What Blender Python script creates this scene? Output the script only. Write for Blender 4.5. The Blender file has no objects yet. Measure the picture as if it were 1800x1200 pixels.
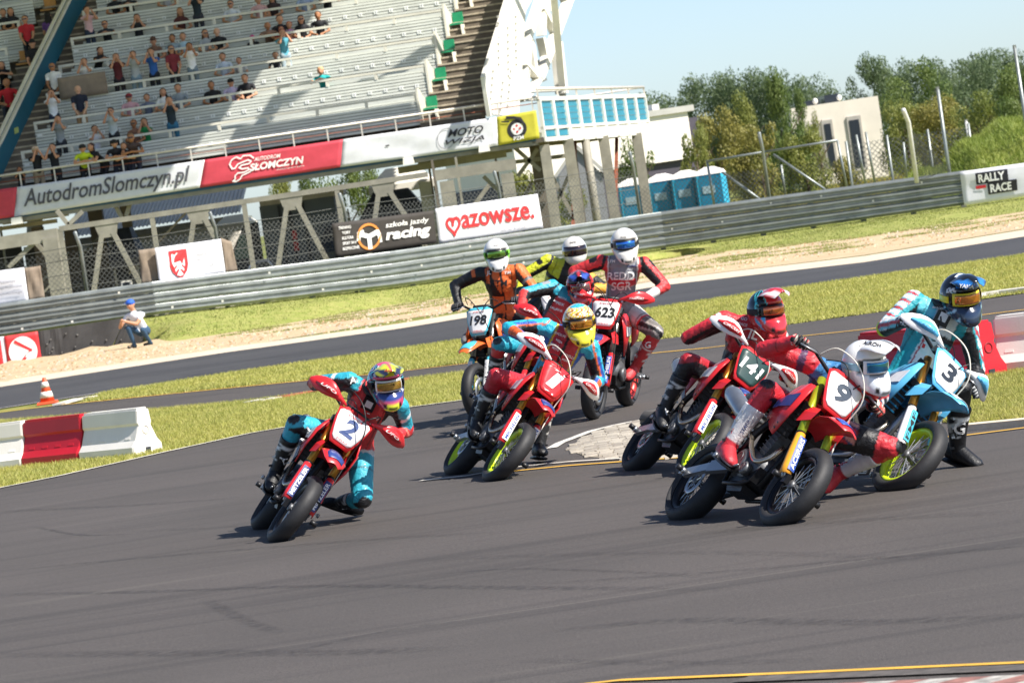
import bpy, math, random
import numpy as np
from mathutils import Matrix, Vector
from mathutils.bvhtree import BVHTree

random.seed(7); RNG = np.random.default_rng(7)
SC = bpy.context.scene
COL = SC.collection
# ------------------------------------------------------------------ camera
FPX, CAM_H, HORIZ = 7000.0, 2.25, 472.0
ROLL = math.atan(0.1477); CR, SR = math.cos(ROLL), math.sin(ROLL)
PITCH = math.atan((SR*900+CR*600-HORIZ)/FPX)
cd = bpy.data.cameras.new('camera'); cam = bpy.data.objects.new('camera', cd); COL.objects.link(cam)
SC.camera = cam
cd.sensor_width = 36; cd.lens = FPX/1800*36; cd.clip_start = 0.5; cd.clip_end = 6000
CAMROT = Matrix.Rotation(math.pi/2-PITCH, 3, 'X') @ Matrix.Rotation(-ROLL, 3, 'Z')
cam.matrix_world = Matrix.Translation((0, 0, CAM_H)) @ CAMROT.to_4x4()
cd.dof.use_dof = True; cd.dof.focus_distance = 29.5; cd.dof.aperture_fstop = 9.0
# ------------------------------------------------------------------ light
SUNV = Vector((0.80, -0.48, 0.98)).normalized()           # from the ground towards the sun
w = bpy.data.worlds.new('World'); SC.world = w; w.use_nodes = True
nt = w.node_tree; bg = nt.nodes['Background']
sky = nt.nodes.new('ShaderNodeTexSky'); sky.sky_type = 'NISHITA'; sky.sun_disc = False
sky.sun_elevation = math.asin(SUNV.z); sky.sun_rotation = math.atan2(SUNV.x, SUNV.y)
sky.air_density = .6; sky.dust_density = .6; sky.ozone_density = 1.5; sky.altitude = 0
nt.links.new(sky.outputs[0], bg.inputs[0]); bg.inputs[1].default_value = 0.100
sl = bpy.data.lights.new('sun', 'SUN'); sl.energy = 4.8; sl.angle = math.radians(0.5); sl.color = (1, .945, .87)
so = bpy.data.objects.new('sun', sl); COL.objects.link(so)
so.rotation_euler = SUNV.to_track_quat('Z', 'Y').to_euler(); so.location = (20, 0, 40)
vs = SC.view_settings; vs.view_transform = 'Standard'; vs.look = 'None'; vs.exposure = 0.80; vs.gamma = 1; vs.use_curve_mapping = False
SC.cycles.use_denoising = True; SC.cycles.max_bounces = 6; SC.cycles.transparent_max_bounces = 12
try: SC.cycles.denoiser = 'OPENIMAGEDENOISE'
except Exception: pass

# ------------------------------------------------------------------ picture point -> world point
def ray(px, py):
    d = CAMROT @ Vector((px-900, 600-py, -FPX)); return d/d.y
def at(px, py, D):
    r = ray(px, py); return Vector((r.x*D, D, CAM_H+r.z*D))
def G(px, py, z=0.0):
    r = ray(px, py); D = (z-CAM_H)/r.z; return Vector((r.x*D, D, z))
def on_plane(px, py, p0, n):
    r = ray(px, py); o = Vector((0, 0, CAM_H)); t = (Vector(p0)-o).dot(n)/r.dot(n); return o+r*t
def proj(p):
    q = CAMROT.transposed() @ (Vector(p)-Vector((0, 0, CAM_H))); return (900+FPX*q.x/-q.z, 600-FPX*q.y/-q.z)

# ------------------------------------------------------------------ materials
def lin(c):
    if isinstance(c, str):
        c = [int(c[i:i+2], 16)/255 for i in (0, 2, 4)]
        c = [x/12.92 if x <= .04045 else ((x+.055)/1.055)**2.4 for x in c]
    return tuple(c[:3])
MATS = {}
def M(name, rgb=None, rough=.5, metal=0., var=.12, scale=6., bump=0., bscale=60., coat=0., spec=.5):
    if name in MATS: return MATS[name]
    m = bpy.data.materials.new(name); m.use_nodes = True; t = m.node_tree; b = t.nodes['Principled BSDF']
    c = lin(rgb or 'cccccc')
    tc = t.nodes.new('ShaderNodeTexCoord'); nz = t.nodes.new('ShaderNodeTexNoise'); nz.inputs['Scale'].default_value = scale
    nz.inputs['Detail'].default_value = 6; nz.inputs['Roughness'].default_value = .62
    t.links.new(tc.outputs['Object'], nz.inputs['Vector'])
    mx = t.nodes.new('ShaderNodeMix'); mx.data_type = 'RGBA'
    mx.inputs[6].default_value = (*[x*(1-var) for x in c], 1); mx.inputs[7].default_value = (*[min(1, x*(1+var)) for x in c], 1)
    mr = t.nodes.new('ShaderNodeMapRange'); mr.inputs[1].default_value = .3; mr.inputs[2].default_value = .7
    t.links.new(nz.outputs[0], mr.inputs[0]); t.links.new(mr.outputs[0], mx.inputs[0]); t.links.new(mx.outputs[2], b.inputs['Base Color'])
    b.inputs['Roughness'].default_value = rough; b.inputs['Metallic'].default_value = metal
    b.inputs['Coat Weight'].default_value = coat; b.inputs['Specular IOR Level'].default_value = spec
    if bump:
        n2 = t.nodes.new('ShaderNodeTexNoise'); n2.inputs['Scale'].default_value = bscale; n2.inputs['Detail'].default_value = 4
        t.links.new(tc.outputs['Object'], n2.inputs['Vector'])
        bp = t.nodes.new('ShaderNodeBump'); bp.inputs['Strength'].default_value = bump; bp.inputs['Distance'].default_value = .01
        t.links.new(n2.outputs[0], bp.inputs['Height']); t.links.new(bp.outputs[0], b.inputs['Normal'])
    MATS[name] = m; return m
def MA(name, rough=.45, bump=.35, bscale=22., coat=0., var=.12, vscale=9.):
    """material whose colour pattern is stored on the mesh (attribute Col)"""
    if name in MATS: return MATS[name]
    m = bpy.data.materials.new(name); m.use_nodes = True; t = m.node_tree; b = t.nodes['Principled BSDF']
    at_ = t.nodes.new('ShaderNodeAttribute'); at_.attribute_name = 'Col'
    tc = t.nodes.new('ShaderNodeTexCoord'); nz = t.nodes.new('ShaderNodeTexNoise'); nz.inputs['Scale'].default_value = vscale; nz.inputs['Detail'].default_value = 6
    t.links.new(tc.outputs['Object'], nz.inputs['Vector'])
    mr = t.nodes.new('ShaderNodeMapRange'); mr.inputs[1].default_value = .3; mr.inputs[2].default_value = .7; mr.inputs[3].default_value = 1-var; mr.inputs[4].default_value = 1+var
    t.links.new(nz.outputs[0], mr.inputs[0])
    mx = t.nodes.new('ShaderNodeMix'); mx.data_type = 'RGBA'; mx.blend_type = 'MULTIPLY'; mx.inputs[0].default_value = 1
    t.links.new(at_.outputs['Color'], mx.inputs[6]); t.links.new(mr.outputs[0], mx.inputs[7]); t.links.new(mx.outputs[2], b.inputs['Base Color'])
    b.inputs['Roughness'].default_value = rough; b.inputs['Coat Weight'].default_value = coat
    if bump:
        n2 = t.nodes.new('ShaderNodeTexNoise'); n2.inputs['Scale'].default_value = bscale; n2.inputs['Detail'].default_value = 5; n2.inputs['Distortion'].default_value = 1.2
        t.links.new(tc.outputs['Object'], n2.inputs['Vector'])
        bp = t.nodes.new('ShaderNodeBump'); bp.inputs['Strength'].default_value = bump; bp.inputs['Distance'].default_value = .02
        t.links.new(n2.outputs[0], bp.inputs['Height']); t.links.new(bp.outputs[0], b.inputs['Normal'])
    MATS[name] = m; return m

# ------------------------------------------------------------------ object helpers
def thing(name, label, cat, loc=(0, 0, 0), group=None, mat=None):
    o = bpy.data.objects.new(name, None); COL.objects.link(o); o.empty_display_size = .2
    if mat is not None: o.matrix_world = mat
    else: o.location = loc
    return tag(o, label, cat, group)
def tag(o, label, cat=None, group=None, kind=None):
    if label: o['label'] = label
    if cat: o['category'] = cat
    if group: o['group'] = group
    if kind: o['kind'] = kind
    return o
def V(*a): return np.array(a, float)
class MB:
    def __init__(s): s.v = []; s.f = []; s.m = []; s.n = 0; s.cur = 0; s.mats = []; s.T = None; s.sm = []; s.smooth = False
    def mat(s, m):
        if m not in s.mats: s.mats.append(m)
        s.cur = s.mats.index(m); return s
    def add(s, vs, fs, smooth=None):
        vs = np.asarray(vs, float).reshape(-1, 3)
        if s.T is not None:
            A = np.array(s.T); vs = vs @ A[:3, :3].T + A[:3, 3]
        s.v.append(vs)
        sm = s.smooth if smooth is None else smooth
        for f in fs: s.f.append([i+s.n for i in f]); s.m.append(s.cur); s.sm.append(sm)
        s.n += len(vs); return s
    def box(s, c, d, R=None, taper=1.):
        x, y, z = [q/2 for q in d]; t = taper
        v = V([-x, -y, -z], [x, -y, -z], [x, y, -z], [-x, y, -z], [-x*t, -y*t, z], [x*t, -y*t, z], [x*t, y*t, z], [-x*t, y*t, z])
        if R is not None: v = v @ np.array(R).T
        return s.add(v+V(*c), [(3, 2, 1, 0), (4, 5, 6, 7), (0, 1, 5, 4), (1, 2, 6, 5), (2, 3, 7, 6), (3, 0, 4, 7)], False)
    def bar(s, a, b, w, h=None, up=(0, 0, 1)):
        """rectangular bar from a to b"""
        h = h or w; a = V(*a); b = V(*b); d = b-a; L = np.linalg.norm(d); d = d/L; up = V(*up)
        if abs(d @ up) > .95: up = V(1, 0, 0)
        sx = np.cross(d, up); sx /= np.linalg.norm(sx); uz = np.cross(sx, d)
        return s.box((a+b)/2, (w, L, h), np.array([sx, d, uz]).T)
    def tube(s, pts, r, n=8, cap=True, ry=None):
        pts = [V(*p) for p in pts]; k = len(pts); rs = [r]*k if np.isscalar(r) else list(r)
        vs = []; prev = None
        for i, p in enumerate(pts):
            d = pts[min(i+1, k-1)]-pts[max(i-1, 0)]; d = d/(np.linalg.norm(d)+1e-9)
            if prev is None:
                up = V(0, 0, 1) if abs(d[2]) < .9 else V(0, 1, 0); a = np.cross(up, d)
            else: a = prev-d*(prev @ d)
            a /= np.linalg.norm(a); b = np.cross(d, a); prev = a
            q = 1 if ry is None else ry
            for j in range(n):
                t = 2*math.pi*j/n; vs.append(p+rs[i]*(math.cos(t)*a+q*math.sin(t)*b))
        fs = [(i*n+j, i*n+(j+1) % n, (i+1)*n+(j+1) % n, (i+1)*n+j) for i in range(k-1) for j in range(n)]
        if cap: fs += [tuple(range(n))[::-1], tuple((k-1)*n+j for j in range(n))]
        return s.add(vs, fs, n > 4)
    def lathe(s, prof, n=24, c=(0, 0, 0), axis='y', close=False, smooth=True):
        """prof: (radius, along) list round axis"""
        vs = []
        for i in range(n):
            t = 2*math.pi*i/n; ct, st = math.cos(t), math.sin(t)
            for r, h in prof:
                vs.append({'y': (r*ct, h, r*st), 'z': (r*ct, r*st, h), 'x': (h, r*ct, r*st)}[axis])
        k = len(prof); kk = k if close else k-1
        fs = [(i*k+j, i*k+(j+1) % k, ((i+1) % n)*k+(j+1) % k, ((i+1) % n)*k+j) for i in range(n) for j in range(kk)]
        return s.add(np.array(vs)+V(*c), fs, smooth)
    def ell(s, c, r, R=None, n=10, k=7):
        vs = []; fs = []
        for i in range(k+1):
            p = math.pi*i/k
            for j in range(n):
                t = 2*math.pi*j/n; vs.append((math.sin(p)*math.cos(t), math.sin(p)*math.sin(t), math.cos(p)))
        vs = np.array(vs)*V(*r)
        if R is not None: vs = vs @ np.array(R).T
        for i in range(k):
            for j in range(n):
                a, b, c2, d = i*n+j, i*n+(j+1) % n, (i+1)*n+(j+1) % n, (i+1)*n+j
                fs.append((d, c2, b, a))
        return s.add(vs+V(*c), fs, True)
    def prism(s, pts, y0, y1, plane='xz'):
        """outline extruded along the third axis"""
        k = len(pts)
        def q(a, b, c): return {'xz': (a, c, b), 'yz': (c, a, b), 'xy': (a, b, c)}[plane]
        vs = [q(a, b, y0) for a, b in pts]+[q(a, b, y1) for a, b in pts]
        fs = [tuple(range(k)), tuple(range(2*k-1, k-1, -1))]+[(i, i+k, (i+1) % k+k, (i+1) % k) for i in range(k)]
        return s.add(vs, fs, False)
    def loft(s, secs, close=True, cap=True, smooth=True):
        k = len(secs[0]); vs = np.concatenate([np.asarray(q, float) for q in secs]); kk = k if close else k-1
        fs = [(i*k+j, i*k+(j+1) % k, (i+1)*k+(j+1) % k, (i+1)*k+j) for i in range(len(secs)-1) for j in range(kk)]
        if cap and close: fs += [tuple(range(k))[::-1], tuple((len(secs)-1)*k+j for j in range(k))]
        return s.add(vs, fs, smooth)
    def mesh(s, name):
        me = bpy.data.meshes.new(name)
        me.from_pydata(np.concatenate(s.v).tolist() if s.v else [], [], s.f)
        for m in s.mats: me.materials.append(m)
        me.polygons.foreach_set('material_index', s.m); me.polygons.foreach_set('use_smooth', s.sm)
        me.update(); return me
    def build(s, name, parent=None, m=None, label=None):
        if m is not None and not s.mats: s.mats = [m]
        me = s.mesh(name); fixn(me)
        o = bpy.data.objects.new(name, me); COL.objects.link(o)
        if parent is not None: o.parent = parent
        if label: o['label'] = label
        return o
import bmesh
def fixn(me):
    b = bmesh.new(); b.from_mesh(me); bmesh.ops.recalc_face_normals(b, faces=b.faces); b.to_mesh(me); b.free()
def link(name, me, parent=None):
    o = bpy.data.objects.new(name, me); COL.objects.link(o)
    if parent is not None: o.parent = parent
    return o
def bigmesh(name, verts, faces, mat, smooth=False):
    """numpy verts (n,3), faces (m,k) of equal k"""
    me = bpy.data.meshes.new(name); verts = np.asarray(verts, np.float32); faces = np.asarray(faces, np.int32); m, k = faces.shape
    me.vertices.add(len(verts)); me.vertices.foreach_set('co', verts.ravel())
    me.loops.add(m*k); me.loops.foreach_set('vertex_index', faces.ravel())
    me.polygons.add(m); me.polygons.foreach_set('loop_start', np.arange(0, m*k, k, dtype=np.int32)); me.polygons.foreach_set('loop_total', np.full(m, k, np.int32))
    me.update(); me.materials.append(mat); me.validate()
    if smooth: me.polygons.foreach_set('use_smooth', [True]*m)
    return me
def solidify(pts_grid, th, nrm):
    """open grid (rows x cols x 3) -> closed slab verts, faces"""
    g = np.asarray(pts_grid, float); r, c, _ = g.shape; n = V(*nrm)*th
    a = g.reshape(-1, 3); b = a+n; vs = np.concatenate([a, b]); N = r*c; fs = []
    for i in range(r-1):
        for j in range(c-1):
            q = (i*c+j, i*c+j+1, (i+1)*c+j+1, (i+1)*c+j); fs += [q, tuple(x+N for x in q[::-1])]
    ring = [j for j in range(c)]+[i*c+c-1 for i in range(1, r)]+[(r-1)*c+j for j in range(c-2, -1, -1)]+[i*c for i in range(r-2, 0, -1)]
    for i in range(len(ring)):
        p, q = ring[i], ring[(i+1) % len(ring)]; fs.append((p, p+N, q+N, q))
    return vs, fs
# ------------------------------------------------------------------ lettering
_TC = {}
def text_geo(s, shear=0., bold=0., sx=1.):
    """lettering as flat mesh, cap height about 1, centred: verts (n,2), faces"""
    key = (s, shear, bold, sx)
    if key in _TC: return _TC[key]
    c = bpy.data.curves.new('t', 'FONT'); c.body = s; c.align_x = 'CENTER'; c.align_y = 'CENTER'; c.size = 1.37; c.shear = shear; c.offset = bold; c.resolution_u = 3
    o = bpy.data.objects.new('t', c); COL.objects.link(o)
    dg = bpy.context.evaluated_depsgraph_get(); me = bpy.data.meshes.new_from_object(o.evaluated_get(dg))
    v = np.array([(q.co.x*sx, q.co.y) for q in me.vertices]); f = [list(p.vertices) for p in me.polygons]
    bpy.data.objects.remove(o); bpy.data.curves.remove(c); bpy.data.meshes.remove(me)
    if len(v): v = v-(v.max(0)+v.min(0))/2
    _TC[key] = (v, f); return v, f
def lettering(s, o, right, up, h, mat, parent=None, name='lettering', shear=0., bold=0.012, sx=1., width=None, surf=None, off=.004, raw=False):
    """flat lettering on a plane at o, or wrapped on a surface function surf(p)->p"""
    v, f = text_geo(s, shear, bold, sx)
    if not len(v): return None
    k = h
    if width:
        kx = width/(v[:, 0].max()-v[:, 0].min())
    else: kx = h
    hh = v[:, 1].max()-v[:, 1].min(); k = h/hh if width else h/hh
    if not width: kx = k
    o = V(*o); right = V(*right); up = V(*up); n = np.cross(right, up)
    P = o+v[:, :1]*kx*right+v[:, 1:]*k*up+n*off
    if surf is not None: P = np.array([surf(p) for p in P])
    if raw: return P, f
    mb = MB().mat(mat); mb.add(P, f, False); return link(name, mb.mesh(name), parent)
# ================================================================== GROUND
def noise_mat(name, cols, scales, rough=.9, bump=.3, bscale=40, mapping=(1, 1, 1), spec=.3, detail=8):
    """procedural ground material: blends the colours by noises of several scales"""
    m = bpy.data.materials.new(name); m.use_nodes = True; t = m.node_tree; b = t.nodes['Principled BSDF']
    tc = t.nodes.new('ShaderNodeTexCoord'); mp = t.nodes.new('ShaderNodeMapping'); mp.inputs['Scale'].default_value = mapping
    t.links.new(tc.outputs['Object'], mp.inputs[0]); prev = None
    for i, sc_ in enumerate(scales):
        nz = t.nodes.new('ShaderNodeTexNoise'); nz.inputs['Scale'].default_value = sc_; nz.inputs['Detail'].default_value = detail; nz.inputs['Roughness'].default_value = .65
        t.links.new(mp.outputs[0], nz.inputs['Vector'])
        mr = t.nodes.new('ShaderNodeMapRange'); mr.inputs[1].default_value = .38; mr.inputs[2].default_value = .62; t.links.new(nz.outputs[0], mr.inputs[0])
        mx = t.nodes.new('ShaderNodeMix'); mx.data_type = 'RGBA'
        if prev is None: mx.inputs[6].default_value = (*lin(cols[0]), 1)
        else: t.links.new(prev, mx.inputs[6])
        if i: 
            ma = t.nodes.new('ShaderNodeMath'); ma.operation = 'MULTIPLY'; ma.inputs[1].default_value = .6; t.links.new(mr.outputs[0], ma.inputs[0]); t.links.new(ma.outputs[0], mx.inputs[0])
        else: t.links.new(mr.outputs[0], mx.inputs[0])
        mx.inputs[7].default_value = (*lin(cols[i+1]), 1); prev = mx.outputs[2]
    t.links.new(prev, b.inputs['Base Color']); b.inputs['Roughness'].default_value = rough; b.inputs['Specular IOR Level'].default_value = spec
    n2 = t.nodes.new('ShaderNodeTexNoise'); n2.inputs['Scale'].default_value = bscale; n2.inputs['Detail'].default_value = 6; t.links.new(tc.outputs['Object'], n2.inputs['Vector'])
    bp = t.nodes.new('ShaderNodeBump'); bp.inputs['Strength'].default_value = bump; bp.inputs['Distance'].default_value = .02
    t.links.new(n2.outputs[0], bp.inputs['Height']); t.links.new(bp.outputs[0], b.inputs['Normal'])
    MATS[name] = m; return m
def asphalt_mat(name, base, dark, light, ang=-8, streak=1.0):
    m = bpy.data.materials.new(name); m.use_nodes = True; t = m.node_tree; b = t.nodes['Principled BSDF']; N = t.nodes.new; L = t.links.new
    tc = N('ShaderNodeTexCoord')
    def noise(scale, mapping=None, det=6, dist=0., rot=0.):
        n = N('ShaderNodeTexNoise'); n.inputs['Scale'].default_value = scale; n.inputs['Detail'].default_value = det; n.inputs['Distortion'].default_value = dist
        mp = N('ShaderNodeMapping'); mp.inputs['Scale'].default_value = mapping or (1, 1, 1); mp.inputs['Rotation'].default_value = (0, 0, math.radians(rot))
        L(tc.outputs['Object'], mp.inputs[0]); L(mp.outputs[0], n.inputs['Vector']); return n.outputs[0]
    def ramp(x, a, c, lo=0., hi=1.):
        r = N('ShaderNodeMapRange'); r.inputs[1].default_value = a; r.inputs[2].default_value = c; r.inputs[3].default_value = lo; r.inputs[4].default_value = hi; L(x, r.inputs[0]); return r.outputs[0]
    def mix(f, a, c):
        x = N('ShaderNodeMix'); x.data_type = 'RGBA'; L(f, x.inputs[0])
        for i, q in ((6, a), (7, c)):
            if isinstance(q, (tuple, str)): x.inputs[i].default_value = (*lin(q), 1)
            else: L(q, x.inputs[i])
        return x.outputs[2]
    grain = noise(95, det=3); patch = noise(.35, det=5); c = mix(ramp(patch, .35, .65), base, light)
    c = mix(ramp(grain, .36, .64, 0, .62), c, dark); c = mix(ramp(noise(38, det=4), .40, .62, 0, .30), c, dark)
    speck = noise(210, det=1); c = mix(ramp(speck, .62, .70, 0, .60), c, '8c857c')
    # tyre marks: long thin rubbery streaks curving with the corner
    for rot, sc_, mpv, a, z, amt in ((ang, 1., (.05, 1.9, 1), .55, .68, .55*streak), (ang+5, 1., (.07, 3.3, 1), .58, .66, .4*streak), (ang-7, 1., (.045, 5.5, 1), .60, .67, .3*streak)):
        c = mix(ramp(noise(sc_, mpv, 3, .25, rot), a, z, 0, amt), c, dark)
    for rot, mpv, amt in ((ang+3, (.08, 7, 1), .35), (ang-14, (.3, 4, 1), .25)):
        c = mix(ramp(noise(1., mpv, 4, .2, rot), .66, .74, 0, amt*streak), c, '7d786e')
    L(c, b.inputs['Base Color']); b.inputs['Roughness'].default_value = .78; b.inputs['Specular IOR Level'].default_value = .35
    bp = N('ShaderNodeBump'); bp.inputs['Strength'].default_value = .35; bp.inputs['Distance'].default_value = .006; L(noise(130, det=3), bp.inputs['Height']); L(bp.outputs[0], b.inputs['Normal'])
    MATS[name] = m; return m
ASPH = asphalt_mat('asphalt', '56514d', '2d2b2a', '605a56', streak=.5)
ASPH2 = asphalt_mat('asphalt_far', '454548', '2c2d2f', '525254', ang=6, streak=.8)
GRASSG = noise_mat('turf', ['9c9d52', '868e40', 'b5aa6e'], [1.2, 5], bump=.6, bscale=25)
DRY = noise_mat('meadow', ['6f7838', '8d8846', '57692c'], [.15, .9], bump=.6, bscale=6)
BANKG = noise_mat('bank_turf', ['8f954c', '7d8a3c', 'aaa466'], [1.4, 4], bump=.8, bscale=14)
DIRT = noise_mat('gravel_dirt', ['bfaa87', 'a89070', 'd0bd9b'], [1.1, 9], bump=1., bscale=16)
CONC = noise_mat('pale_concrete', ['cdbfa8', 'bfae96', 'ddd0bb'], [.8, 7], bump=.3, bscale=30)
PAINT_W = M('white_road_paint', 'cfcabf', .7, var=.25, scale=3)
PAINT_Y = M('yellow_road_paint', 'd9a93a', .7, var=.22, scale=3)
def sheet(name, pts, z, mat, kind='structure'):
    """flat polygon through ground points (x,y)"""
    bm = bmesh.new(); vs = [bm.verts.new((p[0], p[1], z)) for p in pts]; f = bm.faces.new(vs)
    if f.normal.z < 0 or True: bmesh.ops.recalc_face_normals(bm, faces=[f])
    bm.normal_update()
    if f.normal.z < 0: f.normal_flip()
    bmesh.ops.triangulate(bm, faces=[f]); me = bpy.data.meshes.new(name); bm.to_mesh(me); bm.free(); me.materials.append(mat)
    return tag(link(name, me), None, kind=kind)
def gp(*l): return [tuple(G(*p)[:2]) for p in l]
def ribbon(name, pts, w, z, mat, kind='structure', h=0.):
    """painted line / kerb strip along ground points, width w (metres, or list)"""
    P = [Vector((p[0], p[1])) for p in pts]; Q = []
    for i in range(len(P)-1):
        for k in range(6): Q.append(P[i].lerp(P[i+1], k/6))
    Q.append(P[-1]); mb = MB().mat(mat); vs = []; 
    for i, p in enumerate(Q):
        d = (Q[min(i+1, len(Q)-1)]-Q[max(i-1, 0)]).normalized(); n = Vector((-d.y, d.x))
        for sgn in (-.5, .5): vs.append((*(p+n*w*sgn), z))
    fs = [(2*i, 2*i+2, 2*i+3, 2*i+1) for i in range(len(Q)-1)]
    if h:
        N = len(vs); vs += [(x, y, z+h) for x, y, _ in vs]; fs = [tuple(q+N for q in f) for f in fs]+[(2*i, 2*i+2, 2*i+2+N, 2*i+N) for i in range(len(Q)-1)]+[(2*i+1, 2*i+3, 2*i+3+N, 2*i+1+N) for i in range(len(Q)-1)]
        fs += [(0, 1, 1+N, N), (N-2, N-1, 2*N-1, 2*N-2)]
    mb.add(vs, fs); o = mb.build(name)
    for p in o.data.polygons:
        pass
    return tag(o, None, kind=kind)
sheet('ground', [(-900, -60), (900, -60), (900, 2500), (-900, 2500)], -.012, DRY)
# the run-off strip between the far road and the bank
sheet('gravel_run_off', gp((-500, 760), (0, 671), (200, 640), (400, 612), (700, 562), (1170, 490), (1520, 448), (1800, 402), (2300, 320), (2300, 250), (1800, 350), (1133, 440), (700, 505), (0, 600), (-500, 670)), -.004, DIRT)
sheet('asphalt_far_road', gp((-500, 766), (0, 679), (202, 648), (400, 618), (700, 577), (1170, 500), (1520, 460), (1800, 415), (2300, 338), (2300, 390), (1800, 447), (1650, 470), (1400, 505), (1150, 542), (817, 597), (400, 656), (180, 690), (97, 703), (0, 718), (-500, 800)), 0, ASPH2)
sheet('concrete_shoulder', gp((-500, 758), (0, 670), (202, 640), (400, 611), (700, 569), (1170, 491), (1520, 450), (1800, 404), (2300, 328), (2300, 339), (1800, 416), (1520, 461), (1170, 501), (700, 578), (400, 619), (202, 649), (0, 680), (-500, 767)), .004, CONC)
mid_up = [(-500, 800), (0, 725), (100, 712), (140, 708), (400, 682), (700, 652), (817, 638), (1150, 597), (1375, 572), (1550, 548), (1725, 527), (1800, 516), (2300, 450)]
mid_lo = [(2300, 600), (1800, 655), (1640, 690), (1400, 720), (1200, 700), (1000, 660), (900, 655), (810, 658), (700, 672), (548, 694), (446, 707), (260, 724), (0, 752), (-500, 815)]
edge = [(-500, 985), (0, 858), (100, 838), (290, 795), (440, 762), (640, 727), (820, 703), (935, 690)]
right_in = [(1690, 748), (1800, 742), (2400, 690)]
# one sheet of asphalt: the near corner, with the middle road running into it
sheet('asphalt_track', gp(*mid_up, (2400, 690), (2600, 1500), (900, 4200), (-800, 4200), (-900, 1500), (-500, 1000), (-500, 815)), .0, ASPH)
isl = gp((-500, 814), (0, 752), (260, 724), (446, 707), (548, 694), (700, 672), (810, 658), (860, 655), (900, 668), (905, 686), (820, 703), (640, 727), (440, 762), (290, 795), (100, 838), (0, 858), (-500, 985))
sheet('grass_island_base', isl, .006, GRASSG)
wedge = gp((140, 707), (180, 692), (400, 658), (817, 598), (1150, 543), (1400, 506), (1650, 471), (1800, 448), (2300, 392), (2300, 449), (1800, 515), (1725, 526), (1550, 547), (1375, 571), (1150, 596), (817, 637), (700, 651), (400, 681))
sheet('grass_wedge_base', wedge, .006, GRASSG)
rgrass = gp((1600, 700), (1640, 680), (1800, 652), (2300, 600), (2400, 690), (1800, 742), (1698, 748), (1640, 740))
sheet('grass_verge_base', rgrass, .006, GRASSG)
ribbon('white_edge_line', gp(*edge[:-1], (905, 688)), .07, .010, PAINT_W)
ribbon('white_road_line', gp((-300, 765), (0, 718), (97, 703), (180, 690), (337, 665)), .10, .008, PAINT_W)
ribbon('yellow_road_line', gp((-300, 770), (0, 725), (100, 713), (140, 709), (400, 683), (700, 654), (817, 640), (930, 627)), .09, .012, PAINT_Y)
ribbon('yellow_road_line', gp((1120, 625), (1150, 621), (1245, 612), (1375, 595), (1545, 577), (1800, 545), (2200, 500)), .09, .008, PAINT_Y)
ribbon('yellow_corner_line', gp((900, 829), (1000, 819), (1110, 811), (1240, 802), (1400, 789), (1560, 777), (1690, 767), (1800, 753), (2200, 712)), .07, .008, PAINT_Y)
ribbon('white_corner_line', gp((740, 846), (820, 838), (900, 823), (1000, 813), (1110, 806)), .06, .012, PAINT_W)
ribbon('white_corner_line', gp((970, 788), (985, 779), (1040, 758), (1080, 748), (1130, 738), (1230, 722)), .10, .008, PAINT_W)
ribbon('white_kerb_line', gp((104, 713), (140, 703), (165, 700)), .22, .012, PAINT_W, h=.03)
ribbon('white_kerb_line', gp((1690, 530), (1725, 523), (1760, 518), (1800, 513), (2000, 490)), .28, .012, PAINT_W, h=.05)
RK = M('red_kerb_paint', 'b0563f', .8, var=.3, scale=3)
ribbon('red_kerb', gp((490, 702), (548, 692), (640, 681), (720, 669)), .35, .01, RK, h=.03)
ribbon('white_kerb', gp((440, 709), (465, 706), (488, 702)), .35, .01, PAINT_W, h=.03)
# foreground: yellow line, worn red and white kerb
ribbon('yellow_near_line', gp((1000, 1207), (1090, 1197), (1400, 1184), (1800, 1166), (2300, 1140)), .055, .008, PAINT_Y)
kerbm = [M('worn_red_kerb', '8d635a', .85, var=.45, scale=12), M('worn_white_kerb', 'a39f98', .85, var=.5, scale=12), M('worn_black_kerb', '55504c', .9, var=.4, scale=10)]
kk = [G(1400, 1198), G(1800, 1180), G(2300, 1156)]
for i in range(16):
    a = kk[0].lerp(kk[2], i/16); b = kk[0].lerp(kk[2], (i+1)/16)
    d = (b-a).normalized(); n = Vector((-d.y, d.x, 0)); n = -n if n.y > 0 else n
    a = a+n*.13; b = b+n*.13; pts = [a, b, b+n*.9+d*-.3, a+n*.9+d*-.3]
    sheet('kerb_block', [tuple(p[:2]) for p in pts], .009, kerbm[i % 2])
ribbon('kerb_edge_strip', [tuple(p[:2]) for p in (G(1300, 1196), G(1800, 1175), G(2300, 1150))], .15, .0085, kerbm[2])
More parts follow.
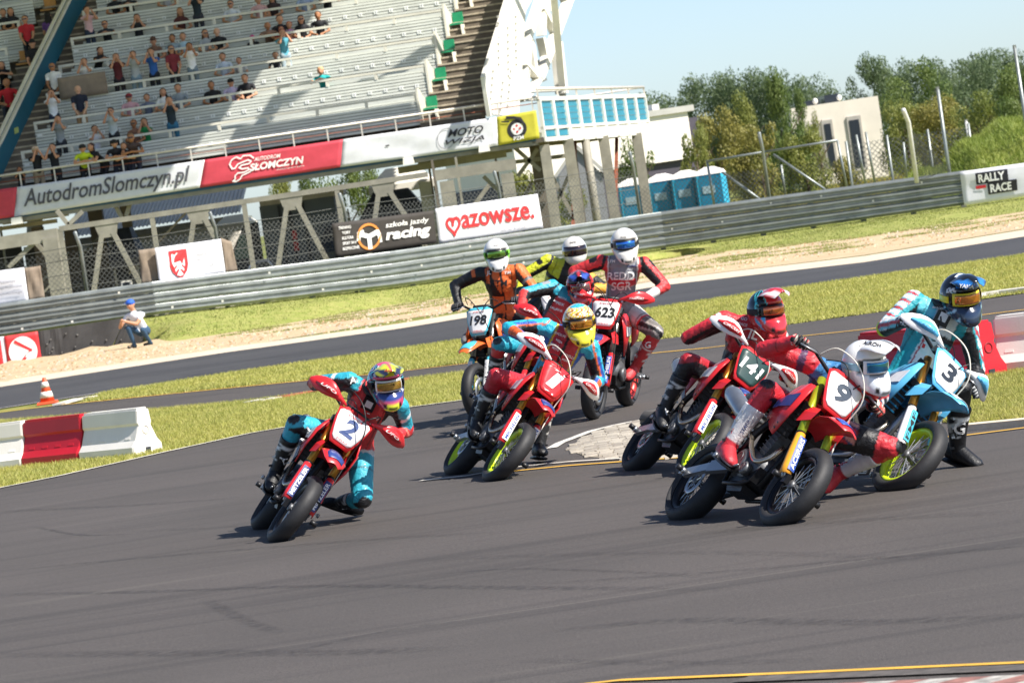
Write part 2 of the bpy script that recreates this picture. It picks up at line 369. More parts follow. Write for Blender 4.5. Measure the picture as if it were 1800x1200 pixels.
# rubber marks left by sliding tyres: thin, fading, broken
def rubber():
    m = bpy.data.materials.new('rubber_mark'); m.use_nodes = True; t = m.node_tree; b = t.nodes['Principled BSDF']; b.inputs['Base Color'].default_value = (.022, .021, .021, 1); b.inputs['Roughness'].default_value = .6
    at_ = t.nodes.new('ShaderNodeAttribute'); at_.attribute_name = 'Col'; tc = t.nodes.new('ShaderNodeTexCoord'); nz = t.nodes.new('ShaderNodeTexNoise'); nz.inputs['Scale'].default_value = 14; nz.inputs['Detail'].default_value = 6; t.links.new(tc.outputs['Object'], nz.inputs['Vector'])
    mr = t.nodes.new('ShaderNodeMapRange'); mr.inputs[1].default_value = .35; mr.inputs[2].default_value = .65; t.links.new(nz.outputs[0], mr.inputs[0]); mu = t.nodes.new('ShaderNodeMath'); mu.operation = 'MULTIPLY'; t.links.new(at_.outputs['Fac'], mu.inputs[0]); t.links.new(mr.outputs[0], mu.inputs[1])
    tr = t.nodes.new('ShaderNodeBsdfTransparent'); ms = t.nodes.new('ShaderNodeMixShader'); t.links.new(mu.outputs[0], ms.inputs[0]); t.links.new(tr.outputs[0], ms.inputs[1]); t.links.new(b.outputs[0], ms.inputs[2]); t.links.new(ms.outputs[0], t.nodes['Material Output'].inputs[0]); return m
RUBM = rubber()
def spline(P, k=8):
    P = [Vector(p) for p in P]; P = [P[0]]+P+[P[-1]]; out = []
    for i in range(1, len(P)-2):
        a, b, c, d = P[i-1:i+3]
        for j in range(k): t = j/k; out.append(.5*((2*b)+(c-a)*t+(2*a-5*b+4*c-d)*t*t+(3*b-a-3*c+d)*t**3))
    return out+[P[-2]]
def tyre_mark(px, w_, s_):
    w_ *= 1.6; s_ *= .42
    Q = spline([G(*p).xy for p in px]); vs = []; al = []; n = len(Q)
    for i, p in enumerate(Q):
        d = (Q[min(i+1, n-1)]-Q[max(i-1, 0)]).normalized(); nn_ = Vector((-d.y, d.x)); e = min(1, i/(n*.2), (n-1-i)/(n*.2))
        for q in (-.5, -.22, .22, .5): vs.append((*(p+nn_*w_*q), .0022)); al.append((0 if abs(q) > .4 else 1)*s_*e)
    me = bigmesh('tyre_mark', vs, [(4*i+j, 4*i+4+j, 4*i+5+j, 4*i+1+j) for i in range(n-1) for j in range(3)], RUBM); a = me.color_attributes.new('Col', 'FLOAT_COLOR', 'POINT'); a.data.foreach_set('color', np.repeat(np.array(al, np.float32), 4)); tag(link('tyre_mark', me), None, kind='structure')
MK = [([(-80, 1046), (250, 1040), (560, 1030), (900, 1033), (1300, 1036)], .10, .7), ([(-80, 1152), (300, 1148), (600, 1146), (800, 1140)], .16, .6), ([(360, 1052), (400, 1075), (450, 1098), (500, 1112)], .08, .6), ([(500, 1150), (580, 1130), (700, 1105), (820, 1090)], .07, .5), ([(-60, 1010), (200, 985), (500, 960), (700, 945), (900, 935)], .12, .5),
    ([(200, 935), (420, 925), (600, 905), (800, 885)], .10, .4), ([(-40, 900), (200, 890), (420, 875)], .14, .5), ([(900, 1028), (1200, 1010), (1500, 985), (1800, 960), (1900, 950)], .09, .5), ([(950, 1110), (1200, 1090), (1500, 1094), (1850, 1080)], .14, .6), ([(1200, 940), (1500, 915), (1800, 900)], .16, .4), ([(900, 1160), (1200, 1165), (1450, 1160)], .1, .5),
    ([(700, 985), (1000, 975), (1300, 972), (1700, 985)], .12, .35), ([(60, 925), (140, 940), (235, 938)], .05, .8), ([(760, 1010), (900, 1000), (1100, 1005), (1250, 1015)], .06, .5), ([(640, 800), (900, 760), (1100, 700), (1300, 640)], .15, .45), ([(560, 770), (800, 735), (1000, 690), (1250, 628)], .12, .4), ([(1200, 690), (1400, 650), (1600, 625), (1800, 600)], .2, .5), ([(1000, 600), (1200, 590), (1500, 555)], .2, .4),
    ([(0, 720), (300, 700), (600, 672), (800, 650)], .2, .4), ([(60, 690), (300, 650), (700, 600), (1100, 535)], .25, .5), ([(200, 672), (500, 630), (900, 560), (1300, 500), (1800, 425)], .2, .4), ([(250, 660), (400, 655), (520, 632), (600, 640)], .2, .3), ([(1300, 600), (1500, 585), (1700, 570), (1850, 555)], .15, .4)]
for a_ in MK: tyre_mark(*a_)
ribbon('verge_kerb', gp((1694, 757), (1800, 747), (2300, 700)), .16, .0, CONC, h=.05)
# ---- setts patch round the inside of the corner: individual stones
stone_m = [M('sett_stone_a', 'a29a8c', .85, var=.2, scale=14, bump=.3), M('sett_stone_b', '928a7e', .85, var=.2, scale=14, bump=.3), M('sett_stone_c', 'b0a899', .85, var=.2, scale=14, bump=.3)]
setts = tag(bpy.data.objects.new('paved_corner_patch', None), None, kind='structure'); COL.objects.link(setts)
ppoly = [(1003, 792), (1015, 774), (1050, 758), (1120, 741), (1200, 726), (1260, 722), (1260, 800), (1180, 806), (1100, 808), (1030, 803)]
PG = gp(*ppoly)
mbp = MB().mat(M('sett_joint', '8d8577', .95, var=.2, scale=20))
sheet_ = sheet('joint_bed', PG, .004, mbp.mats[0]); sheet_.parent = setts; del sheet_['kind']
def inside(x, y, P):
    r = False; j = len(P)-1
    for i in range(len(P)):
        if (P[i][1] > y) != (P[j][1] > y) and x < (P[j][0]-P[i][0])*(y-P[i][1])/(P[j][1]-P[i][1])+P[i][0]: r = not r
        j = i
    return r
xs = [p[0] for p in PG]; ys = [p[1] for p in PG]; sme = []
for m_ in stone_m:
    b_ = MB().mat(m_); b_.box((0, 0, .008), (.118, .118, .010), taper=.94); sme.append(b_.mesh('stone'))
cnt = 0; yy = min(ys); rest = MB().mat(stone_m[0]).mat(stone_m[1]).mat(stone_m[2])
while yy < max(ys):
    xx = min(xs)+random.random()*.06
    while xx < max(xs):
        if inside(xx, yy, PG):
            if cnt < 300:
                o = link('stone', random.choice(sme), setts); o.location = (xx, yy, random.uniform(-.002, .002)); o.rotation_euler = (random.gauss(0, .01), random.gauss(0, .01), random.gauss(0, .05)); cnt += 1
            else:
                rest.cur = random.randrange(3); rest.box((xx, yy, .008+random.uniform(-.002, .002)), (.118, .118, .010), taper=.94)
        xx += .126
    yy += .126
if rest.n: o = rest.build('stone_field', setts); o['kind'] = 'stuff'
# ---- bank that carries the guard rail, and the land behind it
RAILK = [(-600, 100), (0, 98), (285, 98.5), (700, 102), (1133, 107), (1690, 105), (2500, 101)]
def railZ(px): return float(np.interp(px, [0, 285, 700, 1133, 1690], [.64, .62, .37, .26, .25]))
def railK(px): return float(np.interp(px, [0, 285, 700, 1133, 1690], [1., 1., 1.12, 1.2, 1.12]))
def railD(px): return np.interp(px, [k[0] for k in RAILK], [k[1] for k in RAILK])
def rail_at(px, z, off=0.):
    """point on the rail line under picture column px (at rail height)"""
    py = np.interp(px, [0, 700, 1133, 1690], [565, 472, 409, 331])
    if px < 0: py = 565-px*.14
    if px > 1690: py = 331-(px-1690)*.14
    D = railD(px)+off; p = at(px, py, D); p.z = z; return p
foot = [(-600, 710), (0, 655), (75, 640), (217, 612), (285, 603), (477, 573), (700, 534), (900, 510), (1175, 452), (1500, 418), (1800, 372), (2400, 270)]
mb = MB().mat(BANKG); rows = []
for i, px in enumerate(np.linspace(-600, 2400, 61)):
    fy = np.interp(px, [p[0] for p in foot], [p[1] for p in foot]); f = G(px, fy); k = railZ(px)-.04; r = rail_at(px, k)
    lip = r.copy(); lip.y -= .5
    if px < 285: f = r.copy(); f.y -= .22; f.z = 0; lip = r.copy(); lip.y -= .12; 
    b1 = r.copy(); b1.y += 6; b1.z = k*.8; b2 = r.copy(); b2.y += 16; b2.z = .0
    f.z = -.02; lip.z = k-.03; r.z = k
    f2 = f.lerp(lip, .5); f2.z = k*.6+.04*math.sin(px*.013); 
    rows.append([f, f2, lip, r, b1, b2])
mb.loft([[tuple(p) for p in row] for row in rows], close=False, cap=False)
o = mb.build('grass_bank'); tag(o, None, kind='structure')
# gravel heap against the mat at the left
mb = MB().mat(DIRT); secs = []
for px in np.linspace(-500, 320, 30):
    y0 = np.interp(px, [-500, 0, 76, 172, 217, 320], [740, 662, 645, 628, 622, 606]); f = G(px, y0+22 if px < 250 else y0+4); b = rail_at(px, 0, -.45)
    h = (.07+.04*math.sin(px*.05)+.03*math.sin(px*.13)) * (1 if px < 250 else max(.02, (320-px)/70))
    if px < 76: h -= .05
    sec = []
    for k in range(7):
        t = k/6; p = f.lerp(b, t); p.z = -.01+h*(t**1.3)+random.uniform(-.01, .01); sec.append(tuple(p))
    secs.append(sec)
mb.loft(secs, close=False, cap=False); tag(mb.build('gravel_heap'), None, kind='structure')
# stones lying on the run-off
def scatter_stones(name, n, px0, px1, ylo, yhi, mats, size=(.02, .07)):
    mb = MB(); 
    for m_ in mats: mb.mat(m_)
    for _ in range(n):
        px = random.uniform(px0, px1); a, b = ylo(px), yhi(px); t = random.random(); p = G(px, a+(b-a)*t); s_ = random.uniform(*size)
        mb.cur = random.randrange(len(mats)); k = V(p.x, p.y, s_*.2+(.14*t*1.0 if px < 230 else 0))
        v = V([-1, -1, -.6], [1, -1, -.6], [1, 1, -.6], [-1, 1, -.6], [-.5, -.6, .6], [.6, -.5, .5], [.5, .6, .6], [-.6, .5, .4])*RNG.uniform(.6, 1.2, (8, 3))*s_*.5
        mb.add(v+k, [(4, 5, 6, 7), (0, 1, 5, 4), (1, 2, 6, 5), (2, 3, 7, 6), (3, 0, 4, 7)], False)
    return tag(mb.build(name), None, kind='stuff')
gm = [M('stone_pale', 'cdb999', .9, var=.2), M('stone_brown', 'a98d6a', .9, var=.2), M('stone_grey', 'b9ad9c', .9, var=.2)]
scatter_stones('gravel', 2200, -40, 1830, lambda x: np.interp(x, [0, 400, 700, 1170, 1800], [669, 610, 568, 489, 401]), lambda x: np.interp(x, [0, 76, 217, 477, 700, 1175, 1800], [655, 645, 615, 578, 540, 458, 380]), gm)
# mounds at the right edge
def mound(name, ridge, D0, depth, mat):
    mb = MB().mat(mat); secs = []
    for i in range(len(ridge)-1):
        for k in range(6):
            t = k/6; px = ridge[i][0]*(1-t)+ridge[i+1][0]*t; py = ridge[i][1]*(1-t)+ridge[i+1][1]*t
            p = at(px, py, D0); h = max(.3, p.z+.12*math.sin(px*.09)+.1*math.sin(px*.041)); sec = []
            for j in range(13):
                u = j/12*2-1; z = .0+h*(math.cos(u*math.pi/2)**1.1)+random.uniform(-.05, .05)*(abs(u) < .95); sec.append((p.x, p.y+u*depth, z))
            secs.append(sec)
    mb.loft(secs, close=False, cap=False); return mb.build(name)
GREENM = noise_mat('mound_grass', ['76893c', '8f9a4a', '9c9858'], [.8, 3], bump=.9, bscale=8)
mo = mound('grass_mound', [(1600, 318), (1660, 290), (1700, 258), (1750, 228), (1800, 200), (1900, 150), (2300, 90)], 116, 8.5, GREENM); tag(mo, None, kind='structure')
MOUND = mo
# ================================================================== GRASS (blades)
def tri_area_points(P, n):
    xs = [p[0] for p in P]; ys = [p[1] for p in P]; out = []
    got = 0
    while got < n:
        x = RNG.uniform(min(xs), max(xs), 60000); y = RNG.uniform(min(ys), max(ys), 60000); r = np.zeros(60000, bool); j = len(P)-1
        for i in range(len(P)):
            with np.errstate(divide='ignore', invalid='ignore'): c = ((P[i][1] > y) != (P[j][1] > y)) & (x < (P[j][0]-P[i][0])*(y-P[i][1])/(P[j][1]-P[i][1]+1e-12)+P[i][0])
            r ^= c; j = i
        out.append(np.column_stack([x[r], y[r]])); got += int(r.sum())
    return np.concatenate(out)[:n]
def blade_mat(name, c1, c2, c3):
    m = bpy.data.materials.new(name); m.use_nodes = True; t = m.node_tree; b = t.nodes['Principled BSDF']
    tc = t.nodes.new('ShaderNodeTexCoord'); prev = None
    for sc_, ca, f in ((.7, c2, 1.), (18., c3, .7)):
        nz = t.nodes.new('ShaderNodeTexNoise'); nz.inputs['Scale'].default_value = sc_; nz.inputs['Detail'].default_value = 5; t.links.new(tc.outputs['Object'], nz.inputs['Vector'])
        mr = t.nodes.new('ShaderNodeMapRange'); mr.inputs[1].default_value = .35; mr.inputs[2].default_value = .65; mr.inputs[4].default_value = f; t.links.new(nz.outputs[0], mr.inputs[0])
        mx = t.nodes.new('ShaderNodeMix'); mx.data_type = 'RGBA'; t.links.new(mr.outputs[0], mx.inputs[0])
        if prev is None: mx.inputs[6].default_value = (*lin(c1), 1)
        else: t.links.new(prev, mx.inputs[6])
        mx.inputs[7].default_value = (*lin(ca), 1); prev = mx.outputs[2]
    t.links.new(prev, b.inputs['Base Color']); b.inputs['Roughness'].default_value = .6
    tr = t.nodes.new('ShaderNodeBsdfTranslucent'); t.links.new(prev, tr.inputs[0]); ms = t.nodes.new('ShaderNodeMixShader'); ms.inputs[0].default_value = .35
    t.links.new(b.outputs[0], ms.inputs[1]); t.links.new(tr.outputs[0], ms.inputs[2]); t.links.new(ms.outputs[0], t.nodes['Material Output'].inputs[0]); return m
BL1 = blade_mat('grass_blade', 'aaac4e', '929c40', 'c9bd7c'); BL2 = blade_mat('dry_grass_blade', '98a054', 'a9a76c', '838f46')
def grass(name, pts, zf, h, wd, mat):
    n = len(pts); base = np.column_stack([pts[:, 0], pts[:, 1], zf]) ; a = RNG.uniform(0, math.pi, n); H = h*RNG.uniform(.45, 1.2, n); lean = RNG.normal(0, .45, (n, 2))*H[:, None]
    dx = np.cos(a)*wd/2; dy = np.sin(a)*wd/2
    v = np.empty((n, 3, 3)); v[:, 0] = base+np.column_stack([dx, dy, 0*dx]); v[:, 1] = base-np.column_stack([dx, dy, 0*dx]); v[:, 2] = base+np.column_stack([lean[:, 0], lean[:, 1], H])
    me = bigmesh(name, v.reshape(-1, 3), np.arange(n*3).reshape(-1, 3), mat); return tag(link(name, me), None, kind='stuff')
fr = gp((-60, 845), (-60, 745), (260, 722), (446, 705), (548, 692), (700, 670), (810, 656), (860, 655), (905, 670), (905, 687), (820, 702), (640, 726), (440, 761), (290, 794), (100, 837), (0, 857), (-60, 868))
P_ = tri_area_points(fr, 150000); grass('grass', P_, np.full(len(P_), 0.), .055, .013, BL1)
fr = gp((140, 708), (180, 691), (400, 657), (817, 597), (1150, 542), (1400, 505), (1650, 470), (1830, 444), (1830, 511), (1725, 526), (1550, 548), (1375, 572), (1150, 597), (817, 638), (700, 652), (400, 682))
P_ = tri_area_points(fr, 130000); grass('grass', P_, np.full(len(P_), 0.), .055, .02, BL1)
fr = gp((1610, 700), (1640, 680), (1830, 648), (1830, 738), (1698, 747), (1640, 740)); P_ = tri_area_points(fr, 45000); grass('grass', P_, np.full(len(P_), 0.), .055, .013, BL1)
# bank grass: clumps on the slope and in patches on the dirt
pts = []; zs = []
bank = bpy.data.objects['grass_bank']; bt = BVHTree.FromPolygons([v.co[:] for v in bank.data.vertices], [tuple(p.vertices) for p in bank.data.polygons])
mt = BVHTree.FromPolygons([v.co[:] for v in MOUND.data.vertices], [tuple(p.vertices) for p in MOUND.data.polygons])
from mathutils import noise as mnoise
xs = RNG.uniform(-14, 14, 150000); ys = RNG.uniform(88, 112, 150000)
for x, y in zip(xs, ys):
    h = bt.ray_cast(Vector((x, y, 5)), Vector((0, 0, -1)))
    if h[0] is not None and (mnoise.noise(Vector((x*.9, y*.5, 0))) > -.45 or h[0].z > .35): pts.append((x, y)); zs.append(h[0].z-.01)
    elif h[0] is None and 86 < y < 108 and mnoise.noise(Vector((x*.6, y*.9, 3.))) > .18: 
        q = proj((x, y, 0)); lo = np.interp(q[0], [0, 400, 700, 1170, 1800], [669, 608, 564, 486, 398])
        if q[1] < lo and q[0] > 380: pts.append((x, y)); zs.append(0.)
grass('grass', np.array(pts), np.array(zs), .045, .03, BL2)
xs = RNG.uniform(8, 24, 70000); ys = RNG.uniform(106, 118, 70000); pts = []; zs = []
for x, y in zip(xs, ys):
    h = mt.ray_cast(Vector((x, y, 9)), Vector((0, 0, -1)))
    if h[0] is not None and h[0].z > .2: pts.append((x, y)); zs.append(h[0].z-.03)
BL3 = blade_mat('mound_blade', '8a9c42', '9ea550', '6c8234'); grass('grass', np.array(pts), np.array(zs), .22, .035, BL3)
# tall dry meadow behind the fence
fr = [(-3, 113), (17, 113), (32, 200), (0, 200), (-4, 150)]; P_ = tri_area_points(fr, 60000)
BL4 = blade_mat('meadow_blade', '8f8f3e', 'b08a3a', '707c34'); grass('meadow_grass', P_, np.zeros(len(P_)), .55, .05, BL4)
# ================================================================== GUARD RAIL
STEEL = M('galvanised_steel', '8f9593', .42, .55, var=.22, scale=2.5, bump=.1, bscale=9)
STEELD = M('dull_steel', '74776f', .6, .3, var=.2, scale=3)
rail = thing('guard_rail', 'long grey three-beam steel guard rail along the grass bank', 'guard rail', rail_at(900, .6))
RI = Matrix.Translation(rail.location).inverted()
def wprof(z0, h=.262, d=.085):
    return [(0, z0), (-.01, z0+.02), (-d, z0+.065), (-d, z0+.095), (-.012, z0+.118), (-.012, z0+h-.118), (-d, z0+h-.095), (-d, z0+h-.065), (-.01, z0+h-.02), (0, z0+h)]
nseg = 13; pxs = np.linspace(-620, 1700, nseg*2+1)
for lev in range(3):
    pass
    for i in range(0, nseg*2, 2):
        mb = MB().mat(STEEL); mb.T = RI; secs = []
        for px in np.linspace(pxs[i], pxs[i+2]+2, 4):
            c = rail_at(px, 0); z0 = railZ(px)+.02+lev*.272*railK(px); hh = .262*railK(px); k = random.uniform(-.006, .006); secs.append([(c.x, c.y+a+(-.006 if (i//2) % 2 else 0), z+k) for a, z in wprof(z0, hh)]+[(c.x, c.y+.012, z0+hh+k), (c.x, c.y+.012, z0+k)])
        mb.loft(secs, close=True, cap=True, smooth=False); mb.build('rail_beam', rail)
for px in np.linspace(-600, 1690, 27):
    c = rail_at(px, 0, .08); mb = MB().mat(STEELD); mb.T = RI; mb.bar((c.x, c.y+.06, .1), (c.x, c.y+.06, railZ(px)+.80*railK(px)), .1, .14); mb.build('rail_post', rail)
    mb = MB().mat(M('white_reflector', 'e8e6dc', .4)); mb.T = RI; zz = railZ(px)+railK(px)*random.choice((.14, .41, .68)); mb.box((c.x+.3, c.y-.19, zz), (.05, .04, .05)); mb.build('reflector', rail)
# ================================================================== BANNERS
def banner(name, label, cat, corners, off, mat, th=.012, wave=.035, seed=0, group=None, nx=22, ny=8, Dfun=None, fold=1.):
    """cloth panel with its 4 picture corners (tl,tr,br,bl) hung on the fence line"""
    Df = Dfun or (lambda px: railD(px)+off)
    C = [at(p[0], p[1], Df(p[0])) for p in corners]; o0 = C[3].copy()
    if o0.z < .3 and Dfun is None: pass
    rnd = random.Random(seed); ph = [rnd.uniform(0, 6) for _ in range(6)]
    def S(u, v):
        p = C[3].lerp(C[2], u).lerp(C[0].lerp(C[1], u), v)
        d = wave*(math.sin(u*9*fold+v*3+ph[0])+.6*math.sin(u*17*fold-v*7+ph[1])+.5*math.sin((u*1.5+v)*6+ph[2]))*(.25+.75*math.sin(math.pi*min(1, max(0, v)))) 
        return p+Vector((0, d*.5, 0))
    t = thing(name, label, cat, o0, group)
    g = [[np.array(S(i/nx, j/ny))-np.array(o0) for i in range(nx+1)] for j in range(ny+1)]
    vs, fs = solidify(g, th, (0, 1, 0)); mb = MB().mat(mat); mb.add(vs, fs, True); mb.build('cloth', t)
    up = (C[0]-C[3]); ri = (C[2]-C[3])
    def put(s, u, v, h, m, **k):
        """h = letter height as share of banner height; u,v centre"""
        W, H = ri.length, up.length; nm = k.pop('name', 'lettering'); wd = k.pop('width', None)
        P, f = lettering(s, (0, 0, 0), (1, 0, 0), (0, 1, 0), h*H, m, raw=True, width=wd*W if wd else None, **k)
        Q = [np.array(S(u+p[0]/W, v+p[1]/H))-np.array(o0)-V(0, .038, 0) for p in P]; b = MB().mat(m); b.add(Q, f, False); return link(nm, b.mesh(nm), t)
    def shape(pts, m, nm='print', lift=.026):
        Q = [np.array(S(a, b))-np.array(o0)-V(0, lift, 0) for a, b in pts]; b = MB().mat(m); b.add(Q, [tuple(range(len(Q)))], False); return link(nm, b.mesh(nm), t)
    def grid(u0, v0, u1, v1, m, nm='print', n=10, lift=.026, slant=0.):
        g = [[np.array(S(u0+(u1-u0)*i/n+slant*(j/4-.5), v0+(v1-v0)*j/4))-np.array(o0)-V(0, lift, 0) for i in range(n+1)] for j in range(5)]
        b = MB().mat(m); g = np.array(g).reshape(-1, 3); b.add(g, [(j*(n+1)+i, j*(n+1)+i+1, (j+1)*(n+1)+i+1, (j+1)*(n+1)+i) for j in range(4) for i in range(n)], True); return link(nm, b.mesh(nm), t)
    def stroke(pts, wd, m, nm='print', lift=.030):
        """polyline print, pts in (u,v); width share of height"""
        W, H = ri.length, up.length; b = MB().mat(m)
        for (a0, b0), (a1, b1) in zip(pts[:-1], pts[1:]):
            dx, dy = (a1-a0)*W, (b1-b0)*H; L = math.hypot(dx, dy)+1e-9; nx_, ny_ = -dy/L*wd*H/2/W, dx/L*wd*H/2/H; ex, ey = dx/L*wd*H*.3/W, dy/L*wd*.3
            q = [(a0+nx_-ex, b0+ny_-ey), (a1+nx_+ex, b1+ny_+ey), (a1-nx_+ex, b1-ny_+ey), (a0-nx_-ex, b0-ny_-ey)]
            b.add([np.array(S(*p))-np.array(o0)-V(0, lift, 0) for p in q], [(0, 1, 2, 3)], False)
        return link(nm, b.mesh(nm), t)
    return t, put, shape, grid, stroke
WCL = M('white_banner_cloth', 'dfe0e6', .75, var=.04); GCL = M('brown_net_cloth', '8a7c6c', .9, var=.15, scale=5); BCL = M('black_banner_cloth', '3b3733', .8, var=.12)
RED = M('red_print', 'cc2f33', .6, var=.06); GREY = M('grey_print', '8f8f96', .7); BLK = M('black_print', '26252a', .6); DGR = M('dark_grey_print', '55555c', .7); WHT = M('white_print', 'f0efec', .6, var=.03); ORG = M('orange_print', 'd98a3f', .6)
t, put, shp, grd, stk = banner('banner', 'white cloth banner with red Mazowsze lettering tied to the fence', 'banner', [(765, 367), (945, 341), (955, 401), (772, 428)], .35, WCL, seed=3)
put('azowsze.', .585, .52, .40, RED, bold=.03, width=.70, name='lettering')
hp = [(math.sin(a)**3*16, 13*math.cos(a)-5*math.cos(2*a)-2*math.cos(3*a)-math.cos(4*a)) for a in np.linspace(0, 2*math.pi, 26)]
stk([(.155+x*.0038, .46+y*.0165) for x, y in hp], .09, RED, 'heart_logo'); stk([(.15, .45), (.15, .66)], .08, RED, 'heart_logo')
put('serce Polski', .72, .14, .07, GREY, bold=0., width=.25)
t, put, shp, grd, stk = banner('banner', 'black cloth banner with white racing school lettering and a steering wheel', 'banner', [(583, 393), (762, 370), (768, 427), (590, 453)], .35, BCL, seed=5)
put('szkoła jazdy', .73, .72, .20, WHT, shear=.2, width=.43); put('racing', .73, .40, .40, WHT, bold=.05, shear=.2, width=.45)
ring = [(.345+.105*math.cos(a), .48+.36*math.sin(a)) for a in np.linspace(0, 2*math.pi, 25)]
stk(ring, .07, ORG, 'wheel_logo')
for a in (90+180, 20, 160): stk([(.345, .48), (.345+.1*math.cos(math.radians(a)), .48+.33*math.sin(math.radians(a)))], .14, WHT, 'wheel_logo')
stk([(.24, .42), (.25, .60), (.29, .64)], .12, WHT, 'wheel_logo'); stk([(.45, .30), (.445, .50), (.41, .58)], .12, WHT, 'wheel_logo')
for i, s in enumerate(('TRENING', 'TORY', 'KULTURA', 'SPORT 24 H', 'BEZPIECZNIE')): put(s, .12+.01*i, .84-.155*i, .085, WHT, bold=.02, width=(.12, .08, .11, .13, .16)[i])
def eagle(stk, shp, cx, cy, kx, ky):
    sh = [(-1, 1), (1, 1), (1, -.2), (.8, -.7), (.35, -1.05), (0, -1.2), (-.35, -1.05), (-.8, -.7), (-1, -.2)]
    shp([(cx+a*kx, cy+b*ky) for a, b in sh], RED, 'shield_emblem', .024)
    e = [[(-.1, .55), (-.7, .75), (-.75, .1), (-.55, -.35), (-.3, -.1), (-.2, .2)], [(.1, .55), (.7, .75), (.75, .1), (.55, -.35), (.3, -.1), (.2, .2)], [(-.2, .4), (.2, .4), (.28, -.1), (.2, -.5), (-.2, -.5), (-.28, -.1)], [(-.15, .4), (.12, .4), (.1, .7), (-.1, .8), (-.3, .68)], [(-.35, -.95), (0, -.5), (.35, -.95), (0, -1.05)], [(-.5, -.5), (-.25, -.3), (-.15, -.45), (-.45, -.7)], [(.5, -.5), (.25, -.3), (.15, -.45), (.45, -.7)]]
    for q in e: shp([(cx+a*kx, cy+b*ky) for a, b in q], WHT, 'eagle_emblem', .032)
t, put, shp, grd, stk = banner('banner', 'white cloth banner with a white eagle on a red shield', 'banner', [(272, 436), (388, 420), (397, 481), (280, 498)], .35, WCL, seed=8)
eagle(stk, shp, .33, .50, .135, .36)
for i, s in enumerate(('Mazowsze', 'Samorząd Województwa', 'Mazowieckiego')): put(s, .68+.01*i, .68-.16*i, .09, GREY, bold=.0, width=(.2, .36, .34)[i])
for cs, lb, sd in (([(243, 440), (273, 436), (281, 497), (249, 501)], 'brown net cloth left of the eagle banner', 1), ([(388, 418), (407, 425), (418, 477), (397, 481)], 'brown net cloth right of the eagle banner', 2), ([(42, 471), (71, 467), (79, 525), (51, 530)], 'brown net cloth right of the cut-off white banner', 6)):
    banner('screen_cloth', lb, 'cloth', cs, .5, GCL, seed=sd, nx=8)
t, put, shp, grd, stk = banner('banner', 'white cloth banner cut off by the left edge of the photo', 'banner', [(-110, 490), (42, 470), (51, 531), (-102, 553)], .35, WCL, seed=11)
eagle(stk, shp, .33, .50, .12, .36)
for i, s in enumerate(('Mazowsze', 'Samorząd Województwa', 'Mazowieckiego')): put(s, .78, .66-.17*i, .09, GREY, bold=.0, width=(.2, .34, .32)[i])
rr = lambda px: float(railD(px))-.14
t, put, shp, grd, stk = banner('banner', 'white banner with black rally race lettering over the end of the guard rail', 'banner', [(1687, 302), (1980, 262), (1980, 318), (1695, 361)], 0, WCL, seed=14, Dfun=rr, nx=30)
for s, u, v in (('RALLY', .185, .72), ('RACE', .235, .38)):
    u0 = u-.095 if s == 'RALLY' else u-.08; grd(u0, v-.17, u+.10, v+.17, BLK, 'black_block', 6, .026); put(s, u, v, .25, WHT, bold=.05, width=.16 if s == 'RALLY' else .13)
stk([(.09, .47), (.14, .47)], .09, RED)
# long parapet banner of the grandstand is built with the stand. Mats and arrow sign at the left
MATB = M('black_rubber_mat', '3d3c3c', .75, var=.3, scale=1.2, bump=.2)
def matpanel(name, label, corners, mat, th=.03, cat='crash mat'):
    C = [on_plane(p[0], p[1], (0, 0, 0), Vector((0, 0, 1))) if False else None for p in corners]
    P = [at(p[0], p[1], float(railD(p[0]))-.30) for p in corners]; o0 = P[3].copy(); t = thing(name, label, cat, o0)
    mb = MB().mat(mat); g = [[np.array(P[3].lerp(P[2], i/8).lerp(P[0].lerp(P[1], i/8), j/3)-o0)+V(0, .015*math.sin(i*1.3+j), 0) for i in range(9)] for j in range(4)]
    vs, fs = solidify(g, th, (0, 1, 0)); mb.add(vs, fs); mb.build('sheet', t); return t, o0, P
for cs, lb in (([(66, 582), (107, 576), (115, 636), (75, 650)], 'black rubber crash mat next to the red arrow sign'), ([(107, 576), (221, 558), (186, 633), (115, 641)], 'wide dusty black crash mat below the guard rail'), ([(221, 558), (246, 553), (256, 618), (190, 631)], 'dark crash mat behind the crouching man')):
    t, o0, P = matpanel('crash_mat', lb, cs, MATB)
    mb = MB().mat(M('mat_bolt', '8a8884', .5, .5)); 
    for i in range(7):
        q = P[3].lerp(P[2], random.uniform(.05, .95)).lerp(P[0].lerp(P[1], random.random()), random.uniform(.15, .85))-o0; mb.box((q.x, q.y-.03, q.z), (.03, .03, .03))
    mb.build('bolt', t)
for cs, lb in (([(7, 591), (66, 582), (75, 644), (15, 652)], 'red square sign with a white disc and a red arrow'), ([(-60, 601), (0, 592), (8, 653), (-52, 664)], 'second red arrow sign cut off at the left edge')):
    t, put, shp, grd, stk = banner('arrow_sign', lb, 'sign', cs, 0, RED, seed=20, Dfun=lambda px: float(railD(px))-.38, wave=.012, nx=10)
    shp([(.5+.42*math.cos(a), .5+.42*math.sin(a)) for a in np.linspace(0, 2*math.pi, 28)[:-1]], WHT, 'white_disc', .02)
    stk([(.30, .80), (.74, .50), (.38, .17)], .085, RED, 'arrow', .028)
t, put, shp, grd, stk = banner('strip_cloth', 'narrow white cloth strip between the two arrow signs', 'cloth', [(-2, 592), (8, 591), (16, 652), (6, 653)], 0, WCL, Dfun=lambda px: float(railD(px))-.36, wave=.01, nx=4)
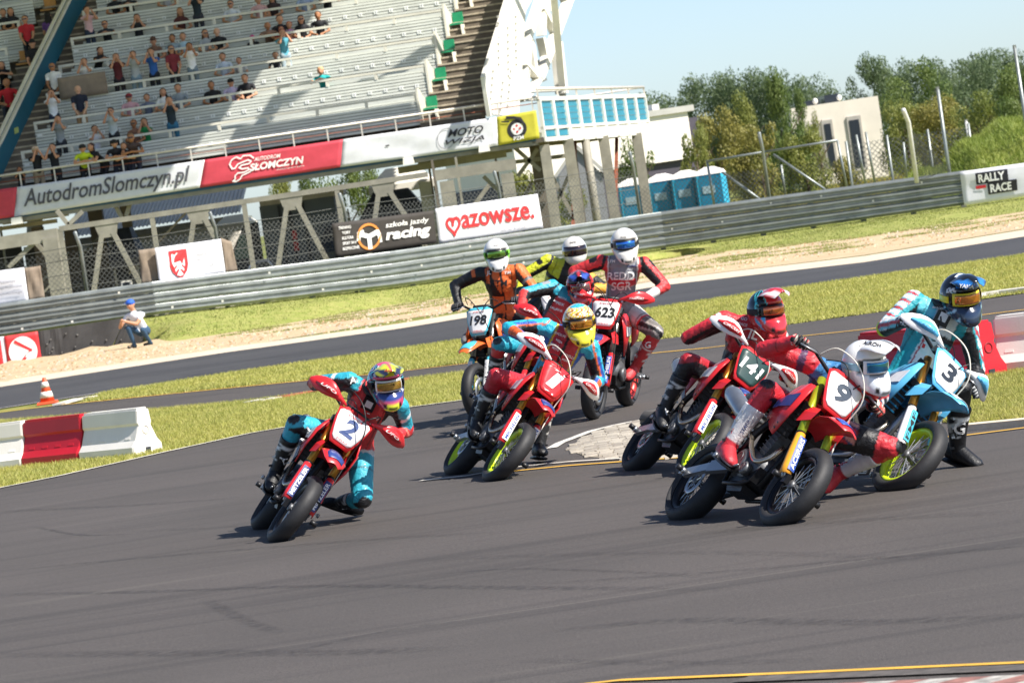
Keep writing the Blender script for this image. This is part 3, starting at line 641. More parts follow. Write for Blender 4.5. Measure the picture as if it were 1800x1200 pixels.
# ================================================================== FENCE
fence = thing('wire_fence', 'chain-link fence with bent steel posts behind the guard rail', 'fence', rail_at(900, .4, .9)); FI = Matrix.Translation(fence.location).inverted()
def fpt(px, z, off=.7): 
    p = rail_at(px, z, off); return p
for px in (-90, 158, 395, 622, 893, 1130, 1357):
    p = fpt(px, 0); mb = MB().mat(STEEL); mb.T = FI; mb.tube([(p.x, p.y, .3), (p.x, p.y, 2.55), (p.x-.05, p.y-.32, 2.95)], .045, 8); mb.build('fence_post', fence)
mb = MB().mat(M('fence_wire', '666863', .5, .5)); mb.T = FI
def wire_panel(mb, P0, P1, z0, z1, sp=.13, w=.0055):
    """woven wire between two ground points"""
    P0, P1 = Vector(P0), Vector(P1); L = (P1-P0).xy.length; H = z1-z0; d = (P1-P0)/L; n = int((L+H)/sp)
    for i in range(n):
        a = -H+i*sp
        for s in (1, -1):
            if s > 0: x0, y0, x1, y1 = a, 0, a+H, H
            else: x0, y0, x1, y1 = a, H, a+H, 0
            if x1 <= 0 or x0 >= L: continue
            if x0 < 0: t = -x0/(x1-x0); y0 += (y1-y0)*t; x0 = 0
            if x1 > L: t = (L-x0)/(x1-x0); y1 = y0+(y1-y0)*t; x1 = L
            p, q = P0+d*x0, P0+d*x1
            mb.tube([(p.x, p.y+.004*s, z0+y0), (q.x, q.y+.004*s, z0+y1)], w, 3, False)
for a, b, z1 in ((-90, 158, 2.5), (158, 395, 2.5), (395, 622, 2.5), (622, 893, 2.5), (893, 1130, 2.5), (1130, 1357, 2.0)):
    wire_panel(mb, fpt(a, 0), fpt(b, 0), .5, z1)
mb.build('wire_mesh', fence)['kind'] = 'stuff'
for a, b in ((-90, 158), (158, 395), (395, 622), (622, 893), (893, 1130)):
    mb = MB().mat(MATS['fence_wire']); mb.T = FI
    for z in (1.6, 1.95, 2.3, 2.6): 
        p, q = fpt(a, z), fpt(b, z); mb.tube([tuple(p), ((p.x+q.x)/2, (p.y+q.y)/2, z-.04), tuple(q)], .009, 4)
    mb.build('tension_wire', fence)
# the cage of pipes at the right
cage = thing('pipe_fence', 'grey pipe-framed wire fence with diagonal braces beside the blue toilets', 'fence', fpt(1300, .3, 2)); CI = Matrix.Translation(cage.location).inverted()
def pipe(px0, py0, px1, py1, D0, D1, r=.035, nm='pipe'):
    a, b = at(px0, py0, D0), at(px1, py1, D1); m_ = MB().mat(STEEL); m_.T = CI; m_.tube([tuple(a), tuple(b)], r, 7); return m_.build(nm, cage)
for args in ((1242, 284, 1340, 268, 109, 108), (1340, 268, 1472, 247, 108, 107), (1360, 272, 1450, 333, 107.5, 106.5), (1270, 303, 1335, 350, 109, 108), (1243, 284, 1256, 362, 109, 109), (1472, 247, 1489, 330, 107, 107), (1373, 290, 1381, 345, 108, 108), (1505, 237, 1522, 326, 109, 109), (1522, 232, 1538, 322, 109, 109), (1588, 250, 1594, 312, 109, 109)): pipe(*args)
mb = MB().mat(MATS['fence_wire']); mb.T = CI; a, b = at(1256, 350, 109), at(1483, 318, 107); wire_panel(mb, (a.x, a.y, 0), (b.x, b.y, 0), .5, 1.95); mb.build('wire_mesh', cage)['kind'] = 'stuff'
fp2 = thing('wire_fence', 'loose torn wire fence hanging from the tall bent post at the foot of the mound', 'fence', fpt(1600, .3, .9)); QI = Matrix.Translation(fp2.location).inverted()
pa, pb, pc = at(1588, 193, 104), at(1597, 215, 104.5), at(1612, 322, 104.5); mb = MB().mat(M('white_post', 'd5d5cf', .5, .2)); mb.T = QI; mb.tube([tuple(pa), tuple(pb), tuple(pc)], .06, 8); mb.build('fence_post', fp2)
mb = MB().mat(MATS['fence_wire']); mb.T = QI; T0 = at(1599, 225, 104.6); B0 = at(1611, 318, 104.6); T1 = at(1670, 300, 104.2); 
for i in range(18):
    t = i/17; a = T0.lerp(B0, t); b = T0.lerp(T1, 1).lerp(B0.lerp(T1, 1), t); mb.tube([tuple(a), tuple(T1.lerp(B0, t*.5))], .007, 3, False); mb.tube([tuple(T0.lerp(T1, t)), tuple(B0.lerp(T1, t*.9))], .007, 3, False)
mb.build('wire_mesh', fp2)['kind'] = 'stuff'
for px0, py0, px1, py1, D, lb in ((1648, 155, 1664, 272, 112, 'slim grey pole standing in front of the yellow bushes'), (1783, 82, 1802, 190, 112, 'tall dark lamp pole at the right edge above the mound'), (1698, 212, 1706, 248, 120, 'short pale pole behind the mound')):
    a, b = at(px0, py0, D), at(px1, py1, D); t = thing('pole', lb, 'pole', (b.x, b.y, 0)); mb = MB().mat(STEEL if D < 115 else MATS['white_post']); mb.tube([(0, 0, -.2), (a.x-b.x, 0, a.z)], [.06, .05], 8); mb.mat(STEELD); mb.box((a.x-b.x, 0, a.z), (.09, .09, .08)); mb.build('shaft', t)
fb = thing('wire_fence', 'far chain-link fence in front of the yellow bushes', 'fence', at(1500, 300, 125)); BI = Matrix.Translation(fb.location).inverted(); mb = MB().mat(MATS['fence_wire']); mb.T = BI
a, b = at(1490, 270, 118), at(1705, 240, 118); wire_panel(mb, (a.x, a.y, 0), (b.x, b.y, 0), .1, 2.3, .16, .009); mb.build('wire_mesh', fb)['kind'] = 'stuff'
for i in range(4):
    p = Vector(a).lerp(b, i/3); mb = MB().mat(STEEL); mb.T = BI; mb.tube([(p.x, p.y, -.1), (p.x, p.y, 2.4)], .04, 6); mb.build('fence_post', fb)
# ================================================================== GRANDSTAND
D0 = 117.0; VX, VY = .309, .951; RISE, TREAD = .83, 1.2; Z0 = 4.78
def SP(u, v, z): return (u+v*VX, D0+v*VY, z)
CREAM = M('cream_painted_steel', 'd9d6c6', .5, .1, var=.12, scale=1.5); SEATG = M('pale_slat_paint', 'd6d9cf', .5, .1, var=.12, scale=1.1)
STEP = M('stand_concrete', '756b5d', .9, var=.25, scale=2.5, bump=.3, bscale=12); STEPD = M('dark_stand_concrete', '6b6459', .9, var=.25, scale=2)
TEAL = M('teal_painted_steel', '175f76', .5, .2, var=.12, scale=.8); TEALL = M('light_teal_panel', '2f8ba3', .5, .1, var=.1)
WPAINT = M('white_stand_paint', 'e6e3d8', .5, .05, var=.12, scale=1.2); BEAM = M('grey_painted_beam', '8f8b7e', .65, .1, var=.22, scale=2.2); RUST = M('rusty_bar', '8a4f38', .8, .2, var=.3)
GSEAT = M('green_seat', '1f8a5e', .4, var=.1); YSEAT = M('yellow_seat', 'c98f3a', .45, var=.1); TAGM = M('seat_number_plate', 'e9ebe6', .5); TAGD = M('seat_number_ink', '8a9090', .6)
stand = thing('grandstand', 'tall white grandstand with slatted seating rows and a long printed parapet', 'grandstand', SP(-5, 0, 0)); SI = Matrix.Translation(stand.location).inverted()
def smb(*ms):
    m_ = MB(); m_.T = SI
    for q in ms: m_.mat(q)
    return m_
def ubar(mb, u0, u1, v, z0, z1, th=.04):
    """slab along u between z0,z1, front face at v"""
    a = [SP(u0, v, z0), SP(u1, v, z0), SP(u1, v, z1), SP(u0, v, z1)]; b = [SP(u0, v+th, z0), SP(u1, v+th, z0), SP(u1, v+th, z1), SP(u0, v+th, z1)]
    mb.add(a+b, [(0, 1, 2, 3), (7, 6, 5, 4), (0, 4, 5, 1), (1, 5, 6, 2), (2, 6, 7, 3), (3, 7, 4, 0)], False)
UM0, UM1 = -13.45, -1.73; KMAX = 8
_pool = {}
def section(u0, u1, k0, k1, tags=True):
    for k in range(k0, k1):
        v = TREAD*k; zf = Z0+RISE*k; sh = 0.
        tier = smb(STEPD); 
        # concrete step of this tier
        a = [SP(u0, v+.1, zf-.08), SP(u1, v+.1, zf-.08), SP(u1, v+TREAD+.1, zf-.08), SP(u0, v+TREAD+.1, zf-.08)]; b = [(x, y, z+.08) for x, y, z in a]
        tier.add(a+b, [(3, 2, 1, 0), (4, 5, 6, 7), (0, 1, 5, 4), (1, 2, 6, 5), (2, 3, 7, 6), (3, 0, 4, 7)], False)
        t = tier.build('seating_tier', stand)
        # top rail, bottom rail and posts of the parapet
        m_ = smb(CREAM); ubar(m_, u0, u1, v, zf+.79, zf+.86, .07); m_.build('hand_rail', t)
        n = max(1, round((u1-u0)/1.42)); 
        for i in range(n+1):
            uu = u0+(u1-u0-.08)*i/n; m_ = smb(CREAM); ubar(m_, uu, uu+.08, v+.01, zf+.62, zf+.80, .05); m_.build('rail_post', t)
        # slats: seven boards of the front and a bench board behind
        for s_ in range(8):
            z = zf-.08+s_*.089; m_ = smb(SEATG); ubar(m_, u0, u1, v+.02+(.012 if s_ % 2 else 0), z, z+.070, .03); m_.build('slat', t)
        m_ = smb(STEPD); ubar(m_, u0+.02, u1-.02, v+.055, zf-.1, zf+.60, .03); m_.build('backing', t)
        # bench behind
        for s_ in range(3):
            m_ = smb(SEATG); ubar(m_, u0, u1, v+.95, zf+.50+s_*.085, zf+.57+s_*.085, .05); m_.build('slat', t)
        m_ = smb(SEATG); a = [SP(u0, v+.62, zf+.43), SP(u1, v+.62, zf+.43), SP(u1, v+.95, zf+.43), SP(u0, v+.95, zf+.43)]; b = [(x, y, z+.04) for x, y, z in a]
        m_.add(a+b, [(3, 2, 1, 0), (4, 5, 6, 7), (0, 1, 5, 4), (1, 2, 6, 5), (2, 3, 7, 6), (3, 0, 4, 7)], False); m_.build('bench', t)
        if tags:
            m_ = smb(TAGM, TAGD); m_.cur = 0; uu = u0+.33+(k % 2)*.2; zz = zf+.27
            while uu < u1-.1:
                m_.cur = 0; ubar(m_, uu, uu+.11, v+.008, zz-.055, zz+.055, .012); m_.cur = 1; ubar(m_, uu+.045, uu+.07, v+.004, zz-.03, zz+.03, .004); uu += .47
            m_.cur = 0; ubar(m_, u0+.05, u0+.2, v+.008, zf+.40, zf+.48, .012)
            m_.build('number_plate', t)['kind'] = 'stuff'
section(UM0, UM1, 0, KMAX); section(-24, -15.4, 0, KMAX+1)
# side plates and green seats at the stair end
for k in range(KMAX):
    v = TREAD*k; zf = Z0+RISE*k
    m_ = smb(CREAM); a = [SP(UM1, v-.02, zf+.0-.1), SP(UM1, v-.02, zf+1.0), SP(UM1, v+.12, zf+1.0), SP(UM1, v+.9, zf+.4), SP(UM1, v+.9, zf-.1)]; b = [(x+.06, y, z) for x, y, z in a]
    m_.add(a+b, [(0, 1, 2, 3, 4), (9, 8, 7, 6, 5)]+[(i, (i+1) % 5, (i+1) % 5+5, i+5) for i in range(5)], False); m_.build('end_plate', stand)
    for nm, mt_, uu in (('end_seat', GSEAT, UM1+.09),):
        m_ = smb(mt_); ubar(m_, uu, uu+.31, v+.55, zf+.36, zf+.72, .05); a = [SP(uu, v+.2, zf+.33), SP(uu+.31, v+.2, zf+.33), SP(uu+.33, v+.58, zf+.36), SP(uu-.02, v+.58, zf+.36)]; b = [(x, y, z+.05) for x, y, z in a]
        m_.add(a+b, [(3, 2, 1, 0), (4, 5, 6, 7), (0, 1, 5, 4), (1, 2, 6, 5), (2, 3, 7, 6), (3, 0, 4, 7)], False); m_.build(nm, stand)
    m_ = smb(CREAM); a = [SP(UM1+.44, v+.1, zf+.32), SP(UM1+.44, v+.35, zf+.32), SP(UM1+.52, v-.02, zf-.28), SP(UM1+.52, v-.10, zf-.28)]; b = [(x+.05, y, z) for x, y, z in a]
    m_.add(a+b, [(0, 1, 2, 3), (7, 6, 5, 4), (0, 4, 5, 1), (1, 5, 6, 2), (2, 6, 7, 3), (3, 7, 4, 0)], False); m_.build('seat_bracket', stand)
for k, mt_ in ((4, YSEAT), (6, YSEAT)):
    v = TREAD*k; zf = Z0+RISE*k; uu = -15.28; m_ = smb(mt_); ubar(m_, uu, uu+.36, v+.55, zf+.3, zf+.72, .05); a = [SP(uu, v+.2, zf+.28), SP(uu+.36, v+.2, zf+.28), SP(uu+.36, v+.58, zf+.30), SP(uu, v+.58, zf+.30)]; b = [(x, y, z+.05) for x, y, z in a]
    m_.add(a+b, [(3, 2, 1, 0), (4, 5, 6, 7), (0, 1, 5, 4), (1, 2, 6, 5), (2, 3, 7, 6), (3, 0, 4, 7)], False); m_.build('end_seat', stand)
# stairs: four steps to a tier
def stairs(u0, u1, nm='stair_step'):
    for i in range(-3, KMAX*4+4):
        v = TREAD*i/4-.1; z = Z0+RISE*i/4
        a = [SP(u0, v, z-.3), SP(u1, v, z-.3), SP(u1, v+TREAD/4+.06, z-.3), SP(u0, v+TREAD/4+.06, z-.3)]; b = [(x, y, q+.3) for x, y, q in a]
        m_ = smb(STEP); m_.add(a+b, [(3, 2, 1, 0), (4, 5, 6, 7), (0, 1, 5, 4), (1, 2, 6, 5), (2, 3, 7, 6), (3, 0, 4, 7)], False); m_.build(nm, stand)
        a = [SP(u0, v-.035, z-.045), SP(u1, v-.035, z-.045), SP(u1, v+.06, z-.045), SP(u0, v+.06, z-.045)]; b = [(x, y, q+.05) for x, y, q in a]
        m_ = smb(M('pale_step_nosing', 'b3a791', .9, var=.3, scale=5)); m_.add(a+b, [(3, 2, 1, 0), (4, 5, 6, 7), (0, 1, 5, 4), (1, 2, 6, 5), (2, 3, 7, 6), (3, 0, 4, 7)], False); m_.build('step_nosing', stand)  # paler strip along the front edge of each step
stairs(-1.70, .12); stairs(-15.3, -13.45)
# front walkway slab, its beam, hand rail and posts
FV = -1.45; DF = D0+FV*VY
def fx(px, py): return at(px, py, DF)
m_ = smb(STEPD); ubar(m_, -24, 1.5, FV+.1, 3.80, 3.95, 1.5); m_.build('walkway_slab', stand)
m_ = smb(M('blue_beam_edge', '2f5673', .5, .2)); ubar(m_, -24, 1.98, FV+.05, 3.72, 3.80, .12); m_.build('edge_beam', stand)
m_ = smb(BEAM); ubar(m_, -24, 1.98, FV+.08, 3.60, 3.72, .2); m_.build('edge_beam', stand)
RW = M('worn_white_rail', 'd6cfc4', .5, .2, var=.2)
m_ = smb(RW); m_.tube([SP(-24, FV+.1, 5.00), SP(2.2, FV+.1, 4.98)], .035, 7); m_.build('hand_rail', stand)
m_ = smb(RUST); m_.tube([SP(-24, FV+.1, 4.80), SP(2.2, FV+.1, 4.80)], .014, 5); m_.build('hand_rail', stand)
for i in range(27):
    uu = -24+i*1.0; m_ = smb(RW); m_.bar(SP(uu, FV+.1, 3.9), SP(uu, FV+.1, 5.0), .04); m_.build('rail_post', stand)
# printed parapet cloths
dfl = lambda px: DF-.05
def para(lb, cs, mat, seed, **k): return banner('parapet_banner', lb, 'banner', cs, 0, mat, seed=seed, Dfun=dfl, wave=.03, **k)
WCL2 = M('white_parapet_cloth', 'd9dadd', .75, var=.05); RCL = M('red_parapet_cloth', 'cc4453', .7, var=.06); YCL = M('mustard_parapet_cloth', 'b9b233', .7, var=.08)
para('plain red end of the parapet banner at the left edge', [(-120, 347), (30, 329), (25, 381), (-125, 402)], RCL, 1)
t, put, shp, grd, stk = para('white parapet banner lettered with the autodrome web address', [(30, 329), (360, 281), (351, 330), (25, 381)], WCL2, 2, nx=40)
put('AutodromSlomczyn.pl', .485, .5, .78, DGR, bold=.018, width=.875)
t, put, shp, grd, stk = para('red parapet banner with a white racetrack outline', [(360, 281), (603, 245), (598, 294), (351, 330)], RCL, 3, nx=30)
put('AUTODROM', .46, .745, .15, WHT, bold=.03, width=.185); put('SŁOMCZYN', .535, .47, .27, WHT, bold=.05, width=.38); put('motorsport park', .64, .245, .06, WHT, width=.2)
stk([(a, b) for a, b in ((.36, .80), (.33, .92), (.28, .94), (.265, .84), (.23, .93), (.20, .85), (.19, .70), (.215, .52), (.235, .52), (.25, .66), (.32, .76), (.345, .70), (.335, .62), (.28, .60), (.265, .52), (.29, .46), (.33, .47), (.34, .40), (.31, .33), (.26, .33), (.245, .24), (.25, .12), (.235, .06), (.26, .03), (.285, .10), (.295, .22), (.33, .28), (.37, .36))], .05, WHT, 'track_outline')
t, put, shp, grd, stk = para('long white creased parapet banner with a motorbike logo', [(603, 245), (873, 206), (876, 256), (598, 294)], WCL2, 4, nx=34, fold=1.6)
put('MOTO', .795, .66, .27, BLK, bold=.03, shear=.3, width=.23); put('WIZJA', .79, .33, .22, BLK, bold=.02, shear=.3, width=.25)
stk([(.67+.055*math.cos(a), .5+.36*math.sin(a)) for a in np.linspace(.9, 5.6, 18)], .025, GREY, 'arc_logo'); shp([(.28, .56), (.305, .57), (.305, .52), (.282, .51)], BLK, 'small_mark')
t, put, shp, grd, stk = para('mustard parapet banner with a black tyre emblem', [(873, 206), (942, 194), (949, 243), (876, 256)], YCL, 5, nx=10)
shp([(.48+.24*math.cos(a), .46+.34*math.sin(a)) for a in np.linspace(0, 2*math.pi, 24)[:-1]], BLK, 'tyre_emblem', .012)
shp([(.48+.15*math.cos(a), .46+.21*math.sin(a)) for a in np.linspace(0, 2*math.pi, 20)[:-1]], WHT, 'white_disc', .018)
for a in (0, 90, 180, 270): shp([(.48+.075*math.cos(math.radians(a))+.03*math.cos(b), .47+.11*math.sin(math.radians(a))+.045*math.sin(b)) for b in np.linspace(0, 6.28, 8)[:-1]], RED, 'red_dot', .023)
stk([(.66, .60), (.58, .80), (.42, .88), (.25, .92)], .10, BLK, 'tyre_emblem'); stk([(.12, .80), (.30, .76)], .05, BLK, 'tyre_emblem'); put('PZM', .50, .14, .13, WHT, bold=.04, width=.24)
# lamps under the parapet
for px, py in ((30, 388), (718, 283), (851, 261)):
    p = at(px, py, DF-.15)-Vector(stand.location); m_ = MB().mat(WPAINT); m_.box(tuple(p), (.34, .25, .20), taper=.85); m_.build('under_lamp', stand)
# white side girder (plates + truss) along the right of the stairs
SPL = Vector(at(861, 202, DF)); NPL = Vector((VY, -VX, 0))
def gp_(px, py): return on_plane(px, py, SPL, NPL)
def gpoly(mb, pts, th=.12):
    P = [Vector(gp_(*p)) for p in pts]; Q = [p-NPL*th for p in P]; k = len(P)
    mb.add([tuple(p) for p in P+Q], [tuple(range(k)), tuple(range(2*k-1, k-1, -1))]+[(i, (i+1) % k, (i+1) % k+k, i+k) for i in range(k)], False)
def gbar(px0, py0, px1, py1, wpx, nm='truss_bar', th=.25, off=0., mat=None):
    dx, dy = px1-px0, py1-py0; L = math.hypot(dx, dy); nx_, ny_ = -dy/L*wpx/2, dx/L*wpx/2
    P = [Vector(gp_(px0+nx_, py0+ny_)), Vector(gp_(px1+nx_, py1+ny_)), Vector(gp_(px1-nx_, py1-ny_)), Vector(gp_(px0-nx_, py0-ny_))]
    P = [p+NPL*off for p in P]; Q = [p-NPL*th for p in P]; mb = smb(mat or WPAINT)
    mb.add([tuple(p) for p in P+Q], [(0, 1, 2, 3), (7, 6, 5, 4)]+[(i, (i+1) % 4, (i+1) % 4+4, i+4) for i in range(4)], False); return mb.build(nm, stand)
edges = [(861, 202, 850, 136, 918, -90), (872, 202, 868, 110, 935, -90), (886, 203, 886, 80, 952, -90), (899, 203, 908, 40, 968, -90), (913, 203, 925, 20, 985, -90)]
for i in range(4):
    a, b = edges[i], edges[i+1]
    m_ = smb(WPAINT); gpoly(m_, [(a[0], a[1]), (a[2], a[3]), (a[4], a[5]), (b[4]-.6, b[5]), (b[2]-.6, b[3]), (b[0]-.6, b[1])], .05+.04*(i % 2)); m_.build('side_plate', stand)
gbar(861, 205, 850, 136, 3, 'plate_edge', .12, .05); gbar(850, 137, 918, -90, 4, 'plate_edge', .12, .05)
for i, (x0, y0) in enumerate(((874, 60), (891, 80), (905, 60))):
    mb = smb(M('bolt_grey', 'a9a79d', .6, .3))
    for j in range(14):
        p = gp_(x0+j*.9*(-1 if j > 7 else .4)-j*.2, y0-30+j*12.); mb.box(tuple(p+NPL*.02), (.07, .05, .07))
    mb.build('bolt_row', stand)['kind'] = 'stuff'
gbar(950, 140, 1040, -100, 8, off=.06); gbar(951, 137, 925, 175, 6, off=.06); gbar(925, 178, 935, 60, 6); gbar(935, 60, 985, -90, 7)
gbar(927, 112, 952, 140, 5, off=.03); gbar(937, 70, 944, 120, 5); gbar(958, 15, 981, 58, 5, off=.03); gbar(960, 0, 958, 62, 5); gbar(957, 66, 964, 98, 4); gbar(975, 75, 985, 165, 7, 'pylon_post', .3, .2); gbar(930, 120, 921, 176, 5); gbar(984, -40, 1003, 8, 4); gbar(975, -60, 968, 20, 4); gbar(930, 160, 985, 158, 5, off=.1)
gbar(963, 104, 977, 120, 2.5, mat=STEELD, off=-.2); gbar(968, 124, 975, 140, 7, mat=STEEL, off=-.3)
# roof truss and roof far above (outside the photo) that shade the left of the stand
m_ = smb(WPAINT); a = [(-32, 109, 16.6), (.8, 109, 16.6), (5.5, 136, 17.6), (-28, 136, 17.6)]; b = [(x, y, z+.25) for x, y, z in a]
m_.add(a+b, [(3, 2, 1, 0), (4, 5, 6, 7), (0, 1, 5, 4), (1, 2, 6, 5), (2, 3, 7, 6), (3, 0, 4, 7)], False); m_.build('roof', stand)
for x0, z0_, x1, z1_ in ((.8, 16.6, 5.2, 12.0), (5.2, 12.0, 3.2, 9.0), (2.4, 16.0, 2.4, 13.8), (3.4, 13.8, 1.6, 11.0), (.2, 14.2, 4.3, 13.0), (-.3, 12.9, 2.6, 16.4)):
    m_ = smb(WPAINT); m_.bar((x0, 112.5, z0_), (x1, 113.2, z1_), .34, .34); m_.build('roof_strut', stand)
m_ = smb(WPAINT); m_.bar((2.6, 123.5, 4), (3.1, 113, 16.6), .2, .2); m_.build('pylon_post', stand)
# teal side wall of the left stairs
SP2 = Vector(SP(-13.85, -1.3, 4)); 
def pp(px, py): return on_plane(px, py, SP2, NPL)
def poly_on(fun, pts, mat, th, nm, off=0.):
    P = [Vector(fun(*p))+NPL*off for p in pts]; Q = [p-NPL*th for p in P]; k = len(P); m_ = smb(mat)
    m_.add([tuple(p) for p in P+Q], [tuple(range(k)), tuple(range(2*k-1, k-1, -1))]+[(i, (i+1) % k, (i+1) % k+k, i+k) for i in range(k)], False); return m_.build(nm, stand)
poly_on(pp, [(-60, 352), (-60, 372), (0, 318), (8, 300), (42, 225), (74, 158), (107, 95), (140, 28), (185, -60), (160, -60), (122, 2), (60, 128), (2, 249), (-50, 340)], TEAL, .15, 'stair_wall')
for off_, w_ in ((0, 3.4), (-9, 3)):
    for (x0, y0, x1, y1) in ((-50+off_, 338, 2+off_, 247), (2+off_, 247, 60+off_, 126), (60+off_, 126, 122+off_, 0), (122+off_, 0, 160+off_, -62)):
        d_ = math.hypot(x1-x0, y1-y0); nx_, ny_ = -(y1-y0)/d_*w_/2, (x1-x0)/d_*w_/2
        poly_on(pp, [(x0+nx_, y0+ny_), (x1+nx_, y1+ny_), (x1-nx_, y1-ny_), (x0-nx_, y0-ny_)], CREAM, .08, 'stair_rail', .05)
poly_on(pp, [(24, 226), (31, 223), (32, 233), (25, 236)], M('faded_sticker', 'a5b46a', .7, var=.3), .01, 'sticker', .02)
m_ = smb(M('grey_column', 'a9aba6', .5, .1)); p = at(72, 60, 126); m_.tube([(p.x-1.2, p.y, 3), (p.x, p.y, p.z), (p.x+.1, p.y, 15)], .25, 10); m_.build('roof_column', stand)
# side balcony with blue louvred panels
B0, B1 = Vector((1.78, DF)), Vector((5.60, DF+18)); BD = (B1-B0).normalized(); BN = Vector((BD.y, -BD.x)); BL = (B1-B0).length
def bp(s, z, o=0.): q = B0+BD*s+BN*o; return (q.x, q.y, z)
def bslab(s0, s1, z0, z1, o, th, mat, nm):
    m_ = smb(mat); a = [bp(s0, z0, o), bp(s1, z0, o), bp(s1, z1, o), bp(s0, z1, o)]; b = [bp(s0, z0, o-th), bp(s1, z0, o-th), bp(s1, z1, o-th), bp(s0, z1, o-th)]
    m_.add(a+b, [(0, 1, 2, 3), (7, 6, 5, 4), (0, 4, 5, 1), (1, 5, 6, 2), (2, 6, 7, 3), (3, 7, 4, 0)], False); return m_.build(nm, stand)
bslab(0, BL, 3.66, 3.80, 0, 2.2, STEPD, 'walkway_slab'); bslab(0, BL, 4.86, 4.97, .03, .12, WPAINT, 'balcony_frame'); bslab(0, BL, 4.02, 4.10, .03, .12, WPAINT, 'balcony_frame'); bslab(3.9, BL, 3.62, 3.98, .02, .08, WPAINT, 'balcony_skirt'); bslab(0, 3.9, 3.66, 3.78, .02, .08, WPAINT, 'balcony_skirt')
pn = 9
for i in range(pn+1):
    s = BL*i/pn; bslab(max(0, s-.13), min(BL, s+.13), 3.66, 4.9, .05, .1, WPAINT, 'mullion')
for i in range(pn):
    s0, s1 = BL*i/pn+.14, BL*(i+1)/pn-.14
    for j in range(8): 
        bslab(s0, s1, 4.115+j*.092, 4.115+j*.092+.085, -.01-(j % 2)*.02, .03, TEALL, 'louvre')
    if i < 2: bslab(s0, s1, 3.80, 4.0, -.02, .03, TEALL, 'louvre')
m_ = smb(RW); m_.tube([bp(0, 5.20), bp(BL, 5.20)], .05, 7); m_.build('hand_rail', stand)
m_ = smb(RW); m_.tube([bp(BL, 5.20), bp(BL, 5.20, -2.), bp(2, 5.0, -1.2)], .03, 6); m_.build('hand_rail', stand)
for i in range(7): m_ = smb(RW); m_.bar(bp(BL*i/6, 4.9), bp(BL*i/6, 5.2), .05); m_.build('rail_post', stand)
for t_ in (.197, .52, .853): m_ = smb(BEAM); m_.bar(bp(BL*t_, -.1), bp(BL*t_, 3.68), .32, .32); m_.build('column', stand)
for t_ in (.35,): m_ = smb(BEAM); m_.tube([bp(BL*t_, -.1), bp(BL*t_, 3.6)], .13, 8); m_.build('column', stand)
for t0, t1 in ((.08, .40), (.47, .80)): m_ = smb(RUST); m_.bar(bp(BL*t0, 0), bp(BL*t1, 3.6, -.5), .1); m_.build('brace', stand)
# columns and beams under the stand
def col_px(px0, py0, px1, py1, D, w=.3, nm='column', mat=None):
    a, b = at(px0, py0, D), at(px1, py1, D); m_ = smb(mat or BEAM); m_.bar(tuple(a), tuple(b), w, w); return m_.build(nm, stand)
def beam_px(px0, py0, px1, py1, D, h, w=.3, nm='beam', mat=None):
    a, b = at(px0, py0, D), at(px1, py1, D); m_ = smb(mat or BEAM); m_.bar(tuple(a), tuple(b), w, h); return m_.build(nm, stand)
beam_px(-90, 441, 102, 412, 112, .36); beam_px(765, 309, 907, 288, 112, .30)
for x0, y0, x1, y1, D, w_ in ((88, 418, 108, 545, 112, .42), (-60, 430, -40, 560, 112, .42), (785, 318, 800, 420, 112, .4), (890, 305, 905, 400, 112, .36), (955, 255, 978, 400, 116, .3), (940, 250, 962, 395, 121, .4), (60, 400, 90, 560, 122, .35), (122, 395, 145, 545, 124, .4), (165, 365, 190, 520, 124, .45), (218, 350, 240, 500, 123, .3), (745, 320, 758, 400, 118, .35), (1018, 262, 1025, 400, 124, .25)):
    p, q = at(x0, y0, D), at(x1, y1, D); m_ = smb(BEAM if D < 120 else STEPD); m_.bar((q.x, D, max(-.1, 0)), (q.x-.0, D, p.z), w_, w_); m_.build('column', stand)
for x0, y0, x1, y1, D in ((15, 470, 62, 425, 112), (62, 425, 100, 470, 113), (100, 370, 120, 395, 114), (145, 372, 120, 395, 114), (200, 355, 215, 385, 116), (230, 352, 222, 380, 116), (805, 400, 860, 325, 113), (815, 415, 905, 330, 118), (850, 310, 885, 345, 118), (905, 260, 950, 300, 118), (945, 262, 910, 310, 118), (960, 290, 1010, 385, 122), (1010, 285, 965, 390, 122), (900, 330, 935, 385, 123), (935, 320, 905, 385, 123)):
    beam_px(x0, y0, x1, y1, D, .12, .12, 'brace')
for x0, y0, x1, y1, D, h_ in ((5, 390, 120, 374, 116, .18), (0, 402, 100, 388, 118, .12), (700, 300, 890, 270, 118, .2), (735, 290, 900, 263, 120, .14), (905, 285, 1010, 272, 120, .12)): beam_px(x0, y0, x1, y1, D, h_, .3, 'beam')
DK = M('under_stand_shade', '45433c', .9, var=.3, scale=1.5)  # dark panels added to stand in for the gloom under the stand
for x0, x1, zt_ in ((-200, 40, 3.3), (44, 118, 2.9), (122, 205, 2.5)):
    a, b = at(x0, 450, 127), at(x1, 450, 127); m_ = smb(DK); m_.box(((a.x+b.x)/2, 127, zt_/2), (b.x-a.x, .15, zt_)); m_.build('shade_panel', stand)
rs = random.Random(4)
for i in range(26):
    px = rs.uniform(-40, 240) if i < 14 else rs.uniform(690, 960); D = rs.uniform(113, 124); z0 = rs.uniform(.2, 1.8); p = at(px, 400, D); L_c = rs.uniform(.8, 2.2); sl = rs.choice((-.8, .8, 0, 5)); m_ = smb(rs.choice((BEAM, STEPD, STEELD, BEAM)))
    if sl == 5: m_.bar((p.x, D, 0), (p.x, D, 3.6), .07)
    else: m_.bar((p.x, D, z0), (p.x+L_c, D, z0+sl*L_c), .06)
    m_.build('scaffold_tube', stand)
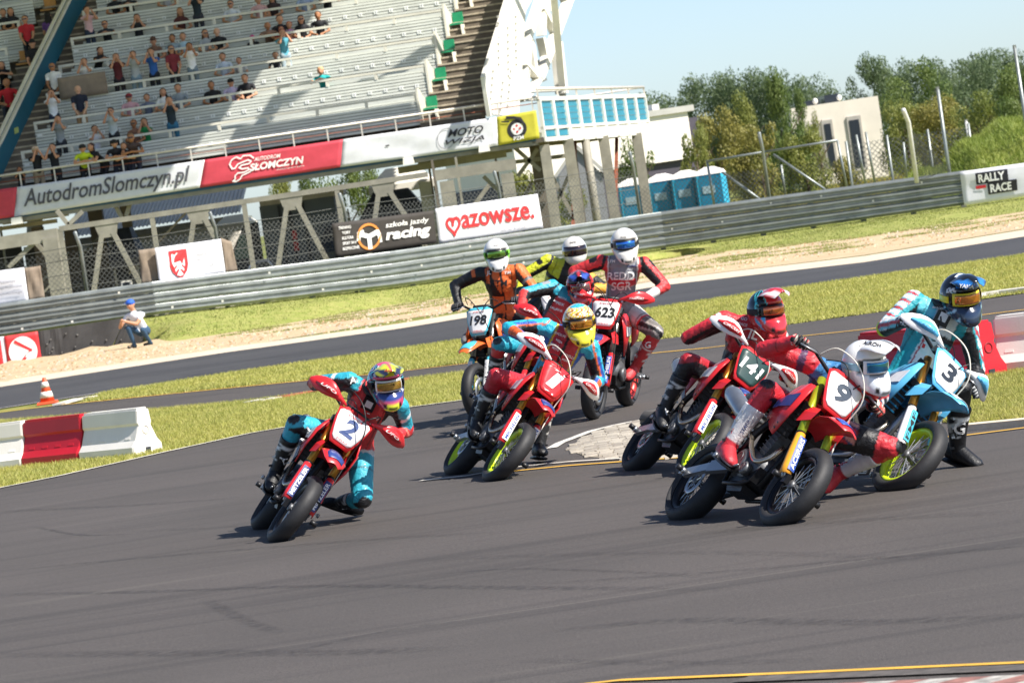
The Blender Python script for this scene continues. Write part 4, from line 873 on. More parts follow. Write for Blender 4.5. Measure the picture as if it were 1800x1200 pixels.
# underside ribs of the raked seating
for i in range(12):
    uu = -23+i*2.0; m_ = smb(STEPD); m_.bar(SP(uu, .2, Z0-.75), SP(uu, TREAD*KMAX, Z0+RISE*KMAX-.75), .3, .5); m_.build('raker_beam', stand)
m_ = smb(STEPD); a = [SP(-24, 0, Z0-.45), SP(-.2, 0, Z0-.45), SP(-.2, TREAD*KMAX, Z0+RISE*KMAX-.45), SP(-24, TREAD*KMAX, Z0+RISE*KMAX-.45)]; b = [(x, y, z+.1) for x, y, z in a]
m_.add(a+b, [(3, 2, 1, 0), (4, 5, 6, 7), (0, 1, 5, 4), (1, 2, 6, 5), (2, 3, 7, 6), (3, 0, 4, 7)], False); m_.build('raked_slab', stand)
# ---- long Warren frame standing behind the fence
tr = thing('steel_frame', 'long grey triangulated steel frame standing behind the wire fence under the stand', 'steel frame', at(430, 480, 108)); TI = Matrix.Translation(tr.location).inverted(); DT = 108.
def tb(a, b, w_, nm): m_ = MB().mat(BEAM); m_.T = TI; m_.bar(tuple(a), tuple(b), w_, w_); return m_.build(nm, tr)
A_, B_ = at(104, 403, DT), at(752, 306, DT); zt = (A_.z+B_.z)/2; A_.z = B_.z = zt; tb(A_, B_, .14, 'chord')
pk = [at(x, 370, DT).x for x in (18, 183, 348, 515, 680)]; 
for x in pk[1:]: 
    m_ = MB().mat(BEAM); m_.T = TI; m_.prism([(x-.32, zt-.06), (x+.32, zt-.06), (x+.22, zt-.42), (x-.22, zt-.42)], DT-.05, DT+.05); m_.build('gusset', tr)
for i in range(len(pk)):
    x = pk[i]; h = (pk[1]-pk[0])/2
    if i: tb((x-.15, DT, zt-.3), (x-h+.25, DT, 0), .13, 'diagonal')
    if i and i < 5: tb((x+.15, DT, zt-.3), (x+h-.1 if i < 4 else x+1.0, DT, 0 if i < 4 else 1.), .13, 'diagonal')
    if i < 4: tb((x+h, DT, zt), (x+h, DT, 0), .13, 'upright')
# ================================================================== BEHIND THE STAND
def house(name, label, cat, pts): pass
def pbox(t, T, px0, py0, px1, py1, D, dep, mat, nm, z0=None, z1=None, **k):
    a, b = at(px0, py0, D), at(px1, py1, D); zz0 = b.z if z0 is None else z0; zz1 = a.z if z1 is None else z1
    m_ = MB().mat(mat); m_.T = T; m_.box(((a.x+b.x)/2, D+dep/2, (zz0+zz1)/2), (abs(b.x-a.x), dep, zz1-zz0)); return m_.build(nm, t)
WALLW = M('white_render_wall', 'efe8dc', .8, var=.06, scale=.5); CORR = M('corrugated_roof', 'b9b7b0', .6, .2, var=.12, scale=.6); DARKG = M('dark_glass', '2a2f38', .2); SLATE = M('dark_wall', '4a4650', .8, var=.15, scale=.4); CHAR = M('charcoal_tarp', '2e3238', .7, var=.25)
# white shed with corrugated roof behind the stand
t = thing('white_shed', 'white walled shed with a pale corrugated roof seen beneath the grandstand', 'shed', at(330, 450, 132)); T_ = Matrix.Translation(t.location).inverted(); Ds = 132
pbox(t, T_, 120, 470, 427, 445, Ds, 8, WALLW, 'wall', 0, 2.9); 
a, b = at(205, 342, Ds+6), at(430, 362, Ds-.5)
xL, xR = at(110, 400, Ds).x, at(428, 400, Ds).x; n_ = 44
m_ = MB().mat(CORR); m_.T = T_
for i in range(n_):
    x = xL+(xR-xL)*i/n_; w_ = (xR-xL)/n_; g = .05
    for q in (0, 1):
        x0 = x+q*w_/2; m_.add([(x0, Ds-.6, 3.0+g*q), (x0+w_/2, Ds-.6, 3.0+g*(1-q)), (x0+w_/2, Ds+9, 4.5+g*(1-q)), (x0, Ds+9, 4.5+g*q)], [(0, 1, 2, 3)], False)
m_.build('roof', t)
m_ = MB().mat(BEAM); m_.T = T_; m_.box(((xL+xR)/2, Ds-.55, 2.85), (xR-xL, .1, .2)); m_.build('gutter', t)
for px in (440, 270, 380): 
    x = at(px, 430, Ds-1).x
pbox(t, T_, 275, 447, 365, 425, Ds-.4, .3, CHAR, 'window', 1.5, 2.3); pbox(t, T_, 110, 500, 210, 470, Ds-.4, .3, CHAR, 'door', 0, 2.2)
# dark lorry box
t = thing('lorry', 'grey box lorry parked beneath the grandstand behind the wire fence', 'lorry', at(520, 470, 122)); T_ = Matrix.Translation(t.location).inverted()
LG = M('lorry_grey', '5b6369', .55, .1, var=.12, scale=.8)
pbox(t, T_, 455, 360, 605, 470, 122, 2.4, LG, 'box_body', .7, 3.05); pbox(t, T_, 455, 350, 607, 360, 121.9, 2.6, M('lorry_roof_trim', 'a9a49a', .6), 'roof_trim', 3.05, 3.2)
m_ = MB().mat(CHAR); m_.T = T_; xx = at(452, 420, 122).x
m_.prism([(xx-1.1, .5), (xx-.02, .5), (xx-.02, 2.6), (xx-.35, 2.55), (xx-.95, 1.6)], 122.1, 124.2); m_.build('cab', t)
m_ = MB().mat(M('green_glass', '5f7a6b', .2)); m_.T = T_; m_.prism([(xx-.85, 1.55), (xx-.3, 1.55), (xx-.35, 2.3), (xx-.5, 2.3)], 122.0, 122.09); m_.build('window', t)
for px in (470, 560, 590):
    x = at(px, 470, 122).x; m_ = MB().mat(M('tyre_black', '1c1c1d', .8)); m_.T = T_; m_.lathe([(0, -.15), (.45, -.15), (.48, -.1), (.48, .1), (.45, .15), (0, .15)], 16, (x, 122.1, .48)); m_.build('wheel', t)
for px in (497, 515, 540): pbox(t, T_, px, 395, px+2, 440, 121.95, .04, CHAR, 'door_seam', .8, 3.0)
for z in (1.9, 1.55): pbox(t, T_, 511, 395, 520, 400, 121.93, .05, RED, 'fire_extinguisher', z, z+.28)
t = thing('parked_car', 'white parked hatchback with red tail lamp behind the fence', 'car', at(455, 480, 118)); T_ = Matrix.Translation(t.location).inverted()
x0, x1 = at(412, 475, 118).x, at(498, 465, 118).x; CW = M('white_car_paint', 'dad7d2', .25, coat=.5)
m_ = MB().mat(CW); m_.T = T_; W_ = x1-x0; secs = []
for y, k_ in ((118, .93), (118.15, 1), (119.5, 1), (119.65, .93)):
    secs.append([(x0+W_*a, y, .3+(z-.3)*k_) for a, z in ((0, .35), (0, .85), (.12, .98), (.2, 1.05), (.36, 1.45), (.7, 1.47), (.88, 1.05), (.99, .98), (1, .55), (.98, .35))])
m_.loft(secs, True, True, False); m_.build('body', t)
m_ = MB().mat(DARKG); m_.T = T_; m_.prism([(x0+W_*.24, 1.03), (x0+W_*.38, 1.38), (x0+W_*.68, 1.40), (x0+W_*.82, 1.03)], 117.93, 117.99); m_.build('window', t)
for a in (.2, .8): m_ = MB().mat(MATS['tyre_black']); m_.T = T_; m_.lathe([(0, -.1), (.3, -.1), (.31, 0), (.3, .1), (0, .1)], 16, (x0+W_*a, 118, .31)); m_.build('wheel', t)
m_ = MB().mat(RED); m_.T = T_; m_.box((x1-.06, 117.98, .88), (.14, .1, .16)); m_.build('tail_lamp', t)
# tents
def tent(label, px0, px1, pytop, pybot, D, dep, mat, roofh=.6, legs=True, walls=None, name='tent'):
    a, b = at(px0, pybot, D), at(px1, pybot, D); zt_ = at((px0+px1)/2, pytop, D).z; zb = at((px0+px1)/2, pybot, D).z; t = thing(name, label, 'tent', ((a.x+b.x)/2, D, 0)); T_ = Matrix.Translation(t.location).inverted()
    m_ = MB().mat(mat); m_.T = T_; c = ((a.x+b.x)/2, D+dep/2, zt_); w2 = (b.x-a.x)/2
    P = [(c[0]-w2, D, zb), (c[0]+w2, D, zb), (c[0]+w2, D+dep, zb), (c[0]-w2, D+dep, zb)]; R_ = [(c[0]-w2*.45, D+dep*.3, zt_), (c[0]+w2*.45, D+dep*.3, zt_), (c[0]+w2*.45, D+dep*.7, zt_), (c[0]-w2*.45, D+dep*.7, zt_)]; Q = [(x, y, zb-.25) for x, y, _ in P]
    m_.add(P+R_+Q, [(0, 1, 5, 4), (1, 2, 6, 5), (2, 3, 7, 6), (3, 0, 4, 7), (4, 5, 6, 7), (8, 9, 1, 0), (9, 10, 2, 1), (10, 11, 3, 2), (11, 8, 0, 3)], False); m_.build('canopy', t)
    for x, y in ((a.x+.1, D+.1), (b.x-.1, D+.1), (a.x+.1, D+dep-.1), (b.x-.1, D+dep-.1)): m_ = MB().mat(STEELD); m_.T = T_; m_.bar((x, y, 0), (x, y, zb), .07); m_.build('leg', t)
    if walls: m_ = MB().mat(walls); m_.T = T_; m_.box((c[0], D+dep-.2, zb/2), (w2*1.96, .08, zb)); m_.build('wall', t)
    return t
tent('white peaked marquee roof above the dark tent', 646, 764, 292, 322, 128, 6, M('white_tent_cloth', 'ebe6da', .7, var=.05)); tent('black gazebo tent behind the racing school banner', 622, 762, 333, 392, 121, 5, CHAR, walls=CHAR)
tent('small black tent beside the lorry', 552, 640, 395, 440, 117, 3, CHAR, walls=CHAR); tent('white awning roof left of the lorry', 375, 440, 378, 394, 127, 4, MATS['white_tent_cloth'])
tent('black gazebo under the left of the stand', 192, 245, 400, 455, 118, 3, CHAR, walls=CHAR)
t = thing('speaker_box', 'small white framed dark box standing on the guard rail', 'box', at(223, 500, 99.5)); p = at(223, 500, 99.5); m_ = MB().mat(WPAINT); m_.box((0, 0, 0), (.26, .2, .2)); m_.build('case', t); m_ = MB().mat(CHAR); m_.box((0, -.105, 0), (.16, .02, .12)); m_.build('front', t)
# long white hall and white house at the right
t = thing('white_hall', 'long low white hall with dark lower wall behind the blue toilets', 'hall', at(1050, 290, 230)); T_ = Matrix.Translation(t.location).inverted(); D_ = 230
pbox(t, T_, 900, 290, 1227, 250, D_, 14, WALLW, 'wall', 2.9, 5.6); pbox(t, T_, 900, 300, 1225, 290, D_+.3, 13, SLATE, 'lower_wall', 0, 2.9); pbox(t, T_, 895, 210, 1232, 205, D_-.2, 15, CORR, 'roof', 5.6, 5.95)
pbox(t, T_, 1168, 222, 1180, 218, D_+1, 2, WPAINT, 'roof_vent', 5.9, 6.3)
pbox(t, T_, 1228, 290, 1300, 250, D_+6, 10, SLATE, 'annex', 0, 5.3); t.rotation_euler.z = .30
t = thing('grey_shed', 'grey corrugated shed behind the stand posts', 'shed', at(1020, 330, 175)); T_ = Matrix.Translation(t.location).inverted(); m_ = MB().mat(M('grey_sheet_metal', '8d8f92', .6, .2, var=.1)); m_.T = T_; x0, x1 = at(985, 330, 175).x, at(1062, 330, 175).x; m_.prism([(x0, 0), (x1, 0), (x1, 2.6), ((x0+x1)/2, 3.9), (x0, 2.8)], 175, 185); m_.build('wall', t)
m_ = MB().mat(CORR); m_.T = T_; m_.bar((x0-.2, 174.9, 2.75), ((x0+x1)/2, 174.9, 3.98), .1, .15); m_.bar(((x0+x1)/2, 174.9, 3.98), (x1+.2, 174.9, 2.6), .1, .15); m_.build('roof_edge', t)
t = thing('white_building', 'white rendered building with tall dark windows among the trees', 'building', at(1480, 290, 255)); T_ = Matrix.Translation(t.location).inverted(); D_ = 255
pbox(t, T_, 1402, 290, 1556, 260, D_, 10, M('house_render', 'dfd6c8', .8, var=.08, scale=.6), 'wall', -.1, 5.15)
pbox(t, T_, 1405, 180, 1440, 175, D_+2, 5, DARKG, 'roof_edge', 5.1, 5.5); pbox(t, T_, 1450, 180, 1475, 175, D_+2, 5, DARKG, 'roof_edge', 5.1, 5.7)
for px in (1432, 1475): m_ = MB().mat(WPAINT); m_.T = T_; p = at(px, 172, D_+1); m_.ell((p.x, D_+1, 5.4), (.17, .17, .2)); m_.build('roof_vent', t)
GF = M('grey_reveal', 'a8a39b', .7)
for px0, px1, z0_, z1_ in ((1437, 1450, 1.0, 4.0), (1456, 1474, .9, 4.1), (1501, 1525, .6, 4.1)):
    pbox(t, T_, px0, 300, px1, 290, D_-.12, .14, GF, 'window_frame', z0_, z1_); w = pbox(t, T_, px0+4, 300, px1-4, 290, D_-.16, .06, DARKG, 'pane', z0_+.2, z1_-.25)
# portable toilets
BLT = M('blue_toilet_plastic', '1f83a8', .45, var=.08); BLL = M('sunlit_side_and_edge_blue', '35b4da', .45, var=.06); WTR = M('white_translucent_roof', 'e9e4dc', .5)
proto = None; D_ = 160; lbs = ('first blue portable toilet from the left, partly behind the stand posts', 'second portable toilet from the left with a paler door edge', 'third portable toilet from the left in the row', 'rightmost portable toilet with its sunlit bright blue side')
for i, px in enumerate((1108, 1160, 1203, 1246)):
    p = at(px, 330, D_-i*.5)
    if proto is None:
        t = thing('portable_toilet', lbs[0], 'portable toilet', (0, 0, 0), 'portable toilets behind the guard rail')
        m_ = MB().mat(BLT); m_.box((0, .55, .97), (1.06, 1.1, 1.94)); m_.build('cabin', t); m_ = MB().mat(BLL); m_.box((.50, .55, .97), (.10, 1.06, 1.92)); m_.box((-.40, -.02, .97), (.10, .03, 1.9)); m_.build('side_wall', t)['kind'] = 'stuff'  # right side in a lighter blue: sunlight put into the colour; paler door edge
        m_ = MB().mat(WTR); m_.loft([[(-.56, -.03, 1.95), (.56, -.03, 1.95), (.56, 1.13, 1.95), (-.56, 1.13, 1.95)], [(-.5, .05, 2.08), (.5, .05, 2.08), (.5, 1.05, 2.08), (-.5, 1.05, 2.08)], [(-.15, .4, 2.25), (.15, .4, 2.25), (.15, .7, 2.25), (-.15, .7, 2.25)]], smooth=False); m_.build('roof', t)
        m_ = MB().mat(BLT); m_.box((.02, -.03, .98), (.74, .04, 1.8)); d_ = m_.build('door', t); m_ = MB().mat(M('pale_notice', '9fb9c4', .6)); m_.box((.0, -.06, 1.35), (.5, .02, .3)); m_.build('notice', d_)
        proto = t; o = t
    else:
        o = proto.copy(); COL.objects.link(o); o['label'] = lbs[i]
        for ch in proto.children:
            c = ch.copy(); COL.objects.link(c); c.parent = o
            for g in ch.children: d = g.copy(); COL.objects.link(d); d.parent = c
    o.location = (p.x, D_-i*.5, 0); o.rotation_euler = (0, 0, -.25)
t = thing('tyre', 'dark tyre lying in the meadow behind the guard rail', 'tyre', at(1322, 345, 118)); t.location.z = .3; m_ = MB().mat(MATS['tyre_black']); m_.lathe([(.25, -.1), (.45, -.14), (.5, 0), (.45, .14), (.25, .1)], 18, axis='z', close=True); m_.build('carcass', t)
# ================================================================== TREES
def leafmat(name, c1, c2):
    m = bpy.data.materials.new(name); m.use_nodes = True; t = m.node_tree; b = t.nodes['Principled BSDF']; tc = t.nodes.new('ShaderNodeTexCoord')
    nz = t.nodes.new('ShaderNodeTexNoise'); nz.inputs['Scale'].default_value = 1.1; nz.inputs['Detail'].default_value = 8; t.links.new(tc.outputs['Object'], nz.inputs['Vector']); mr = t.nodes.new('ShaderNodeMapRange'); mr.inputs[1].default_value = .38; mr.inputs[2].default_value = .62; t.links.new(nz.outputs[0], mr.inputs[0])
    mx = t.nodes.new('ShaderNodeMix'); mx.data_type = 'RGBA'; mx.inputs[6].default_value = (*lin(c1), 1); mx.inputs[7].default_value = (*lin(c2), 1); t.links.new(mr.outputs[0], mx.inputs[0]); t.links.new(mx.outputs[2], b.inputs['Base Color']); b.inputs['Roughness'].default_value = .55
    tr_ = t.nodes.new('ShaderNodeBsdfTranslucent'); t.links.new(mx.outputs[2], tr_.inputs[0]); ms = t.nodes.new('ShaderNodeMixShader'); ms.inputs[0].default_value = .4
    t.links.new(b.outputs[0], ms.inputs[1]); t.links.new(tr_.outputs[0], ms.inputs[2]); t.links.new(ms.outputs[0], t.nodes['Material Output'].inputs[0]); return m
LF = [leafmat('leaves_blue_green', '586a48', '6f8058'), leafmat('leaves_mid_green', '5c7237', '7f8c4a'), leafmat('leaves_yellow_green', '78833d', '93944c'), leafmat('leaves_golden', '7e7f40', '999048')]
BARK = M('bark', '5e5040', .9, var=.3)
def crown(H, W, seed, nleaf, ls, shape=0, gap=1.):
    r = np.random.default_rng(seed); nb = int(26*gap); cl = []
    for _ in range(nb):
        if shape == 1: z = r.uniform(.12, 1); rad = W*.5*math.sin(math.pi*min(1, (z)**.8))*.9; s_ = W*.22
        elif shape == 2: z = r.uniform(.05, .9); rad = W*.5*(1-.35*z); s_ = W*.2
        else: z = r.uniform(.25, .95); rad = W*.5*math.sqrt(max(.05, 1-((z-.55)/.5)**2)); s_ = W*.19
        a = r.uniform(0, 6.28); q = rad*math.sqrt(r.uniform(.05, 1)); cl.append((q*math.cos(a), q*math.sin(a), z*H, s_*r.uniform(.55, 1.15)))
    cl = np.array(cl); pr = cl[:, 3]**2; idx = r.choice(len(cl), nleaf, p=pr/pr.sum()); d = r.normal(size=(nleaf, 3)); d /= np.linalg.norm(d, axis=1)[:, None]; d *= (r.uniform(.25, 1.08, nleaf)**.5)[:, None]
    c = cl[idx, :3]+d*cl[idx, 3:4]*V(1, 1, .8); c[:, 2] = np.maximum(c[:, 2], .03*H); n = d+r.normal(0, .6, (nleaf, 3)); n /= np.linalg.norm(n, axis=1)[:, None]
    a = np.cross(n, r.normal(size=(nleaf, 3))); a /= np.linalg.norm(a, axis=1)[:, None]; b = np.cross(n, a); s_ = ls*r.uniform(.6, 1.3, (nleaf, 1))
    v = np.stack([c-a*s_, c-b*s_*.6, c+a*s_, c+b*s_*.6], 1).reshape(-1, 3); return v, np.arange(nleaf*4).reshape(-1, 4)
_cr = {}
def tree(px, pytop, D, wpx, kind, leaf, label, group=None, name='tree', zb=0., nleaf=2600, ls=.2, jit=0):
    nleaf = int(nleaf*1.9); ls = ls*.68; p = at(px, pytop, D); H = p.z-zb; W = wpx/FPX*D; key = (kind, leaf, jit, nleaf)
    if key not in _cr:
        v, f = crown(1., 1., hash(key) % 9999, nleaf, ls, kind); _cr[key] = bigmesh('crown', v, f, LF[leaf])
        m_ = MB().mat(BARK); m_.tube([(0, 0, -.02), (.01, 0, .3), (0, .01, .62)], [.022, .015, .006], 6)
        for a in range(4): m_.tube([(0, 0, .2+.09*a), (.2*math.cos(a*2.1), .2*math.sin(a*2.1), .45+.1*a)], [.009, .003], 4)
        _cr[key+('t',)] = m_.mesh('trunk')
    t = thing(name, label, 'tree' if name == 'tree' else 'bush', (p.x, D, zb), group); t.rotation_euler = (0, 0, 0)
    c = link('crown', _cr[key], t); c.scale = (W, W, H); c.rotation_euler = (0, 0, px*.37); k = link('trunk', _cr[key+('t',)], t); k.scale = (H, H, H); return t
far = [(1135, 178, 62), (1165, 172, 60), (1195, 170, 62), (1222, 148, 60), (1250, 140, 58), (1283, 132, 60), (1316, 128, 62), (1345, 132, 60), (1380, 140, 60), (1410, 146, 56), (1436, 160, 50), (1600, 116, 70), (1655, 108, 70), (1700, 96, 66), (1745, 94, 60), (1790, 98, 60), (1835, 92, 70), (1100, 182, 60), (1575, 126, 50), (1480, 172, 46)]
vv, ff, nn = [], [], 0
for i, (x, y, w_) in enumerate(far):
    D = 330+(i*37 % 40); p = at(x, y, D); W_ = w_*1.75/FPX*D; v_, f_ = crown(1., 1., 50+i, 7000, .017, 0, 1.3); vv.append(v_*V(W_, W_, p.z+.3)+V(p.x, D, -.3)); ff.append(f_+nn); nn += len(v_)
tag(link('distant_wood', bigmesh('distant_wood', np.concatenate(vv), np.concatenate(ff), LF[0])), None, kind='stuff')
tree(1522, 110, 300, 84, 0, 0, 'round dark tree standing above the roof of the white building', jit=7, nleaf=4200, ls=.026)
tree(1362, 150, 190, 75, 1, 1, 'tall bright poplar-like tree left of the white building', jit=1, nleaf=4200, ls=.03); tree(1403, 172, 195, 42, 1, 1, 'second upright tree touching the white building', jit=2, nleaf=3600, ls=.03)
tree(1300, 180, 200, 80, 1, 2, 'pale upright tree between the hall and the poplar', jit=3, nleaf=3200, ls=.03); tree(1432, 208, 180, 34, 1, 2, 'thin yellow-green sapling in front of the white building', jit=4, nleaf=1500, ls=.03)
tree(1255, 198, 180, 95, 0, 3, 'loose golden-green tree beside the dark annex', jit=5, nleaf=2600, ls=.034); tree(1216, 222, 176, 70, 2, 2, 'low yellow-green bush behind the toilets', name='bush', jit=6, nleaf=2200, ls=.04)
tree(1325, 215, 170, 100, 2, 3, 'broad golden bush behind the pipe fence', name='bush', jit=7, nleaf=3200, ls=.035); tree(1405, 225, 165, 90, 2, 2, 'broad green bush below the poplar', name='bush', jit=8, nleaf=3200, ls=.035)
tree(1115, 244, 175, 70, 2, 1, 'green bush between the posts of the side balcony', name='bush', jit=9, nleaf=2200, ls=.04); tree(905, 300, 150, 90, 2, 2, 'green bush under the stand beside the white columns', name='bush', jit=10, nleaf=2400, ls=.04); tree(1000, 325, 168, 70, 2, 2, 'low bush in front of the grey shed', name='bush', jit=12, nleaf=1500, ls=.04)
tree(1600, 112, 230, 120, 0, 1, 'large green tree right of the white building', jit=11, nleaf=5000, ls=.024); tree(1582, 170, 200, 90, 2, 2, 'dense yellow-green thicket hiding the corner of the white building', name='bush', jit=12, nleaf=4200, ls=.026); tree(1640, 170, 195, 120, 2, 3, 'golden thicket behind the bent white post', name='bush', jit=13, nleaf=4600, ls=.026)
tree(1715, 160, 190, 120, 2, 2, 'green thicket behind the slim pole', name='bush', jit=14, nleaf=4600, ls=.026); tree(1790, 95, 170, 110, 0, 1, 'tall tree at the right edge above the mound', jit=15, nleaf=5000, ls=.024); tree(1700, 110, 245, 110, 0, 0, 'dark tree between the thicket and the wood line', jit=16, nleaf=4600, ls=.024); tree(1780, 175, 150, 90, 2, 1, 'dark green bush at the top of the mound', name='bush', jit=17, nleaf=3600, ls=.03)
tree(1484, 268, 160, 50, 2, 3, 'low golden weeds in front of the white building', name='bush', jit=18, nleaf=1600, ls=.05)
for i, (x, y, w_, lf) in enumerate(((495, 303, 70, 2), (545, 292, 90, 1), (600, 292, 80, 1), (640, 296, 70, 1))):
    tree(x, y, 150, w_, 0, lf, ('pale leafy tree seen under the red parapet banner', 'dense green tree under the middle of the parapet', 'third green tree under the parapet from the left', 'rightmost green tree under the parapet beside the marquee roof')[i], jit=19+i, nleaf=2600, ls=.03)
# ================================================================== BARRIERS, CONE, TYRE
WPL = M('white_plastic_barrier', 'e4e0d8', .45, var=.08, scale=2, bump=.1); RPL = M('red_plastic_barrier', 'c01f2e', .4, var=.1, scale=2)
def barrier(p0, p1, h, w_, mat, label, grp, endwhole=True):
    """hollow plastic barrier between two ground points"""
    p0, p1 = Vector(p0), Vector(p1); d = (p1-p0); L = d.length; ang = math.atan2(d.y, d.x); t = thing('traffic_barrier', label, 'barrier', mat=Matrix.Translation(p0) @ Matrix.Rotation(ang, 4, 'Z'), group=grp)
    prof = [(-w_/2, 0), (-w_/2, .10), (-w_*.36, .17), (-w_*.2, h*.66), (-w_*.24, h*.72), (-w_*.2, h), (w_*.2, h), (w_*.24, h*.72), (w_*.2, h*.66), (w_*.36, .17), (w_/2, .10), (w_/2, 0)]
    m_ = MB().mat(mat); secs = []
    for x, k_ in ((0, .93), (.02, 1), (L-.02, 1), (L, .93)): secs.append([(x, y*k_, z*(.985 if k_ < 1 else 1)) for y, z in prof])
    m_.loft(secs, True, True, False); m_.build('shell', t)
    n = 4
    for i in range(n):
        x = L*(.16+.68*i/(n-1)); 
        m_ = MB().mat(mat)
        for s_ in (-1, 1): m_.loft([[(x-.045, s_*w_*.335, .18), (x+.045, s_*w_*.335, .18), (x+.045, s_*w_*.35, .19), (x-.045, s_*w_*.35, .19)], [(x-.045, s_*w_*.17, h*.62), (x+.045, s_*w_*.17, h*.62), (x+.045, s_*w_*.205, h*.60), (x-.045, s_*w_*.205, h*.60)]], smooth=False)
        m_.build('rib', t)['kind'] = 'stuff'
    m_ = MB().mat(mat); m_.box((L/2, 0, h+.012), (L*.96, w_*.30, .024)); m_.build('top_ridge', t)
    HC = M('barrier_recess', 'cdc5b8', .7) if mat is WPL else M('barrier_recess_red', '8f1824', .6)
    for s_, x in ((1, L+.002), (-1, -.002)):
        m_ = MB().mat(HC); m_.lathe([(.038, 0), (.05, 0), (.05, .004), (.038, .004)], 18, (x, 0, h*.55), axis='x', close=True); m_.build('end_hole', t)
        m_ = MB().mat(CHAR); m_.box((x, .0, .045), (.012, .07, .07)); m_.build('foot_slot', t)
    return t
b = [G(-150, 842), G(-62, 832), G(60, 817), G(165, 806), G(262, 797)]
hb = .50
barrier(b[0]-Vector((0, 0, .0)), b[1], hb, .42, RPL, 'red plastic barrier cut off at the left edge', 'barriers on the left grass')
barrier(b[1], b[2]+Vector((-.03, 0, 0)), hb, .42, WPL, 'dirty white plastic barrier at the left edge of the grass', 'barriers on the left grass')
barrier(b[2], b[3]+Vector((-.03, .0, 0)), hb, .42, RPL, 'red plastic barrier between the two white ones on the left grass', 'barriers on the left grass')
barrier(b[3], b[4], hb, .44, WPL, 'white plastic barrier at the right end of the left row, with a sunlit end', 'barriers on the left grass')
_ = G(1490, 668), G(1620, 662), G(1757, 664), G(1775, 662)
barrier(G(1532, 677), G(1628, 672), .48, .4, RPL, 'red plastic barrier half hidden behind the helmet of rider three', 'barriers on the right verge'); barrier(G(1632, 672), G(1745, 664), .50, .4, RPL, 'red plastic barrier right of the blue and white motorcycle', 'barriers on the right verge')
barrier(G(1765, 655), G(1930, 637), .50, .42, WPL, 'white plastic barrier cut off by the right edge', 'barriers on the right verge')
p = G(84, 709); t = thing('traffic_cone', 'orange and white traffic cone on the far road edge', 'cone', p)
OR = M('orange_cone', 'e2552b', .5, var=.08); CWH = M('cone_white_band', 'e9e4da', .4)
def fr_(z0, z1, m): 
    r_ = lambda z: .125-.10*z/.43; q = MB().mat(m); q.lathe([(r_(z0)+.0, z0), (r_(z1), z1)], 20, axis='z'); return q
mb = MB().mat(OR); mb.lathe([(0, .43), (.02, .43), (.03, .42), (.125, .03), (0, .03)], 20, axis='z'); mb.build('body', t)
for z0, z1 in ((.10, .20), (.27, .36)):
    q = MB().mat(CWH); r_ = lambda z: .128-.0975*(z-.03)/.39; q.lathe([(r_(z0)+.001, z0), (r_(z0)+.004, z0), (r_(z1)+.004, z1), (r_(z1)+.001, z1)], 20, axis='z', close=True); q.build('reflective_band', t)
mb = MB().mat(OR); mb.box((0, 0, .02), (.33, .33, .04), taper=.9); mb.build('base', t)
p = G(1187, 748); t = thing('marker_tyre', 'old grey tyre lying at the tip of the paved corner patch behind rider 14', 'tyre', p); mb = MB().mat(M('dusty_tyre', '4a4744', .85, var=.25, scale=8)); mb.lathe([(.17, .02), (.26, 0), (.30, .04), (.31, .085), (.30, .13), (.26, .17), (.17, .15), (.20, .085)], 28, axis='z', close=True); mb.build('carcass', t)
mb = MB().mat(M('tyre_groove', '2c2a29', .9)); mb.lathe([(.309, .06), (.3125, .06), (.3125, .07), (.309, .07)], 28, axis='z', close=True); mb.lathe([(.309, .10), (.3125, .10), (.3125, .11), (.309, .11)], 28, axis='z', close=True); mb.build('groove', t)['kind'] = 'stuff'
# ================================================================== MOTORCYCLES
BLKP = M('black_plastic', '1b1b1d', .45, var=.15); BLKM = M('black_metal', '242427', .4, .6, var=.15); ALU = M('machined_aluminium', 'a8aaac', .35, .85, var=.1, scale=20); ALUD = M('cast_engine_metal', '6f7072', .5, .7, var=.2, scale=18, bump=.2, bscale=40)
CHROME = M('brushed_pipe', 'c2b8a8', .25, .95, var=.1); TYRE = M('slick_rubber', '232325', .62, var=.25, scale=9, bump=.15, bscale=30); BRAKE = M('brake_steel', 'b9bbbd', .3, .9, var=.1); GOLD = M('gold_fork_tube', 'a8772f', .28, .85, var=.08); GREYTUBE = M('grey_fork_tube', '8d8c86', .28, .85, var=.08)
RUBBER = M('grip_rubber', '171717', .8); CABLE = M('pale_hose', 'd4d0c4', .5); RADM = M('radiator_core', '34363a', .5, .5, var=.3, scale=60)
def curve(pts, k=6):
    P = [V(*p) for p in pts]; P = [P[0]]+P+[P[-1]]; out = []
    for i in range(1, len(P)-2):
        for j in range(k):
            t = j/k; a, b, c, d = P[i-1:i+3]; out.append(.5*((2*b)+(-a+c)*t+(2*a-5*b+4*c-d)*t*t+(-a+3*b-3*c+d)*t**3))
    return out+[P[-2]]
def plast(name, c): return M(name, c, .36, var=.10, scale=9, coat=.15, bump=.05, bscale=25)
